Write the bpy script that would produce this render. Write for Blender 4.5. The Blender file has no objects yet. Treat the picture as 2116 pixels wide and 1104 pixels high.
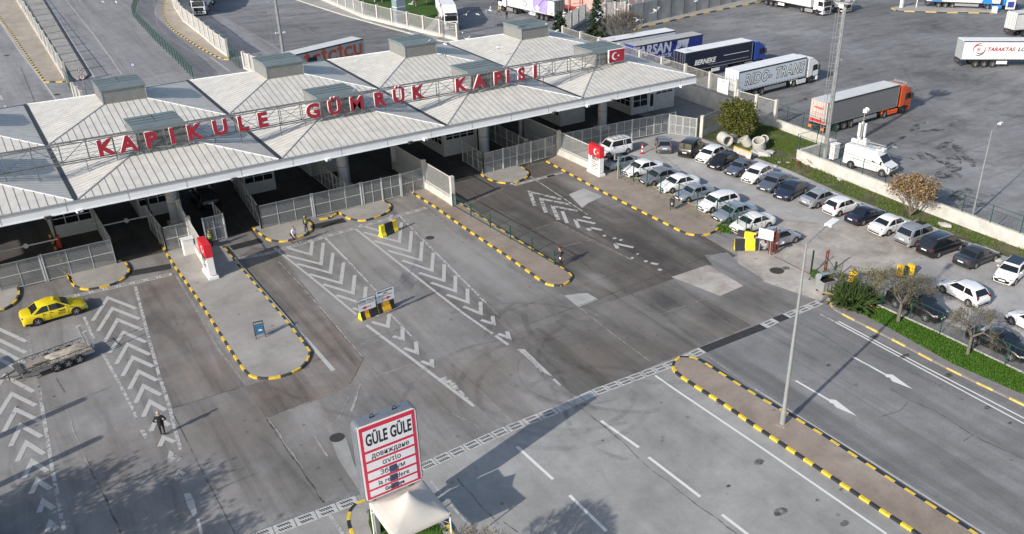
import bpy, bmesh, math, random
from mathutils import Vector, Matrix
random.seed(7)
S = bpy.context.scene
C = S.collection
R = math.radians
# ------------------------------------------------------------------ camera
CX, CY, F, HC = 1180.484, 580.413, 1839.892, 34.5
RM = Matrix(((0.82039671, 0.26739673, -0.50541887), (-0.57179305, 0.38149398, -0.72630231), (-0.00139661, 0.88485102, 0.46587199)))
cam = bpy.data.cameras.new("camera"); camo = bpy.data.objects.new("camera", cam); C.objects.link(camo)
camo.matrix_world = Matrix.Translation((0, 0, HC)) @ RM.to_4x4()
cam.lens = F / 2116 * 36; cam.sensor_width = 36
cam.shift_x = -(CX - 1058) / 2116; cam.shift_y = (CY - 552) / 2116
cam.clip_end = 3000; cam.clip_start = .5
S.camera = camo
# ------------------------------------------------------------------ light
SUN_AZ, SUN_EL = 194.8, 26.5          # direction towards the sun
w = bpy.data.worlds.new("World"); S.world = w; w.use_nodes = True
nt = w.node_tree; bg = nt.nodes['Background']
sky = nt.nodes.new('ShaderNodeTexSky'); sky.sky_type = 'NISHITA'; sky.sun_disc = False
sky.sun_elevation = R(SUN_EL); sky.sun_rotation = R(90 - SUN_AZ); sky.air_density = 1.0; sky.dust_density = 1.5
nt.links.new(sky.outputs[0], bg.inputs[0]); bg.inputs[1].default_value = 0.14
sl = bpy.data.lights.new("sun", 'SUN'); sl.energy = 4.5; sl.angle = R(0.6); sl.color = (1, .925, .83)
so = bpy.data.objects.new("sun", sl); C.objects.link(so)
sd = Vector((math.cos(R(SUN_AZ)) * math.cos(R(SUN_EL)), math.sin(R(SUN_AZ)) * math.cos(R(SUN_EL)), math.sin(R(SUN_EL))))
so.rotation_euler = sd.to_track_quat('Z', 'Y').to_euler()
S.view_settings.view_transform = 'Standard'; S.view_settings.look = 'None'
S.view_settings.exposure = 0.24; S.view_settings.gamma = 1

def P(px, py, h=0.0):
    """ground (or height h) point in metres that the survey pixel px,py looks at"""
    d = RM @ Vector((px - CX, -(py - CY), -F)); t = (h - HC) / d.z
    return Vector((d.x * t, d.y * t, h))
def PP(lst, h=0.0): return [P(a, b, h) for a, b in lst]
# ------------------------------------------------------------------ materials
MATS = {}
def _n(nt, t, **k):
    n = nt.nodes.new(t)
    for a, b in k.items(): setattr(n, a, b)
    return n
def mat(name, col, rough=.6, metal=0., var=.12, scale=3., bump=0., alpha=None, emit=None, spec=.5, coat=0.):
    if name in MATS: return MATS[name]
    m = bpy.data.materials.new(name); m.use_nodes = True; nt = m.node_tree; b = nt.nodes['Principled BSDF']
    b.inputs['Roughness'].default_value = rough; b.inputs['Metallic'].default_value = metal
    b.inputs['Specular IOR Level'].default_value = spec
    if coat: b.inputs['Coat Weight'].default_value = coat; b.inputs['Coat Roughness'].default_value = .06
    if var:
        geo = _n(nt, 'ShaderNodeNewGeometry'); no = _n(nt, 'ShaderNodeTexNoise'); no.inputs['Scale'].default_value = scale
        no.inputs['Detail'].default_value = 6; no.inputs['Roughness'].default_value = .65
        nt.links.new(geo.outputs['Position'], no.inputs['Vector'])
        rp = _n(nt, 'ShaderNodeValToRGB'); e = rp.color_ramp.elements
        e[0].position = .3; e[1].position = .7
        e[0].color = tuple(c * (1 - var) for c in col) + (1,); e[1].color = tuple(min(1, c * (1 + var)) for c in col) + (1,)
        nt.links.new(no.outputs['Fac'], rp.inputs[0]); nt.links.new(rp.outputs[0], b.inputs['Base Color'])
        if bump:
            bp = _n(nt, 'ShaderNodeBump'); bp.inputs['Strength'].default_value = bump; nt.links.new(no.outputs['Fac'], bp.inputs['Height'])
            nt.links.new(bp.outputs[0], b.inputs['Normal'])
    else: b.inputs['Base Color'].default_value = tuple(col) + (1,)
    if alpha is not None: b.inputs['Alpha'].default_value = alpha
    m.diffuse_color = tuple(col) + (1,)
    MATS[name] = m; return m

def ramp_(nt, f, lo, hi, amt):
    m = nt.nodes.new('ShaderNodeMapRange'); m.interpolation_type = 'SMOOTHSTEP'; m.inputs[1].default_value = lo; m.inputs[2].default_value = hi; m.inputs[3].default_value = amt; m.inputs[4].default_value = 0.
    nt.links.new(f, m.inputs[0]); return m.outputs[0]
def ground_mat(name, cols, big=.05, streak=(.5, .04), speck=.18, rough=.88, stain=.0, stain_col=(.05, .05, .05), stain_scale=.12, sstr=.5, rot=0., rust=0., spots=()):
    """pavement: big tonal patches, streaks along the wheel direction, speckle, stains"""
    m = bpy.data.materials.new(name); m.use_nodes = True; nt = m.node_tree; L = nt.links.new
    b = nt.nodes['Principled BSDF']; b.inputs['Roughness'].default_value = rough; b.inputs['Specular IOR Level'].default_value = .25
    geo = _n(nt, 'ShaderNodeNewGeometry')
    def noise(sc, det=6, rg=.6, vec=None, dist=0):
        mp = _n(nt, 'ShaderNodeMapping'); mp.inputs['Scale'].default_value = vec or (1, 1, 1); mp.inputs['Rotation'].default_value = (0, 0, rot)
        L(geo.outputs['Position'], mp.inputs[0]); n = _n(nt, 'ShaderNodeTexNoise'); n.inputs['Scale'].default_value = sc
        n.inputs['Detail'].default_value = det; n.inputs['Roughness'].default_value = rg; n.inputs['Distortion'].default_value = dist
        L(mp.outputs[0], n.inputs['Vector']); return n.outputs['Fac']
    def mix(a, bb, f, typ='MIX'):
        x = _n(nt, 'ShaderNodeMixRGB', blend_type=typ)
        for i, v in ((0, f), (1, a), (2, bb)):
            if isinstance(v, (int, float)): x.inputs[i].default_value = v
            elif isinstance(v, tuple): x.inputs[i].default_value = tuple(v) + (1,)
            else: L(v, x.inputs[i])
        return x.outputs[0]
    def ramp(f, pts):
        r = _n(nt, 'ShaderNodeValToRGB'); el = r.color_ramp.elements
        while len(el) < len(pts): el.new(.5)
        for e, (p, c) in zip(el, pts):
            e.position = p; e.color = (tuple(c) if isinstance(c, tuple) else (c, c, c)) + (1,)
        L(f, r.inputs[0]); return r.outputs[0]
    base = ramp(noise(big, 5, .62, dist=.4), [(.32, cols[0]), (.5, cols[1]), (.68, cols[2])])
    st = ramp(noise(1, 7, .68, (streak[0], streak[1], 1), .8), [(.3, 1 - sstr * .55), (.5, 1.), (.72, 1 + sstr * .35)])
    c = mix(base, st, 1., 'MULTIPLY')
    mid = ramp(noise(.6, 8, .7), [(.3, .84), (.5, 1.), (.7, 1.13)])
    c = mix(c, mid, 1., 'MULTIPLY')
    fine = noise(7, 4, .8); c = mix(c, ramp(fine, [(.25, 1 - speck), (.75, 1 + speck)]), 1., 'MULTIPLY')
    if rust:
        c = mix(c, (.30, .20, .14), ramp(noise(.16, 6, .7, dist=1.), [(.5, 0.), (.72, rust)]))
    if stain:
        c = mix(c, stain_col, ramp(noise(stain_scale, 7, .72, dist=.7), [(.54, 0.), (.72, stain)]))
    for (sx, sy, rx, ry, amt, scol) in spots:
        # worn or oily zone: soft ellipse on the pavement, edge broken up by noise
        mp = _n(nt, 'ShaderNodeMapping'); mp.inputs['Location'].default_value = (-sx / rx, -sy / ry, 0); mp.inputs['Scale'].default_value = (1 / rx, 1 / ry, 0)
        L(geo.outputs['Position'], mp.inputs[0]); ln_ = _n(nt, 'ShaderNodeVectorMath', operation='LENGTH'); L(mp.outputs[0], ln_.inputs[0])
        ad = _n(nt, 'ShaderNodeMath', operation='MULTIPLY_ADD'); L(noise(.5, 7, .72, (1, .35, 1), .6), ad.inputs[0]); ad.inputs[1].default_value = 1.6; L(ln_.outputs['Value'], ad.inputs[2])
        c = mix(c, scol, ramp(ad.outputs[0], [(.30, 0.), (1., 0.)]) if False else ramp_(nt, ad.outputs[0], .75, 1.85, amt))
    # small dark oil drops
    vo = _n(nt, 'ShaderNodeTexVoronoi'); vo.inputs['Scale'].default_value = .55; L(geo.outputs['Position'], vo.inputs['Vector'])
    c = mix(c, (.06, .06, .06), ramp(vo.outputs['Distance'], [(.04, .45), (.10, 0.)]))
    L(c, b.inputs['Base Color'])
    bp = _n(nt, 'ShaderNodeBump'); bp.inputs['Strength'].default_value = .12; bp.inputs['Distance'].default_value = .02
    L(fine, bp.inputs['Height']); L(bp.outputs[0], b.inputs['Normal'])
    MATS[name] = m; return m

def decal_mat(name, col, amount=.5, lo=.42, hi=.58, scale=3., vec=(1, 1, 1), rough=.85):
    """worn paint / grime: shows with holes where noise eats it"""
    m = bpy.data.materials.new(name); m.use_nodes = True; nt = m.node_tree; L = nt.links.new
    b = nt.nodes['Principled BSDF']; b.inputs['Roughness'].default_value = rough; b.inputs['Specular IOR Level'].default_value = .25
    geo = _n(nt, 'ShaderNodeNewGeometry'); mp = _n(nt, 'ShaderNodeMapping'); mp.inputs['Scale'].default_value = vec
    L(geo.outputs['Position'], mp.inputs[0])
    n = _n(nt, 'ShaderNodeTexNoise'); n.inputs['Scale'].default_value = scale; n.inputs['Detail'].default_value = 8; n.inputs['Roughness'].default_value = .75
    L(mp.outputs[0], n.inputs['Vector'])
    r = _n(nt, 'ShaderNodeValToRGB'); e = r.color_ramp.elements
    e[0].position = lo; e[0].color = (0, 0, 0, 1); e[1].position = hi; e[1].color = (amount,) * 3 + (1,)
    L(n.outputs['Fac'], r.inputs[0]); L(r.outputs[0], b.inputs['Alpha']); b.inputs['Base Color'].default_value = tuple(col) + (1,)
    MATS[name] = m; return m
# ------------------------------------------------------------------ objects
def tag(o, label=None, cat=None, group=None, kind=None):
    if label: o['label'] = label
    if cat: o['category'] = cat
    if group: o['group'] = group
    if kind: o['kind'] = kind
    return o
def empty(name, loc, label, cat, group=None, rz=0.):
    o = bpy.data.objects.new(name, None); C.objects.link(o); o.location = loc; o.rotation_euler = (0, 0, rz); o.empty_display_size = .3
    return tag(o, label, cat, group)
def copy_tree(o, parent=None):
    c = o.copy(); C.objects.link(c)
    if parent: c.parent = parent
    for ch in o.children: copy_tree(ch, c)
    return c
class MB:
    def __init__(s): s.v = []; s.f = []; s.m = []
    def add(s, vs, fs, m=0):
        k = len(s.v); s.v += [tuple(v) for v in vs]
        for f in fs: s.f.append(tuple(i + k for i in f)); s.m.append(m)
        return s
    def box(s, c, d, rz=0., m=0, tilt=None):
        x, y, z = (q / 2 for q in d)
        vs = [Vector((a * x, b * y, e * z)) for e in (-1, 1) for a, b in ((-1, -1), (1, -1), (1, 1), (-1, 1))]
        M = Matrix.Rotation(rz, 3, 'Z')
        if tilt: M = M @ Matrix.Rotation(tilt[1], 3, tilt[0])
        return s.add([M @ v + Vector(c) for v in vs], [(3, 2, 1, 0), (4, 5, 6, 7), (0, 1, 5, 4), (1, 2, 6, 5), (2, 3, 7, 6), (3, 0, 4, 7)], m)
    def beam(s, p, q, w, h=None, m=0):
        """box from p to q"""
        p, q = Vector(p), Vector(q); d = q - p; L = d.length
        if L < 1e-5: return s
        h = h or w; d.normalize(); up = Vector((0, 0, 1)) if abs(d.z) < .95 else Vector((0, 1, 0))
        a = d.cross(up).normalized() * w / 2; b = a.cross(d).normalized() * h / 2
        return s.add([p - a - b, p + a - b, p + a + b, p - a + b, q - a - b, q + a - b, q + a + b, q - a + b], [(0, 1, 2, 3), (7, 6, 5, 4), (0, 4, 5, 1), (1, 5, 6, 2), (2, 6, 7, 3), (3, 7, 4, 0)], m)
    def tube(s, p, q, r, r2=None, n=8, m=0, caps=True):
        p, q = Vector(p), Vector(q); d = (q - p)
        if d.length < 1e-6: return s
        d.normalize(); r2 = r if r2 is None else r2
        up = Vector((0, 0, 1)) if abs(d.z) < .95 else Vector((0, 1, 0)); a = d.cross(up).normalized(); b = a.cross(d)
        vs = [p + (a * math.cos(t) + b * math.sin(t)) * r for t in (2 * math.pi * i / n for i in range(n))]
        vs += [q + (a * math.cos(t) + b * math.sin(t)) * r2 for t in (2 * math.pi * i / n for i in range(n))]
        fs = [((i + 1) % n, i, n + i, n + (i + 1) % n) for i in range(n)]
        if caps: fs += [tuple(range(n)), tuple(range(2 * n - 1, n - 1, -1))]
        return s.add(vs, fs, m)
    def prism(s, pts, z0, z1, m=0, mt=None):
        pts = [(p[0], p[1]) for p in pts]
        ar = sum(pts[i][0] * pts[(i + 1) % len(pts)][1] - pts[(i + 1) % len(pts)][0] * pts[i][1] for i in range(len(pts)))
        if ar < 0: pts = pts[::-1]
        n = len(pts); vs = [(x, y, z0) for x, y in pts] + [(x, y, z1) for x, y in pts]
        s.add(vs, [(i, (i + 1) % n, n + (i + 1) % n, n + i) for i in range(n)], m)
        return s.add(vs, [tuple(range(n, 2 * n)), tuple(range(n - 1, -1, -1))], m if mt is None else mt)
    def poly(s, pts, z, m=0):
        pts = [(p[0], p[1]) for p in pts]
        ar = sum(pts[i][0] * pts[(i + 1) % len(pts)][1] - pts[(i + 1) % len(pts)][0] * pts[i][1] for i in range(len(pts)))
        if ar < 0: pts = pts[::-1]
        return s.add([(x, y, z) for x, y in pts], [tuple(range(len(pts)))], m)
    def strip(s, pts, w, z, m=0, jit=0.):
        pts = [Vector((p[0], p[1], 0)) for p in pts]; vs = []
        for i, p in enumerate(pts):
            a = pts[max(0, i - 1)]; b = pts[min(len(pts) - 1, i + 1)]; d = (b - a).normalized(); nn = Vector((-d.y, d.x, 0))
            ww = w * (1 + random.uniform(-jit, jit)) / 2
            vs += [p + nn * ww, p - nn * ww]
        return s.add([(v.x, v.y, z) for v in vs], [(2 * i + 1, 2 * i + 3, 2 * i + 2, 2 * i) for i in range(len(pts) - 1)], m)
    def build(s, name, mats, parent=None, world=False, smooth=False, bevel=0., seg=2, mesh=None):
        if mesh is None:
            me = bpy.data.meshes.new(name)
            vs = s.v
            if world and parent: L = parent.location; vs = [(v[0] - L.x, v[1] - L.y, v[2] - L.z) for v in vs]
            me.from_pydata(vs, [], s.f)
            if not isinstance(mats, (list, tuple)): mats = [mats]
            for m in mats: me.materials.append(m)
            me.polygons.foreach_set('material_index', s.m)
            if bevel:
                bm = bmesh.new(); bm.from_mesh(me)
                bmesh.ops.remove_doubles(bm, verts=bm.verts, dist=1e-4)
                bmesh.ops.bevel(bm, geom=[e for e in bm.edges if e.is_manifold and e.calc_face_angle(0) > .35], offset=bevel, segments=seg, profile=.6, affect='EDGES', clamp_overlap=True)
                bm.to_mesh(me); bm.free()
            if smooth:
                for p in me.polygons: p.use_smooth = True
                try: me.set_sharp_from_angle(angle=R(38))
                except Exception: pass
            me.update()
        else: me = mesh
        o = bpy.data.objects.new(name, me); C.objects.link(o)
        if parent: o.parent = parent
        return o
def struct(name, mb, mats, label=None):
    return tag(mb.build(name, mats), label, None, None, 'structure')
def densify(pts, step=1.):
    out = []
    for a, b in zip(pts, pts[1:]):
        a, b = Vector(a), Vector(b); n = max(1, int((b - a).length / step))
        out += [a.lerp(b, i / n) for i in range(n)]
    return out + [Vector(pts[-1])]
def smoothline(pts, it=2):
    for _ in range(it):
        q = [pts[0]]
        for a, b in zip(pts, pts[1:]): q += [a.lerp(b, .25), a.lerp(b, .75)]
        pts = q + [pts[-1]]
    return pts
_tc = {}
def text_obj(txt, size, m, loc, rot, parent=None, name='lettering', bold=0., depth=.004, squeeze=1., align='CENTER', shear=0., space=1.):
    key = (txt, size, bold, depth, align, shear, space, squeeze)
    if key not in _tc:
        cu = bpy.data.curves.new(name, 'FONT'); cu.body = txt; cu.size = size; cu.offset = bold; cu.extrude = depth; cu.align_x = align; cu.align_y = 'CENTER'
        cu.shear = shear; cu.space_character = space; cu.resolution_u = 3
        t = bpy.data.objects.new('t', cu); C.objects.link(t); dg = bpy.context.evaluated_depsgraph_get(); dg.update()
        me = bpy.data.meshes.new_from_object(t.evaluated_get(dg)); bpy.data.objects.remove(t)
        for v in me.vertices: v.co.x *= squeeze
        _tc[key] = me
    me = _tc[key].copy(); me.materials.clear(); me.materials.append(m)
    o = bpy.data.objects.new(name, me); C.objects.link(o); o.location = loc; o.rotation_euler = rot
    if parent: o.parent = parent
    return o
def bars(e, rows, w_, x, y, z, dz, m, ax='x', off=0.):
    """printed lines too small to read"""
    b = MB(); random.seed(rows)
    for i in range(rows):
        u = -w_ / 2
        while u < w_ / 2 - .06:
            l_ = random.uniform(.05, .16); l_ = min(l_, w_ / 2 - u); c = (u + l_ / 2)
            b.box((x + c, y, z - i * dz) if ax == 'x' else (x, y + c, z - i * dz), (l_, .006, .05) if ax == 'x' else (.006, l_, .05)); u += l_ + .035
    return b.build('print', m, e)
# common materials
white = mat('white_paint', (.78, .78, .76), .5, var=.06)
galv = mat('galvanised_steel', (.30, .315, .32), .5, .25, .12)
darkm = mat('dark_metal', (.05, .05, .055), .55, .2, .2)
black = mat('black_plastic', (.018, .018, .02), .6, var=.1)
rubber = mat('tyre_rubber', (.022, .022, .023), .85, var=.2)
rimm = mat('alloy_rim', (.45, .46, .47), .35, .6, .05)
glass = mat('dark_glass', (.012, .015, .018), .06, 0, 0, spec=.7)
yellow = mat('yellow_paint', (.66, .44, .04), .65, var=.28, scale=6.)
yellow_old = mat('faded_yellow_paint', (.55, .41, .12), .75, var=.25, scale=3.)
kblack = mat('black_kerb_paint', (.05, .05, .05), .75, var=.5, scale=6.)
conc = mat('pale_concrete', (.46, .445, .41), .85, var=.18, scale=1.2, bump=.1)
concw = mat('whitewashed_concrete', (.50, .49, .455), .85, var=.2, scale=.9, bump=.1)
green_p = mat('green_fence_paint', (.012, .065, .045), .5, var=.15)
redp = mat('red_paint', (.62, .02, .035), .45, var=.06)
lightred = mat('letter_red', (.31, .016, .035), .5, var=.1)
# ================================================================== GROUND
g_base = ground_mat('yard_asphalt', [(.132, .134, .137), (.186, .189, .195), (.26, .264, .27)], .035, (.14, .6), .26, stain=.75, stain_col=(.055, .055, .058), stain_scale=.11, sstr=.6, rot=R(40))
LG = (.32, .315, .305); DK = (.045, .043, .042); BR = (.15, .118, .095)
g_plaza = ground_mat('plaza_concrete', [(.155, .150, .143), (.215, .209, .202), (.268, .262, .255)], .07, (.55, .05), .12, stain=.45, stain_col=(.10, .095, .09), stain_scale=.09, sstr=.65, rust=.16, spots=[(27, 70, 5, 9, .5, LG), (33, 60, 3.5, 12, .5, LG), (18.5, 66, 2.0, 12, .35, LG), (50, 73, 2, 6, .5, LG), (9, 50, 5, 5, .45, BR), (24, 46, 6, 4, .4, BR), (17, 47, 4, 5, .35, DK), (1, 60, 4, 6, .3, LG), (47, 43, 4, 4, .35, DK), (23.5, 43.5, 6.5, 5.5, .35, (.10, .092, .083)), (12, 43, 6, 4, .25, DK)])
g_lane = ground_mat('oil_darkened_concrete', [(.085, .078, .072), (.115, .105, .098), (.16, .15, .14)], .09, (.6, .045), .12, stain=.4, stain_col=(.05, .05, .05), stain_scale=.12, sstr=.8, rust=.12, spots=[(41.5, 64, 1.6, 14, .55, DK), (46.5, 56, 1.6, 9, .5, DK), (50.3, 70, 2.0, 8, .6, LG), (50.8, 56, 1.3, 6, .35, LG), (39.2, 53, 1.2, 3, .4, LG)])
g_light = ground_mat('light_concrete', [(.24, .24, .235), (.288, .288, .28), (.33, .33, .32)], .08, (.35, .06), .10, stain=.3, stain_col=(.17, .17, .17), stain_scale=.15, sstr=.35)
g_road = ground_mat('grey_asphalt', [(.16, .16, .163), (.20, .20, .203), (.24, .24, .243)], .08, (.7, .035), .20, stain=.3, stain_col=(.09, .09, .095), stain_scale=.12, sstr=.6, spots=[(40.2, 32, 1.1, 13, .5, (.09, .09, .093)), (42.6, 22, 1.0, 14, .35, (.09, .09, .093)), (46.5, 26, 1.0, 12, .3, (.10, .10, .103))])
g_park = ground_mat('car_park_concrete', [(.31, .305, .295), (.365, .36, .35), (.42, .41, .39)], .08, (.12, .3), .14, stain=.5, stain_col=(.36, .31, .26), stain_scale=.12, sstr=.4)
g_dirt = ground_mat('dusty_concrete', [(.30, .27, .235), (.385, .355, .32), (.47, .445, .41)], .18, (.3, .3), .18, stain=.45, stain_col=(.16, .14, .12), stain_scale=.4, sstr=.5)
g_walk = ground_mat('pavement_concrete', [(.235, .195, .16), (.285, .24, .20), (.34, .295, .255)], .12, (.3, .3), .13, stain=.25, stain_col=(.15, .14, .13), stain_scale=.3, sstr=.3)
g_walkg = ground_mat('grey_pavement', [(.29, .275, .255), (.33, .315, .295), (.37, .355, .335)], .12, (.3, .3), .10, stain=.25, stain_col=(.2, .19, .18), stain_scale=.3, sstr=.3)
g_beige = ground_mat('beige_pavement', [(.33, .29, .235), (.37, .325, .27), (.41, .365, .31)], .1, (.3, .1), .10, stain=.2, stain_col=(.2, .19, .18), stain_scale=.2, sstr=.3)
g_up = ground_mat('upper_road_asphalt', [(.20, .20, .207), (.24, .24, .247), (.28, .28, .287)], .05, (.6, .03), .10, stain=.2, stain_col=(.12, .12, .12), sstr=.5)
g_slab = ground_mat('pale_repair_slab', [(.33, .33, .32), (.38, .38, .37), (.42, .42, .41)], .2, (.3, .3), .1, sstr=.3)
g_grass = ground_mat('grass_turf', [(.03, .07, .01), (.045, .10, .014), (.07, .12, .025)], .5, (1, 1), .45, sstr=.5)
g_soil = ground_mat('weedy_soil', [(.05, .07, .025), (.10, .10, .05), (.17, .15, .11)], .35, (1, 1), .4, stain=.6, stain_col=(.06, .12, .02), stain_scale=.35, sstr=.5)

struct('ground', MB().poly([(-500, -200), (900, -200), (900, 1200), (-500, 1200)], 0), g_base)
struct('plaza', MB().poly([(-60, 39.7), (51.5, 39.7), (54, 49), (53.6, 56), (53.6, 79), (-60, 79)], .004), g_plaza)
struct('side_yard', MB().poly([(70.9, 77.5), (80.2, 77.5), (80.2, 112), (70.9, 112)], .006), g_plaza)
struct('plaza_under_canopy', MB().poly([(-60, 79), (70.8, 79), (70.8, 112), (-60, 112)], .004), ground_mat('shade_toned_lane_concrete', [(.05, .047, .044), (.07, .066, .062), (.105, .10, .094)], .12, (.6, .05), .12, sstr=.7))  # floor colour darkened to carry the shade beneath the roof
# lane darker from exhaust and oil between the two kerbs
struct('dark_lane', MB().poly([(38.4, 78.9), (52.6, 78.9), (52.9, 60), (52.0, 49.3), (37.9, 49.1), (37.9, 60)], .008), g_lane)
struct('dark_slab', MB().poly([(28.0, 49.0), (44.2, 49.2), (44.5, 40.0), (28.2, 39.9)], .008), ground_mat('mid_dark_concrete', [(.115, .110, .103), (.15, .143, .135), (.195, .188, .18)], .09, (.6, .05), .12, stain=.5, stain_col=(.08, .08, .08), stain_scale=.1, sstr=.6, rust=.1, spots=[(41.5, 46.5, 2.6, 2.6, .8, DK), (43, 42.5, 2.0, 2.0, .5, DK), (32, 43, 3, 4, .35, BR)]))
struct('rust_lane', MB().poly(PP([(482, 540), (522, 512), (571, 513), (683, 660), (751, 740), (735, 775), (721, 796), (694, 812), (551, 865), (505, 799), (640, 760), (640, 730), (500, 565)]), .008), ground_mat('rust_brown_concrete', [(.148, .130, .117), (.188, .170, .155), (.23, .213, .198)], .15, (.9, .05), .1, sstr=.8, rust=.4))
struct('left_lane', MB().poly(PP([(281, 592), (350, 556), (505, 798), (440, 818), (356, 845), (330, 780), (312, 715), (296, 655)]), .008), ground_mat('brown_lane_concrete', [(.135, .122, .111), (.172, .157, .145), (.21, .197, .185)], .15, (.9, .05), .1, sstr=.7, rust=.35))
struct('repair_slab', MB().poly(PP([(1166, 611), (1195, 607), (1214, 606), (1236, 619), (1195, 635), (1185, 627)]), .012), g_slab)
struct('repair_slab', MB().poly(PP([(1387, 573), (1462, 548), (1508, 574), (1536, 591), (1488, 612)]), .012), g_dirt)
struct('repair_slab', MB().poly(PP([(1175, 402), (1206, 390), (1245, 406), (1214, 421), (1203, 430)]), .012), g_slab)
struct('pale_patch', MB().poly(PP([(684, 908), (715, 905), (732, 960), (760, 1010), (745, 1020), (700, 950)]), .012), g_light)
struct('grey_patch', MB().poly(PP([(842, 540), (875, 547), (864, 576), (836, 622), (812, 606)]), .012), g_road)
struct('asphalt_strip', MB().poly(PP([(1456, 528), (1503, 522), (1530, 548), (1560, 566), (1580, 580), (1536, 590), (1508, 574), (1470, 545)]), .012), g_road)
# roads towards the camera side of the drain
struct('road_light', MB().poly([(-60, -60), (36.5, -60), (36.1, 39.2), (-60, 39.2)], .004), g_light)
struct('road_asphalt', MB().poly([(36.5, -60), (53, -60), (52.2, 39.2), (36.2, 39.2)], .004), g_road)
# car park and verge
struct('car_park', MB().poly([(55.2, 79), (55.5, 55), (55.2, 50.5), (57, 49.5), (57, -20), (75, -20), (75, 76), (70.5, 78.6)], .004), g_park)
struct('dusty_apron', MB().poly([(51.6, 39.7), (54.8, 37.5), (57.0, 40), (66, 40), (66, 47), (61, 52.8), (55, 50.8), (52.6, 49.8), (51.3, 48.5), (50.0, 46.2)], .009), g_dirt)
struct('verge', MB().poly([(71.0, 76), (71.6, 62), (70.9, 52), (71.2, 40), (71.2, 10), (74.4, 10), (74.6, 64), (81, 64), (81, 80), (72.5, 80)], .014), g_soil)
# roads in the upper left, behind the canopy
struct('road_behind', MB().poly([(-60, 112), (45, 112), (45, 600), (-60, 600)], .004), g_up)
struct('road_behind', MB().poly([(45.004, 112), (66, 112), (66, 600), (45.004, 600)], .006), g_base)

# ------------------------------------------------------------------ painted markings
paint = decal_mat('worn_white_paint', (.47, .47, .455), .92, .27, .44, 2.6)
freshp = decal_mat('white_road_paint', (.66, .66, .64), 1.0, .20, .33, 2.0)
paint2 = decal_mat('very_worn_white_paint', (.47, .47, .46), .9, .40, .52, 2.2)
faint = decal_mat('ghost_white_paint', (.45, .45, .44), .55, .38, .6, 1.8)
crackd = decal_mat('dark_joint', (.05, .048, .045), .65, .36, .6, 1.5)
crackl = decal_mat('pale_joint', (.42, .40, .37), .8, .35, .55, 1.2)
mk = MB()
def chev(pts, w, m=0):
    mk.strip([P(*p) for p in pts], w, .018, m)
def V(l, a, r, w=.31, m=0):
    """two thick arms that meet in a mitred point"""
    l, a, r = (P(*p) for p in (l, a, r)); d1 = (l - a).normalized(); d2 = (r - a).normalized()
    bis = (d1 + d2).normalized(); k = w / max(.35, math.sqrt(max(1e-4, 1 - d1.dot(bis) ** 2)))
    inn = a + bis * k
    n1 = Vector((-d1.y, d1.x, 0)); n1 = n1 if n1.dot(bis) > 0 else -n1
    n2 = Vector((-d2.y, d2.x, 0)); n2 = n2 if n2.dot(bis) > 0 else -n2
    mk.add([(q.x, q.y, .018) for q in (a, l, l + n1 * w, inn)], [(0, 1, 2, 3)], m)
    mk.add([(q.x, q.y, .018) for q in (a, r, r + n2 * w, inn)], [(3, 2, 1, 0)], m)
ln = lambda pts, w=.15, m=0: mk.strip(densify([P(*p) for p in pts], 2), w, .0145, m)
s1 = [((588, 513), (645.5, 529.5), (649.6, 496)), ((589.3, 529.5), (667, 549.3), (672, 502)), ((611, 547), (686.3, 567.5), (692, 522.7)), ((636.8, 568.5), (708, 589), (714, 542.7)), ((665.4, 589.5), (733, 610), (737, 568.5)), ((692.6, 612), (757, 633), (760, 593)), ((726.5, 639), (782, 655), (786, 622)), ((766, 667.7), (805, 679), (809, 648.7)), ((809.4, 697.6), (836.6, 705), (836, 676)), ((832.5, 722), (866.5, 734), (864, 706.3)), ((867.8, 749), (897.7, 761), (897, 742.4))]
s2 = [((741, 466), (806, 487), (812, 444)), ((749.6, 482), (828.4, 503), (833, 460)), ((771, 499.6), (850, 523), (854, 478)), ((800, 520), (873, 541), (876, 499.6)), ((828.4, 540), (896, 563), (899, 522.7)), ((863.7, 565.8), (920.8, 584), (922, 546)), ((888, 586), (945, 606), (945, 570)), ((920.8, 611), (970.5, 629), (970, 597)), ((954.8, 635.6), (998, 653), (997, 624)), ((991.5, 663.6), (1025, 674), (1022, 653)), ((1026.8, 692), (1058, 704), (1052, 685))]
for l, a, r in s1 + s2: V(l, a, r)
s3 = [((187.5, 663.6), (221.5, 612), (285, 636.5)), ((198, 685), (231, 633.8), (292, 658)), ((211.4, 708.5), (241, 657), (297.6, 680)), ((221.5, 730), (254, 682.7), (305.7, 705.8)), ((236, 753), (262, 707), (314, 731.6)), ((248.6, 777.8), (273, 734.3), (320.7, 756)), ((262.8, 805), (284.8, 762.8), (328.8, 784.6)), ((275.8, 833.5), (294.8, 792.7), (337, 814.5)), ((291.3, 862.4), (308.4, 824.4), (346.5, 846)), ((307, 892), (323.4, 855.6), (354.6, 877.4)), ((324.7, 923.6), (335.6, 899), (365.5, 911))]
s4 = [((-75, 712), (-20, 668), (58.4, 704.4)), ((-68, 736), (-16, 692), (58.4, 727.5)), ((-60, 762), (-10, 714), (62, 752)), ((-48, 792), (0, 738), (68, 775)), ((-30, 830), (8, 772), (74.7, 807.7)), ((-8, 858), (23, 809), (78.8, 836.2)), ((2.7, 893.7), (31, 840.7), (87, 868)), ((16.3, 923.6), (40.8, 873.3), (91, 900.5)), ((30, 954.8), (53, 908.6), (96.5, 935.8)), ((43.5, 988.8), (64.7, 946.7), (103.3, 971)), ((58.4, 1021.4), (76, 986), (110, 1007.8)), ((74.7, 1060.8), (87, 1028), (116.8, 1048.6)), ((91, 1101.5), (102, 1071.7), (123.6, 1090.7))]
for l, a, r in s3 + s4: V(l, a, r, .31)
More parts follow.
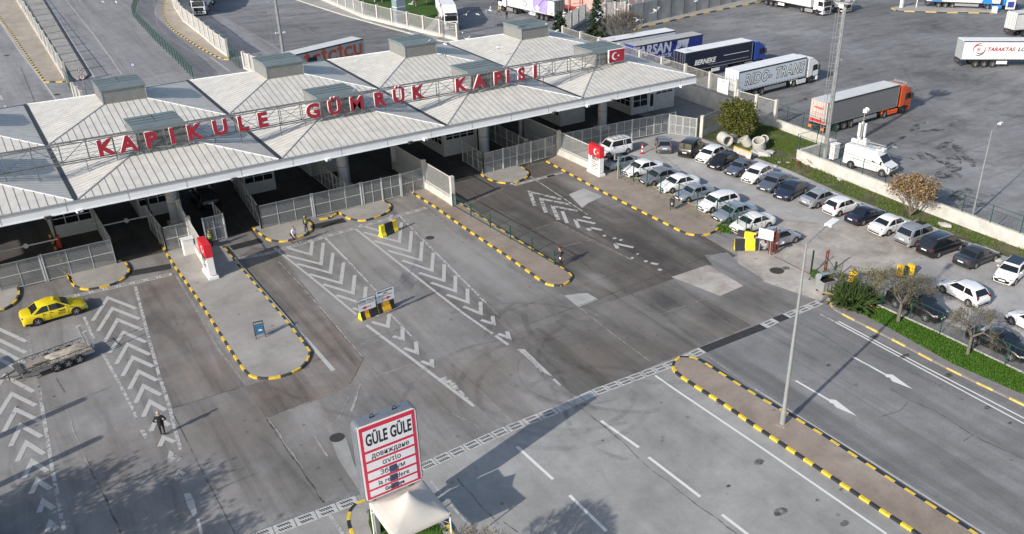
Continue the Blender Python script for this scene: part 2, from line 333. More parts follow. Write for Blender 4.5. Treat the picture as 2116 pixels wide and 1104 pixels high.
for l, a, r in [((343.8, 959), (350.5, 930), (376.4, 949)), ((360, 991.5), (366.8, 969.8), (384.5, 978))]: V(l, a, r, .4, 1)
for l, a, r in [((1101, 426), (1090, 394), (1162, 411)), ((1124, 440), (1113.4, 408.6), (1180, 422)), ((1150, 455), (1136.5, 423.5), (1195, 435))]:
    V(l, a, r, .38, 1)
for pts in [[(1172, 461.6), (1162, 437)], [(1196, 471), (1188, 453.4)], [(1205, 448), (1221, 452)], [(1188, 453.4), (1230, 462.4)], [(1220.7, 471), (1243.8, 476)], [(1271, 503.7), (1309, 512)], [(1271, 503.7), (1276, 514)], [(1213, 472), (1220, 477)], [(1246, 487), (1252, 488)], [(1268, 492), (1272, 494)], [(1280, 496), (1286, 497)], [(1304, 533), (1309, 534)], [(1316, 525), (1319, 526)], [(1331, 540), (1338, 541)], [(1345, 544), (1360, 547)], [(1360, 557), (1367, 559)]]:
    chev(pts, .34, 0)
# solid wedges at the chevron tips
def wedge(pts, m=1): mk.poly([P(*p) for p in pts], .018, m)
wedge([(908.6, 782), (922, 779), (941, 793), (982, 839), (950, 812)]); wedge([(1068.5, 722), (1084, 722), (1115, 752), (1143, 779), (1125, 772)], 0)
wedge([(1141, 784), (1147, 783), (1160, 796), (1156, 799)], 0); wedge([(380, 1021), (393, 1019), (402, 1035), (408, 1062), (400, 1070), (388, 1048)], 0)
wedge([(405, 1073), (412, 1072), (420, 1103), (414, 1106)], 0); wedge([(1104, 756), (1108, 757), (1122, 770), (1118, 771)], 1)
# chevron outlines and lane lines
for pts, w_, m_ in [([(567, 513), (660, 587), (737, 651)], .2, 0), ([(757, 672), (850, 741), (980, 840)], .25, 0), ([(668, 488), (716, 536)], .2, 0), ([(716, 536), (780, 604)], .15, 1), ([(808, 650), (850, 695)], .15, 1), ([(733, 472), (800, 525), (870, 580), (960, 650), (1018, 690)], .22, 0), ([(1024, 694), (1050, 713)], .25, 0), ([(827, 448), (918, 540), (1004, 626)], .2, 1), ([(1004, 626), (1046, 669)], .15, 2),
                   ([(174, 655), (194, 700)], .22, 1), ([(212, 730), (240, 780), (272, 840), (282, 863)], .2, 1), ([(293, 888), (303, 905)], .25, 1), ([(280, 593), (296, 655), (312, 715), (330, 780), (350, 838), (362, 890), (374, 930)], .22, 1), ([(60, 693), (66, 740), (73, 782), (87, 839)], .22, 2), ([(81, 804), (97, 900), (108, 967), (122, 1040), (133, 1096)], .22, 1), ([(21.7, 961), (43, 1008)], .2, 2), ([(364, 570), (400, 630), (450, 720), (508, 795)], .18, 2), ([(604, 673), (640, 710), (689, 766)], .3, 0), ([(1096, 365), (1162, 408.6), (1214, 444)], .14, 1),
                   ([(884, 436), (940, 484), (985, 520)], .14, 2), ([(985, 520), (1060, 560), (1140, 605)], .12, 2), ([(1151, 412), (1190, 432)], .1, 2),
                   ([(1242, 870), (1320, 925)], .2, 3), ([(1340, 945), (1447, 1027)], .2, 3), ([(1492, 1064), (1560, 1116)], .2, 3), ([(1068, 923), (1143, 991)], .2, 3), ([(1177, 1024), (1253, 1098)], .2, 3), ([(680, 1062), (712, 1108)], .2, 1),
                   ([(1354, 776.4), (1393, 804), (1580, 930), (1832, 1104)], .17, 3), ([(1464, 737), (1580, 817)], .14, 2), ([(1560, 804), (1790, 948), (2035, 1104)], .14, 0), ([(1644, 787), (1716, 829)], .18, 3), ([(1762.5, 737.8), (1833, 776.4)], .18, 3), ([(1588.5, 691), (1609, 699)], .1, 2),
                   ([(1694.5, 649.5), (1726, 666)], .16, 1), ([(1726, 666), (1900, 760), (2116, 876)], .14, 3), ([(1732, 664), (1905, 756), (2130, 872)], .14, 3), ([(890, 995), (985, 1104)], .16, 1)]:
    ln(pts, w_, m_)
wedge([(1710, 825), (1727, 827), (1771, 861), (1727, 842), (1722, 835), (1715, 833)], 3)
wedge([(1827, 773), (1845, 775), (1886, 805), (1843, 788), (1839, 781), (1831, 780)], 3)
# faded diagonals in the car park
for pts in [[(1342, 300), (1390, 350)], [(1370, 322), (1425, 372)], [(1395, 340), (1440, 382)], [(1430, 352), (1480, 400)], [(1300, 315), (1345, 350)]]: ln(pts, .35, 2)
ln([(1620, 438), (1650, 448)], .3, 2); ln([(1560, 410), (1580, 418)], .3, 2)
# upper left road lines
ln([(-10, 31), (40, 105), (88, 168), (116, 207)], .25, 0); ln([(94, 0), (145, 80), (196, 162)], .22, 0)
ln([(0, 197), (5, 207)], .3, 0); ln([(9, 218), (13, 224)], .3, 0)
ln([(152, 0), (215, 85), (258, 150)], .25, 2); ln([(162, 0), (225, 80), (274, 150)], .8, 2)
ln([(136, 0), (200, 80), (252, 154)], .25, 1); ln([(318, 0), (325, 50), (350, 80), (405, 112), (430, 125)], .15, 1)
ln([(435, 118), (475, 148)], .2, 0); ln([(590, 100 - 60), (545, 28), (520, 22)], .12, 2); ln([(585, 30), (690, 95)], .15, 2)
struct('road_markings', mk, [paint, paint2, faint, freshp])

# joints and cracks
jt = MB()
def crack(pts, w_=.05, m=0, jit=.0, wob=.0):
    q = densify([P(*p) for p in pts], .7)
    q = [v + Vector((random.uniform(-wob, wob), random.uniform(-wob, wob), 0)) for v in q]
    jt.strip(q, w_, .0225, m, jit)
for pts, w_, m_, jb, wb in [
    ([(1085, 673), (1235, 618), (1490, 520)], .07, 0, .3, .0), ([(1195, 634), (1265, 690), (1345, 748)], .06, 1, .3, .0), ([(1040, 690), (1085, 673)], .05, 1, .3, 0),
    ([(1365, 650), (1460, 617)], .05, 1, .3, 0), ([(1385, 575), (1450, 625), (1510, 668)], .06, 0, .3, 0), ([(1490, 520), (1500, 522)], .05, 0, .3, 0),
    ([(551, 865), (590, 925), (630, 980), (669, 1040)], .10, 0, .6, .06), ([(555, 866), (594, 924), (640, 990)], .06, 1, .6, .05), ([(356, 845), (440, 818), (489, 804)], .06, 0, .2, 0), ([(358, 855), (410, 960), (486, 1104)], .06, 0, .2, 0),
    ([(380, 1038), (440, 1015), (540, 975)], .05, 0, .3, 0), ([(117, 782), (134, 812)], .07, 0, .5, .04), ([(138, 846), (165, 925), (200, 996)], .06, 1, .5, .04), ([(185, 968), (204, 1000)], .1, 0, .5, .04), ([(204, 1000), (225, 1050), (251, 1104)], .08, 0, .5, .05),
    ([(70, 858), (140, 835), (230, 800)], .05, 0, .3, 0), ([(574, 540), (630, 600), (683, 660), (751, 740)], .09, 1, .5, .03), ([(574, 541), (625, 597), (681, 662), (749, 741)], .05, 0, .5, .03), ([(751, 740), (735, 775), (721, 796)], .05, 0, .3, .02), ([(721, 796), (756, 786), (854, 752)], .06, 1, .5, .03),
    ([(745, 795), (735, 825), (727, 850)], .14, 1, .8, .06), ([(618, 840), (660, 822), (694, 810)], .06, 1, .4, .02), ([(551, 865), (620, 840)], .05, 1, .4, .02), ([(650, 901), (660, 920), (676, 944)], .1, 1, .7, .05), ([(652, 898), (700, 868), (721, 822)], .05, 1, .5, .05), ([(740, 705), (800, 690), (850, 672)], .05, 0, .4, 0), ([(744, 712), (800, 700)], .05, 1, .4, .03),
    ([(1200, 843), (1270, 900), (1340, 965), (1440, 1045), (1524, 1104)], .06, 0, .5, .07), ([(1094, 478), (1151, 459)], .05, 1, .3, 0), ([(1151, 459), (1211, 491), (1260, 517), (1310, 540)], .05, 1, .3, 0), ([(1151, 513), (1225, 495.5)], .06, 1, .3, 0), ([(1225, 495.5), (1270, 519), (1314, 542)], .05, 1, .4, 0),
    ([(1203, 430), (1214, 437), (1280, 420)], .05, 0, .3, 0), ([(1040, 390), (1000, 408), (960, 425)], .07, 1, .5, .03), ([(930, 432), (990, 405), (1085, 375)], .05, 0, .3, .02),
    ([(1842, 804), (1880, 828), (1930, 848), (2010, 900), (2116, 950)], .05, 0, .5, .05), ([(1880, 828), (1858, 850), (1815, 863)], .05, 0, .5, .06), ([(2012, 898), (1990, 912)], .05, 0, .4, .04), ([(1040, 1080), (1070, 1100)], .06, 0, .4, .04), ([(945, 990), (1030, 1085)], .05, 0, .4, .04),
    ([(1610, 640), (1720, 705), (1800, 760)], .04, 0, .4, .03), ([(780, 500), (900, 565), (1000, 640)], .04, 2, .3, 0), ([(600, 760), (690, 735)], .05, 0, .3, 0), ([(1600, 530), (1690, 575)], .1, 3, .2, 0), ([(905, 840), (985, 880), (1015, 910)], .05, 1, .4, .02), ([(985, 800), (1035, 850), (1075, 888)], .05, 1, .4, .02),
    ([(42, 137), (72, 211)], .12, 0, .2, 0), ([(0, 120), (60, 115)], .1, 2, .2, 0)]:
    crack(pts, w_, m_, jb, wb)
struct('pavement_joints', jt, [crackd, crackl, faint, mat('rusty_rail', (.16, .07, .045), .8)])
# oil, skid and tyre marks on the paving
oil = decal_mat('oil_stain', (.05, .048, .045), .75, .38, .62, 2.2); skid = decal_mat('tyre_skid', (.05, .05, .05), .20, .38, .68, .5); wet = decal_mat('damp_stain', (.045, .045, .048), .62, .46, .58, .9)
st = MB()
def blob(px, py, rx, ry, m=0, ang=0., z=.0265):
    c = P(px, py); n = 22
    st.poly([(c.x + (rx * math.cos(t) * math.cos(ang) - ry * math.sin(t) * math.sin(ang)) * (1 + .10 * math.sin(3 * t + px)), c.y + (rx * math.cos(t) * math.sin(ang) + ry * math.sin(t) * math.cos(ang)) * (1 + .08 * math.sin(2 * t + py))) for t in (2 * math.pi * i / n for i in range(n))], z, m)
for px, py, a, b in [(1568, 955, .35, .25), (1612, 1058, .45, .3), (1745, 1082, .3, .2), (1690, 1035, .15, .12), (1738, 1012, .15, .1), (2040, 843, .25, .15), (2086, 875, .2, .1), (1712, 755, .2, .15), (1805, 698, .5, .25), (1868, 737, .5, .2), (1960, 776, .35, .2), (1505, 1005, .15, .1), (1245, 911, .08, .08), (1236, 975, .06, .06), (1622, 555, .5, .35), (50, 801, .1, .1), (80, 800, .1, .1), (62, 824, .1, .1), (36, 842, .1, .1), (75, 880, .12, .1), (27, 855, .1, .1), (112, 820, .1, .1)]:
    blob(px, py, a, b, 0)
for px, py, rx, ry, an in [(1970, 340, 3.0, .9, 0.6), (1950, 300, 2.4, .5, .2), (1905, 325, 1.6, .5, .9), (1960, 362, 1.6, 1.2, 0), (1895, 262, 2.6, .5, .3), (1925, 270, 1.8, .4, -.4), (1660, 208, 1.4, .4, .3), (1965, 258, 1., .4, .2), (1945, 335, 3., .4, 1.2), (2058, 402, .8, .3, 0), (1778, 143, .5, .2, 0), (1985, 403, 2.5, .8, .2), (1990, 425, 3, .6, -.5), (2090, 800, 5.5, .5, R(-88)), (1990, 320, 4, .5, .9), (2150, 335, 5, .3, .4)]:
    blob(px, py, rx, ry, 2, an, .030)
def arc(cx, cy, r, a0, a1, w_=.22, m=1):
    w_ = w_ * random.uniform(.8, 2.2); c = P(cx, cy); r = r * random.uniform(.95, 1.06); q = [(c.x + r * math.cos(R(a0 + (a1 - a0) * i / 24)), c.y + r * math.sin(R(a0 + (a1 - a0) * i / 24))) for i in range(25)]
    st.strip(q, w_, .0345, m)
for a in [(1150, 800, 5.2, 100, 320), (1150, 800, 6.8, 90, 300), (1200, 760, 4.2, 60, 290), (1080, 830, 7.6, 40, 190), (1250, 700, 9, 110, 230), (1180, 740, 8.4, 150, 260), (1300, 740, 6.5, 100, 250), (1060, 760, 9, 0, 90), (1350, 640, 10, 140, 250), (1240, 860, 5.5, 20, 110), (1330, 850, 5.0, 120, 220),
          (2000, 430, 3.2, 20, 190, .5), (2000, 430, 4.0, 0, 170, .45), (1740, 250, 9, 200, 330), (1620, 110, 8, 90, 240), (1630, 112, 10, 90, 250), (1400, 120, 10, 300, 60), (1990, 250, 12, 180, 300), (2060, 330, 14, 170, 280), (1800, 150, 16, 90, 190, .3)]:
    arc(*a)
for pts in [[(780, 640), (860, 560), (866, 470)], [(1290, 600), (1360, 640), (1420, 690)], [(1000, 660), (1150, 610), (1290, 560)], [(560, 800), (700, 860), (800, 870)], [(985, 640), (1120, 760), (1180, 880)], [(1010, 640), (1145, 750), (1200, 860)], [(1120, 770), (1180, 820), (1190, 850)], [(1700, 110), (1900, 60), (2116, 40)], [(1650, 150), (1850, 170), (2116, 250)], [(1560, 120), (1760, 60), (1850, 30)], [(1860, 130), (1900, 200), (2000, 260)]]:
    st.strip(smoothline(PP(pts), 3), .3, .0385, 1)
struct('pavement_stains', st, [oil, skid, wet])

# ------------------------------------------------------------------ drains
dr = MB()
def drain(a, b, w_=.75, kind='white', z=.02):
    a, b = P(*a), P(*b); d = b - a; L = d.length; d.normalize(); n = Vector((-d.y, d.x, 0)); rz = math.atan2(d.y, d.x)
    dr.box(((a + b) / 2 + Vector((0, 0, .012))), (L, w_, .024), rz, 0)
    k = int(L / 1.0)
    for i in range(k):
        for row in (-1, 1):
            for j in range(5):
                if kind == 'white':
                    c = a + d * ((i + .5) * L / k - .28 + j * .14) + n * row * w_ * .22
                    dr.box((c.x, c.y, .026), (.075, w_ * .30, .006), rz + .55, 1)
        c = a + d * (i * L / k); dr.box((c.x, c.y, .0262), (.03, w_, .006), rz, 1)
def grate(a, b, w_=.75):
    a, b = P(*a), P(*b); d = b - a; L = d.length; rz = math.atan2(d.y, d.x)
    dr.box(((a + b) / 2 + Vector((0, 0, .014))), (L, w_, .028), rz, 1)
    d.normalize(); n = Vector((-d.y, d.x, 0))
    for k in range(-2, 3): c = (a + b) / 2 + n * k * w_ * .2; dr.box((c.x, c.y, .0302), (L, .03, .006), rz, 2)
    for i in range(int(L / 1.0)): c = a + d * (i + .5); dr.box((c.x, c.y, .031), (.05, w_, .006), rz, 2)
drain((520, 1114), (738, 1033)); drain((868, 968), (1048, 888)); drain((1048, 888), (1150, 848)); drain((1228, 812), (1400, 748)); drain((1150, 848), (1228, 812), kind='plain')
grate((1452, 724), (1577, 675)); drain((1400, 748), (1452, 724)); drain((1577, 675), (1603, 662)); grate((1603, 662), (1624, 654)); drain((1624, 654), (1694, 625))
drain((100, 624), (355, 567), .5); drain((478, 538), (552, 524), .5); drain((552, 524), (880, 430), .5); drain((1062, 383), (1162, 357), .5)
grate((1130, 366), (1146, 362), .45)
for a, b in [((268, 566), (352, 551)), ((478, 513), (540, 497)), ((645, 470), (712, 455)), ((735, 440), (760, 434)), ((1040, 350), (1085, 340))]: grate(a, b, 1.1)
struct('drain_channel', dr, [mat('drain_concrete', (.44, .44, .43), .8, var=.2, scale=4), mat('drain_slot', (.03, .03, .032), .8), darkm])
mh = MB()
for px, py, r in [(696, 905, .45), (888, 492, .38), (117, 196, .4), (14, 115, .4), (1605, 560, .6)]:
    c = P(px, py); mh.prism([(c.x + r * math.cos(t), c.y + r * math.sin(t)) for t in (i * math.pi / 10 for i in range(20))], .012, .034, 0)
struct('manhole_covers', mh, mat('cast_iron', (.06, .055, .05), .7, .3, .3, 12))

# ------------------------------------------------------------------ kerbs and pavements
KZ = .16
kerbm = MB()
def kerb(pts, w_=.16, seg=.78, y=0, b=1, h=KZ, ph=0):
    """alternating painted kerb stones following a polyline"""
    pts = [Vector((p[0], p[1], 0)) for p in pts]; q = [pts[0]]; acc = 0; out = [[pts[0]]]
    for a, c in zip(pts, pts[1:]):
        d = c - a; L = d.length; t = 0
        while acc + (L - t) >= seg:
            t += seg - acc; acc = 0; pnt = a + d * (t / L); out[-1].append(pnt); out.append([pnt])
        acc += L - t; out[-1].append(c)
    for i, s_ in enumerate(out):
        if len(s_) < 2 or (s_[-1] - s_[0]).length < .02: continue
        m = y if (i + ph) % 2 == 0 else b; L_, Rr = [], []
        for j, p in enumerate(s_):
            dd = (s_[min(j + 1, len(s_) - 1)] - s_[max(0, j - 1)])
            if dd.length < 1e-4: continue
            dd.normalize(); nn = Vector((-dd.y, dd.x, 0)); L_.append(p + nn * w_ / 2); Rr.append(p - nn * w_ / 2)
        ring = L_ + Rr[::-1]
        if len(ring) >= 4:
            n = len(L_)
            vs = [(v.x, v.y, 0) for v in L_ + Rr] + [(v.x, v.y, h) for v in L_ + Rr]; k = 2 * n; fs = []
            for j in range(n - 1):
                fs += [(k + n + j, k + n + j + 1, k + j + 1, k + j), (j, k + j, k + j + 1, j + 1), (n + j, n + j + 1, k + n + j + 1, k + n + j)]
            fs += [(0, n, k + n, k), (n - 1, k + n - 1, k + 2 * n - 1, 2 * n - 1)]
            kerbm.add(vs, fs, m)
def island(name, pts, m, z=KZ - .012): return struct(name, MB().prism(PP(pts), .0, z), m)
# island with the flag panel (left)
left = [(330, 500), (353, 540), (386, 586), (424, 640.5), (462, 703), (489, 744), (510, 774)]
tip = [(527, 783), (555, 785), (588, 779), (615, 768), (634, 752), (641, 730)]
right = [(628.7, 712), (601.5, 677), (574, 644), (547, 612), (520, 580), (494.6, 553), (462, 512)]
island('pavement', left + tip + right, g_walkg)
kerb(smoothline(PP(left + tip)), .165, .78); kerb(smoothline(PP(tip[-1:] + right)), .165, .78)
island('pavement', [(141, 572), (152, 592), (168, 599), (190, 600), (217, 594), (245, 586), (264, 570), (268, 556), (250, 540), (120, 555)], g_walkg)
kerb(smoothline(PP([(141, 572), (152, 592), (168, 599), (190, 600), (217, 594), (245, 586), (264, 570), (268, 556), (258, 544)])), .165, .78)
island('pavement', [(-60, 640), (0, 646), (21.7, 635), (36.7, 621.5), (40.8, 602.5), (30, 592), (-60, 612)], g_walkg)
kerb(smoothline(PP([(-60, 652), (0, 646), (21.7, 635), (36.7, 621.5), (40.8, 602.5), (34, 592)])), .165, .78)
island('pavement', [(522, 472), (547, 492), (560, 499.6), (588, 501), (609.7, 495.5), (634, 487), (645, 476.5), (643.6, 465.6), (630, 455)], g_walkg)
kerb(smoothline(PP([(522, 472), (547, 492), (560, 499.6), (588, 501), (609.7, 495.5), (634, 487), (645, 476.5), (643.6, 465.6), (633, 455)])), .165, .78)
island('pavement', [(700, 440), (713, 449), (721, 453.4), (737, 457.5), (756, 457.5), (775, 452), (797, 444), (808, 433), (805, 423.5), (790, 417)], g_walkg)
kerb(smoothline(PP([(700, 440), (713, 449), (721, 453.4), (737, 457.5), (756, 457.5), (775, 452), (797, 444), (808, 433), (805, 423.5), (790, 417)])), .165, .78)
island('pavement', [(995, 362), (1006, 370.5), (1028, 378.7), (1060, 381.4), (1081, 373), (1093, 365), (1089, 354), (1070, 345)], g_walkg)
kerb(smoothline(PP([(995, 362), (1006, 370.5), (1028, 378.7), (1060, 381.4), (1081, 373), (1093, 365), (1089, 354), (1075, 346)])), .165, .78)
kerb(PP([(684, 450), (692, 446), (700, 440)]), .165, .78); kerb(PP([(660, 455), (684, 452)]), .165, .78)
kerb(PP([(152, 588), (128, 545), (103, 488)]), .2, .78)
# long pavement with green railing
k1 = [(848, 396), (867.8, 410), (900, 429), (938.5, 457.5), (982, 487.4), (1060, 539), (1121.5, 584.8), (1135, 590.8), (1159.6, 593), (1176, 584.8), (1182.7, 572.6), (1170, 562), (1129.7, 536), (1040, 480), (985, 445), (932, 410), (905, 390)]
island('pavement', k1, g_walk); kerb(smoothline(PP(k1)), .165, .78)
# car park pavement
k2 = [(1129.7, 335), (1167.7, 355.6), (1230, 389.6), (1298, 425), (1358, 454.8), (1401, 476.5), (1420, 486), (1453, 488.8), (1475, 482), (1486, 472.4), (1486, 456)]
k2b = [(1420, 420), (1352, 388), (1292, 358), (1249, 340), (1225, 330), (1160, 318)]
island('pavement', k2 + k2b, g_walk); kerb(smoothline(PP(k2)), .165, .78)
kerb(PP(k2[-1:] + k2b[:4]), .12, 40, 2, 2)
# exit median
k3l = [(1404, 741), (1391, 752), (1390.5, 768), (1430, 796), (1499, 839), (1560, 883), (1682, 964), (1807, 1048.6), (1894, 1104), (1960, 1150)]
k3r = [(1404, 741), (1428, 741), (1447.6, 748), (1510, 788), (1580, 831), (1641.5, 866), (1712, 910), (1831.7, 990), (2005.7, 1100), (2080, 1150)]
struct('pavement', MB().prism(PP(k3l[::-1] + k3r[1:]), 0, KZ - .012), g_walk)
MATS['bright_yellow'] = mat('bright_yellow_kerb', (.70, .49, .04), .55, var=.2, scale=5.)
kerb(smoothline(PP(k3l)), .19, .68, 3, 4); kerb(smoothline(PP(k3r)), .19, .68, 3, 4, ph=1)
# right verge
k4 = [(1694, 628), (1709, 618), (1716, 622), (1718, 634), (1734, 647), (1845, 703), (1967.6, 768), (2116, 838), (2260, 910)]
k4i = [(2260, 890), (2116, 820), (1967.6, 755), (1831.7, 678.6), (1766.5, 645), (1740, 620), (1725, 596), (1712, 600)]
struct('pavement', MB().prism(PP(k4 + k4i), 0, KZ - .012), mat('asphalt_path', (.20, .19, .185), .9, var=.15, scale=2))
kerb(smoothline(PP(k4[2:])), .18, 1.15, 2, 5, h=.13)
struct('verge', MB().prism(PP([(2260, 890), (2116, 820), (1967.6, 755), (1831.7, 678.6), (1766.5, 645), (1738, 618), (1725, 596), (1760, 600), (1799, 628), (1940, 692), (2116, 776), (2260, 850)]), 0, .10), g_grass)
kerb(PP([(1799, 626), (1940, 690), (2116, 774), (2260, 848)]), .15, 60, 6, 6, h=.16)
# traffic island below the farewell sign
gi = [(760, 1036), (735, 1045), (722, 1062), (720, 1085), (732, 1112), (745, 1150)]
kerb(smoothline(PP(gi)), .19, .68, 3, 4)
struct('pavement', MB().prism(PP(gi + [(960, 1150), (925, 1090), (880, 1035), (850, 1015), (800, 1020)]), 0, KZ - .012), g_walkg)
kerb(PP([(850, 1010), (885, 1035), (925, 1090), (960, 1150)]), .2, 1.0, 3, 4)
struct('verge', MB().prism(PP([(765, 1060), (762, 1085), (775, 1125), (930, 1140), (900, 1080), (850, 1040)]), 0, .19), g_grass)
# yard kerbs
kerb(PP([(1310, 62), (1420, 36), (1500, 19), (1580, 3)]), .35, 2.0, 2, 1); struct('pavement', MB().prism(PP([(1310, 60), (1580, 1), (1560, -6), (1320, 50)]), 0, .14), g_walkg)
kerb(PP([(1842, 18), (1856, 24), (1960, 27), (2040, 28), (2060, 27)]), .3, 2.0, 2, 1); struct('pavement', MB().prism(PP([(1842, 17), (1856, 23), (2060, 26), (2062, 20), (1870, 13)]), 0, .14), g_walkg)
# upper left pavements
struct('pavement', MB().prism(PP([(-10, 30), (94, 171), (137, 170), (34, 0), (-10, -8)]), 0, .15), g_beige); kerb(PP([(-10, 22), (30, 78), (94, 171), (137, 170)]), .3, .9, 2, 1)
struct('pavement', MB().prism(PP([(55, 0), (150, 160), (164, 166), (176, 163), (184, 156), (90, 0)]), 0, .15), g_walkg); kerb(PP([(90, 0), (150, 100), (184, 156), (176, 163), (164, 166)]), .3, 40, 1, 1)
u1 = [(341, 0), (336, 22), (342, 46), (361, 65), (394, 87), (424, 106), (459, 123.6), (474, 124)]
struct('pavement', MB().prism(PP(u1 + [(471, 117), (446, 98), (416, 71), (381, 44), (362, 14), (357, 0)]), 0, .15), g_beige); kerb(smoothline(PP(u1)), .3, .9, 2, 1)
struct('pavement', MB().prism(PP([(612, 0), (660, 16), (710, 32), (792, 55), (870, 76), (940, 92), (945, 84), (840, 66), (750, 40), (664, 2)]), 0, .12), g_walkg)
kerb(PP([(612, 0), (660, 16), (710, 32), (792, 55), (870, 76), (940, 92)]), .3, 40, 6, 6)
# raised concrete edging in the lane beside the flag panel island
kerb(PP([(484, 535), (520, 577), (604, 674)]), .2, 60, 6, 6, h=.12); kerb(PP([(466, 513), (484, 535)]), .16, 60, 1, 1, h=.12)
struct('kerb', kerbm, [yellow, kblack, yellow_old, MATS['bright_yellow'], mat('fresh_black_paint', (.03, .03, .032), .55, var=.15), mat('grey_kerb', (.20, .19, .18), .85, var=.2), conc])
# park lawn behind the middle fence
struct('lawn', MB().poly(PP([(700, -12), (925, -12), (905, 30), (884, 60), (800, 38), (735, 12)]), .05), g_grass)
struct('pavement', MB().prism(PP([(878, 64), (893, 66), (925, 20), (917, 18)]), 0, .12), g_walkg)
# ================================================================== CANOPY
EZ, BZ, TZ = 7.1, 8.5, 10.05                       # eave, box base, box top
BX, BW, Y0, BD = 5.2, 16.6, 76.75, 16.1
roofw = mat('white_roof_sheet', (.57, .555, .51), .5, .0, .15, .9, spec=.5)
hipm = mat('hip_cap', (.34, .35, .35), .5, var=.1); seam = mat('roof_seam', (.20, .20, .195), .6, var=.2)
gutter = mat('dark_gutter', (.03, .032, .036), .6, var=.2)
fasc = mat('fascia_sheet', (.74, .77, .80), .4, .0, .05, .8)
boxm = mat('grey_louvre_sheet', (.27, .275, .27), .5, .2, .1, 2.); boxt = mat('green_grey_box_roof', (.155, .19, .195), .5, .1, .14, .8)
canopy = empty('customs_canopy', (30, 84, 0), 'long white sheet-metal canopy roof of hipped bays spanning the customs lanes', 'canopy')
def hip(cx, cy):
    hx, hy = BW / 2 - .09, BD / 2 - .05; ix, iy = 2.1, 2.2
    b = MB(); o = [(-hx, -hy), (hx, -hy), (hx, hy), (-hx, hy)]; i_ = [(-ix, -iy), (ix, -iy), (ix, iy), (-ix, iy)]
    vs = [(cx + x, cy + y, EZ) for x, y in o] + [(cx + x, cy + y, BZ) for x, y in i_]
    b.add(vs, [(k, (k + 1) % 4, 4 + (k + 1) % 4, 4 + k) for k in range(4)], 0)
    b.add(vs[4:], [(0, 1, 2, 3)], 0)
    pitch = .62
    for side in range(4):
        half, depth, inner, inn2 = (hx, hy, ix, iy) if side % 2 == 0 else (hy, hx, iy, ix)
        n = int(2 * half / pitch)
        for k in range(1, n):
            u = -half + k * 2 * half / n
            t = 1.0 if abs(u) <= inner else (half - abs(u)) / (half - inner)
            p0 = (u, -depth); p1 = (u, -depth + t * (depth - inn2))
            ang = side * math.pi / 2; c_, s_ = math.cos(ang), math.sin(ang)
            q = [Vector((cx + x * c_ - y * s_, cy + x * s_ + y * c_, 0)) for x, y in (p0, p1)]
            q[0].z = EZ + .012; q[1].z = EZ + t * (BZ - EZ) + .012
            b.beam(q[0], q[1], .045, .016, 1 if side in (0, 2) else 4)
    for k in range(4):
        a, c_ = Vector(vs[k]), Vector(vs[k + 4]); b.beam(a + Vector((0, 0, .03)), c_ + Vector((0, 0, .03)), .12, .04, 3 if k in (0, 2) else 2)
    h = b.build('roof_bay', [roofw, seam, fasc, hipm, mat('side_seam', (.37, .37, .36), .6, var=.1)], canopy, world=True)
    b = MB(); s = 2.06
    x0, y0 = cx - s, cy - 2.16
    b.box((cx, cy, (BZ + TZ) / 2 - .1), (2 * s, 4.32, TZ - BZ), 0, 0)
    for k in range(int((TZ - BZ) / .13)):                       # louvre blades
        z = BZ + .06 + k * .13
        b.box((cx, cy - 2.17, z), (2 * s - .1, .03, .07), 0, 0, ('X', .5)); b.box((cx, cy + 2.17, z), (2 * s - .1, .03, .07), 0, 0, ('X', -.5))
        b.box((cx - s - .01, cy, z), (.03, 4.2, .07), 0, 0, ('Y', -.5))
        b.box((cx + s + .01, cy, z), (.03, 4.2, .07), 0, 0, ('Y', .5))
    t = TZ - .1
    b.add([(cx - s - .1, cy - 2.3, t - .12), (cx + s + .1, cy - 2.3, t - .12), (cx + s + .1, cy + 2.3, t - .12), (cx - s - .1, cy + 2.3, t - .12),
           (cx - s - .1, cy - 2.3, t), (cx + s + .1, cy - 2.3, t), (cx + s + .1, cy - 1.3, t + .22), (cx - s - .1, cy - 1.3, t + .22),
           (cx + s + .1, cy + 2.3, t + .12), (cx - s - .1, cy + 2.3, t + .12)],
          [(3, 2, 1, 0), (0, 1, 5, 4), (4, 5, 6, 7), (7, 6, 8, 9), (1, 2, 8, 6, 5), (3, 0, 4, 7, 9), (2, 3, 9, 8)], 1)
    for k in range(3):
        y = cy - .4 + k * .9; z0 = t + .22 - (y - cy + 1.3) / 3.6 * .10 + .02
        b.box((cx, y, z0), (2 * s + .2, .06, .05), 0, 2)
    b.box((cx, cy + .5, t + .19), (.05, 3.4, .05), 0, 2)
    for a_ in (-1, 1):
        for c_ in (-1, 1): b.box((cx + a_ * s, cy + c_ * 2.16, (BZ + TZ) / 2 - .1), (.1, .1, TZ - BZ), 0, 3)
    o = b.build('roof_vent_box', [boxm, boxt, mat('box_seam', (.10, .13, .13), .6), galv], None)
    o.parent = h; o.location = -Vector(canopy.location)
    return h
for k in range(-1, 4):
    for r_ in range(2):
        cx, cy = BX + BW * k + BW / 2, Y0 + BD / 2 + BD * r_
        if k == 3: cx -= .25
        hip(cx, cy)
g = MB()
for k in range(0, 4): g.box((BX + BW * k, Y0 + BD, EZ + .03), (.36, 2 * BD, .07), 0, 0)
g.box((BX + BW * 1.5, Y0 + BD, EZ + .02), (BW * 5 - .6, .16, .06), 0, 0)
g.build('gutter', gutter, canopy, world=True)
XL, XR = BX - BW, BX + BW * 4 - .35
g = MB(); g.box(((XL + XR) / 2, Y0 - .09, EZ - .42), (XR - XL, .14, .84), 0, 0); g.box(((XL + XR) / 2, Y0 - .14, EZ - .02), (XR - XL, .26, .08), 0, 1); g.box(((XL + XR) / 2, Y0 - .17, EZ - .80), (XR - XL, .10, .08), 0, 0)
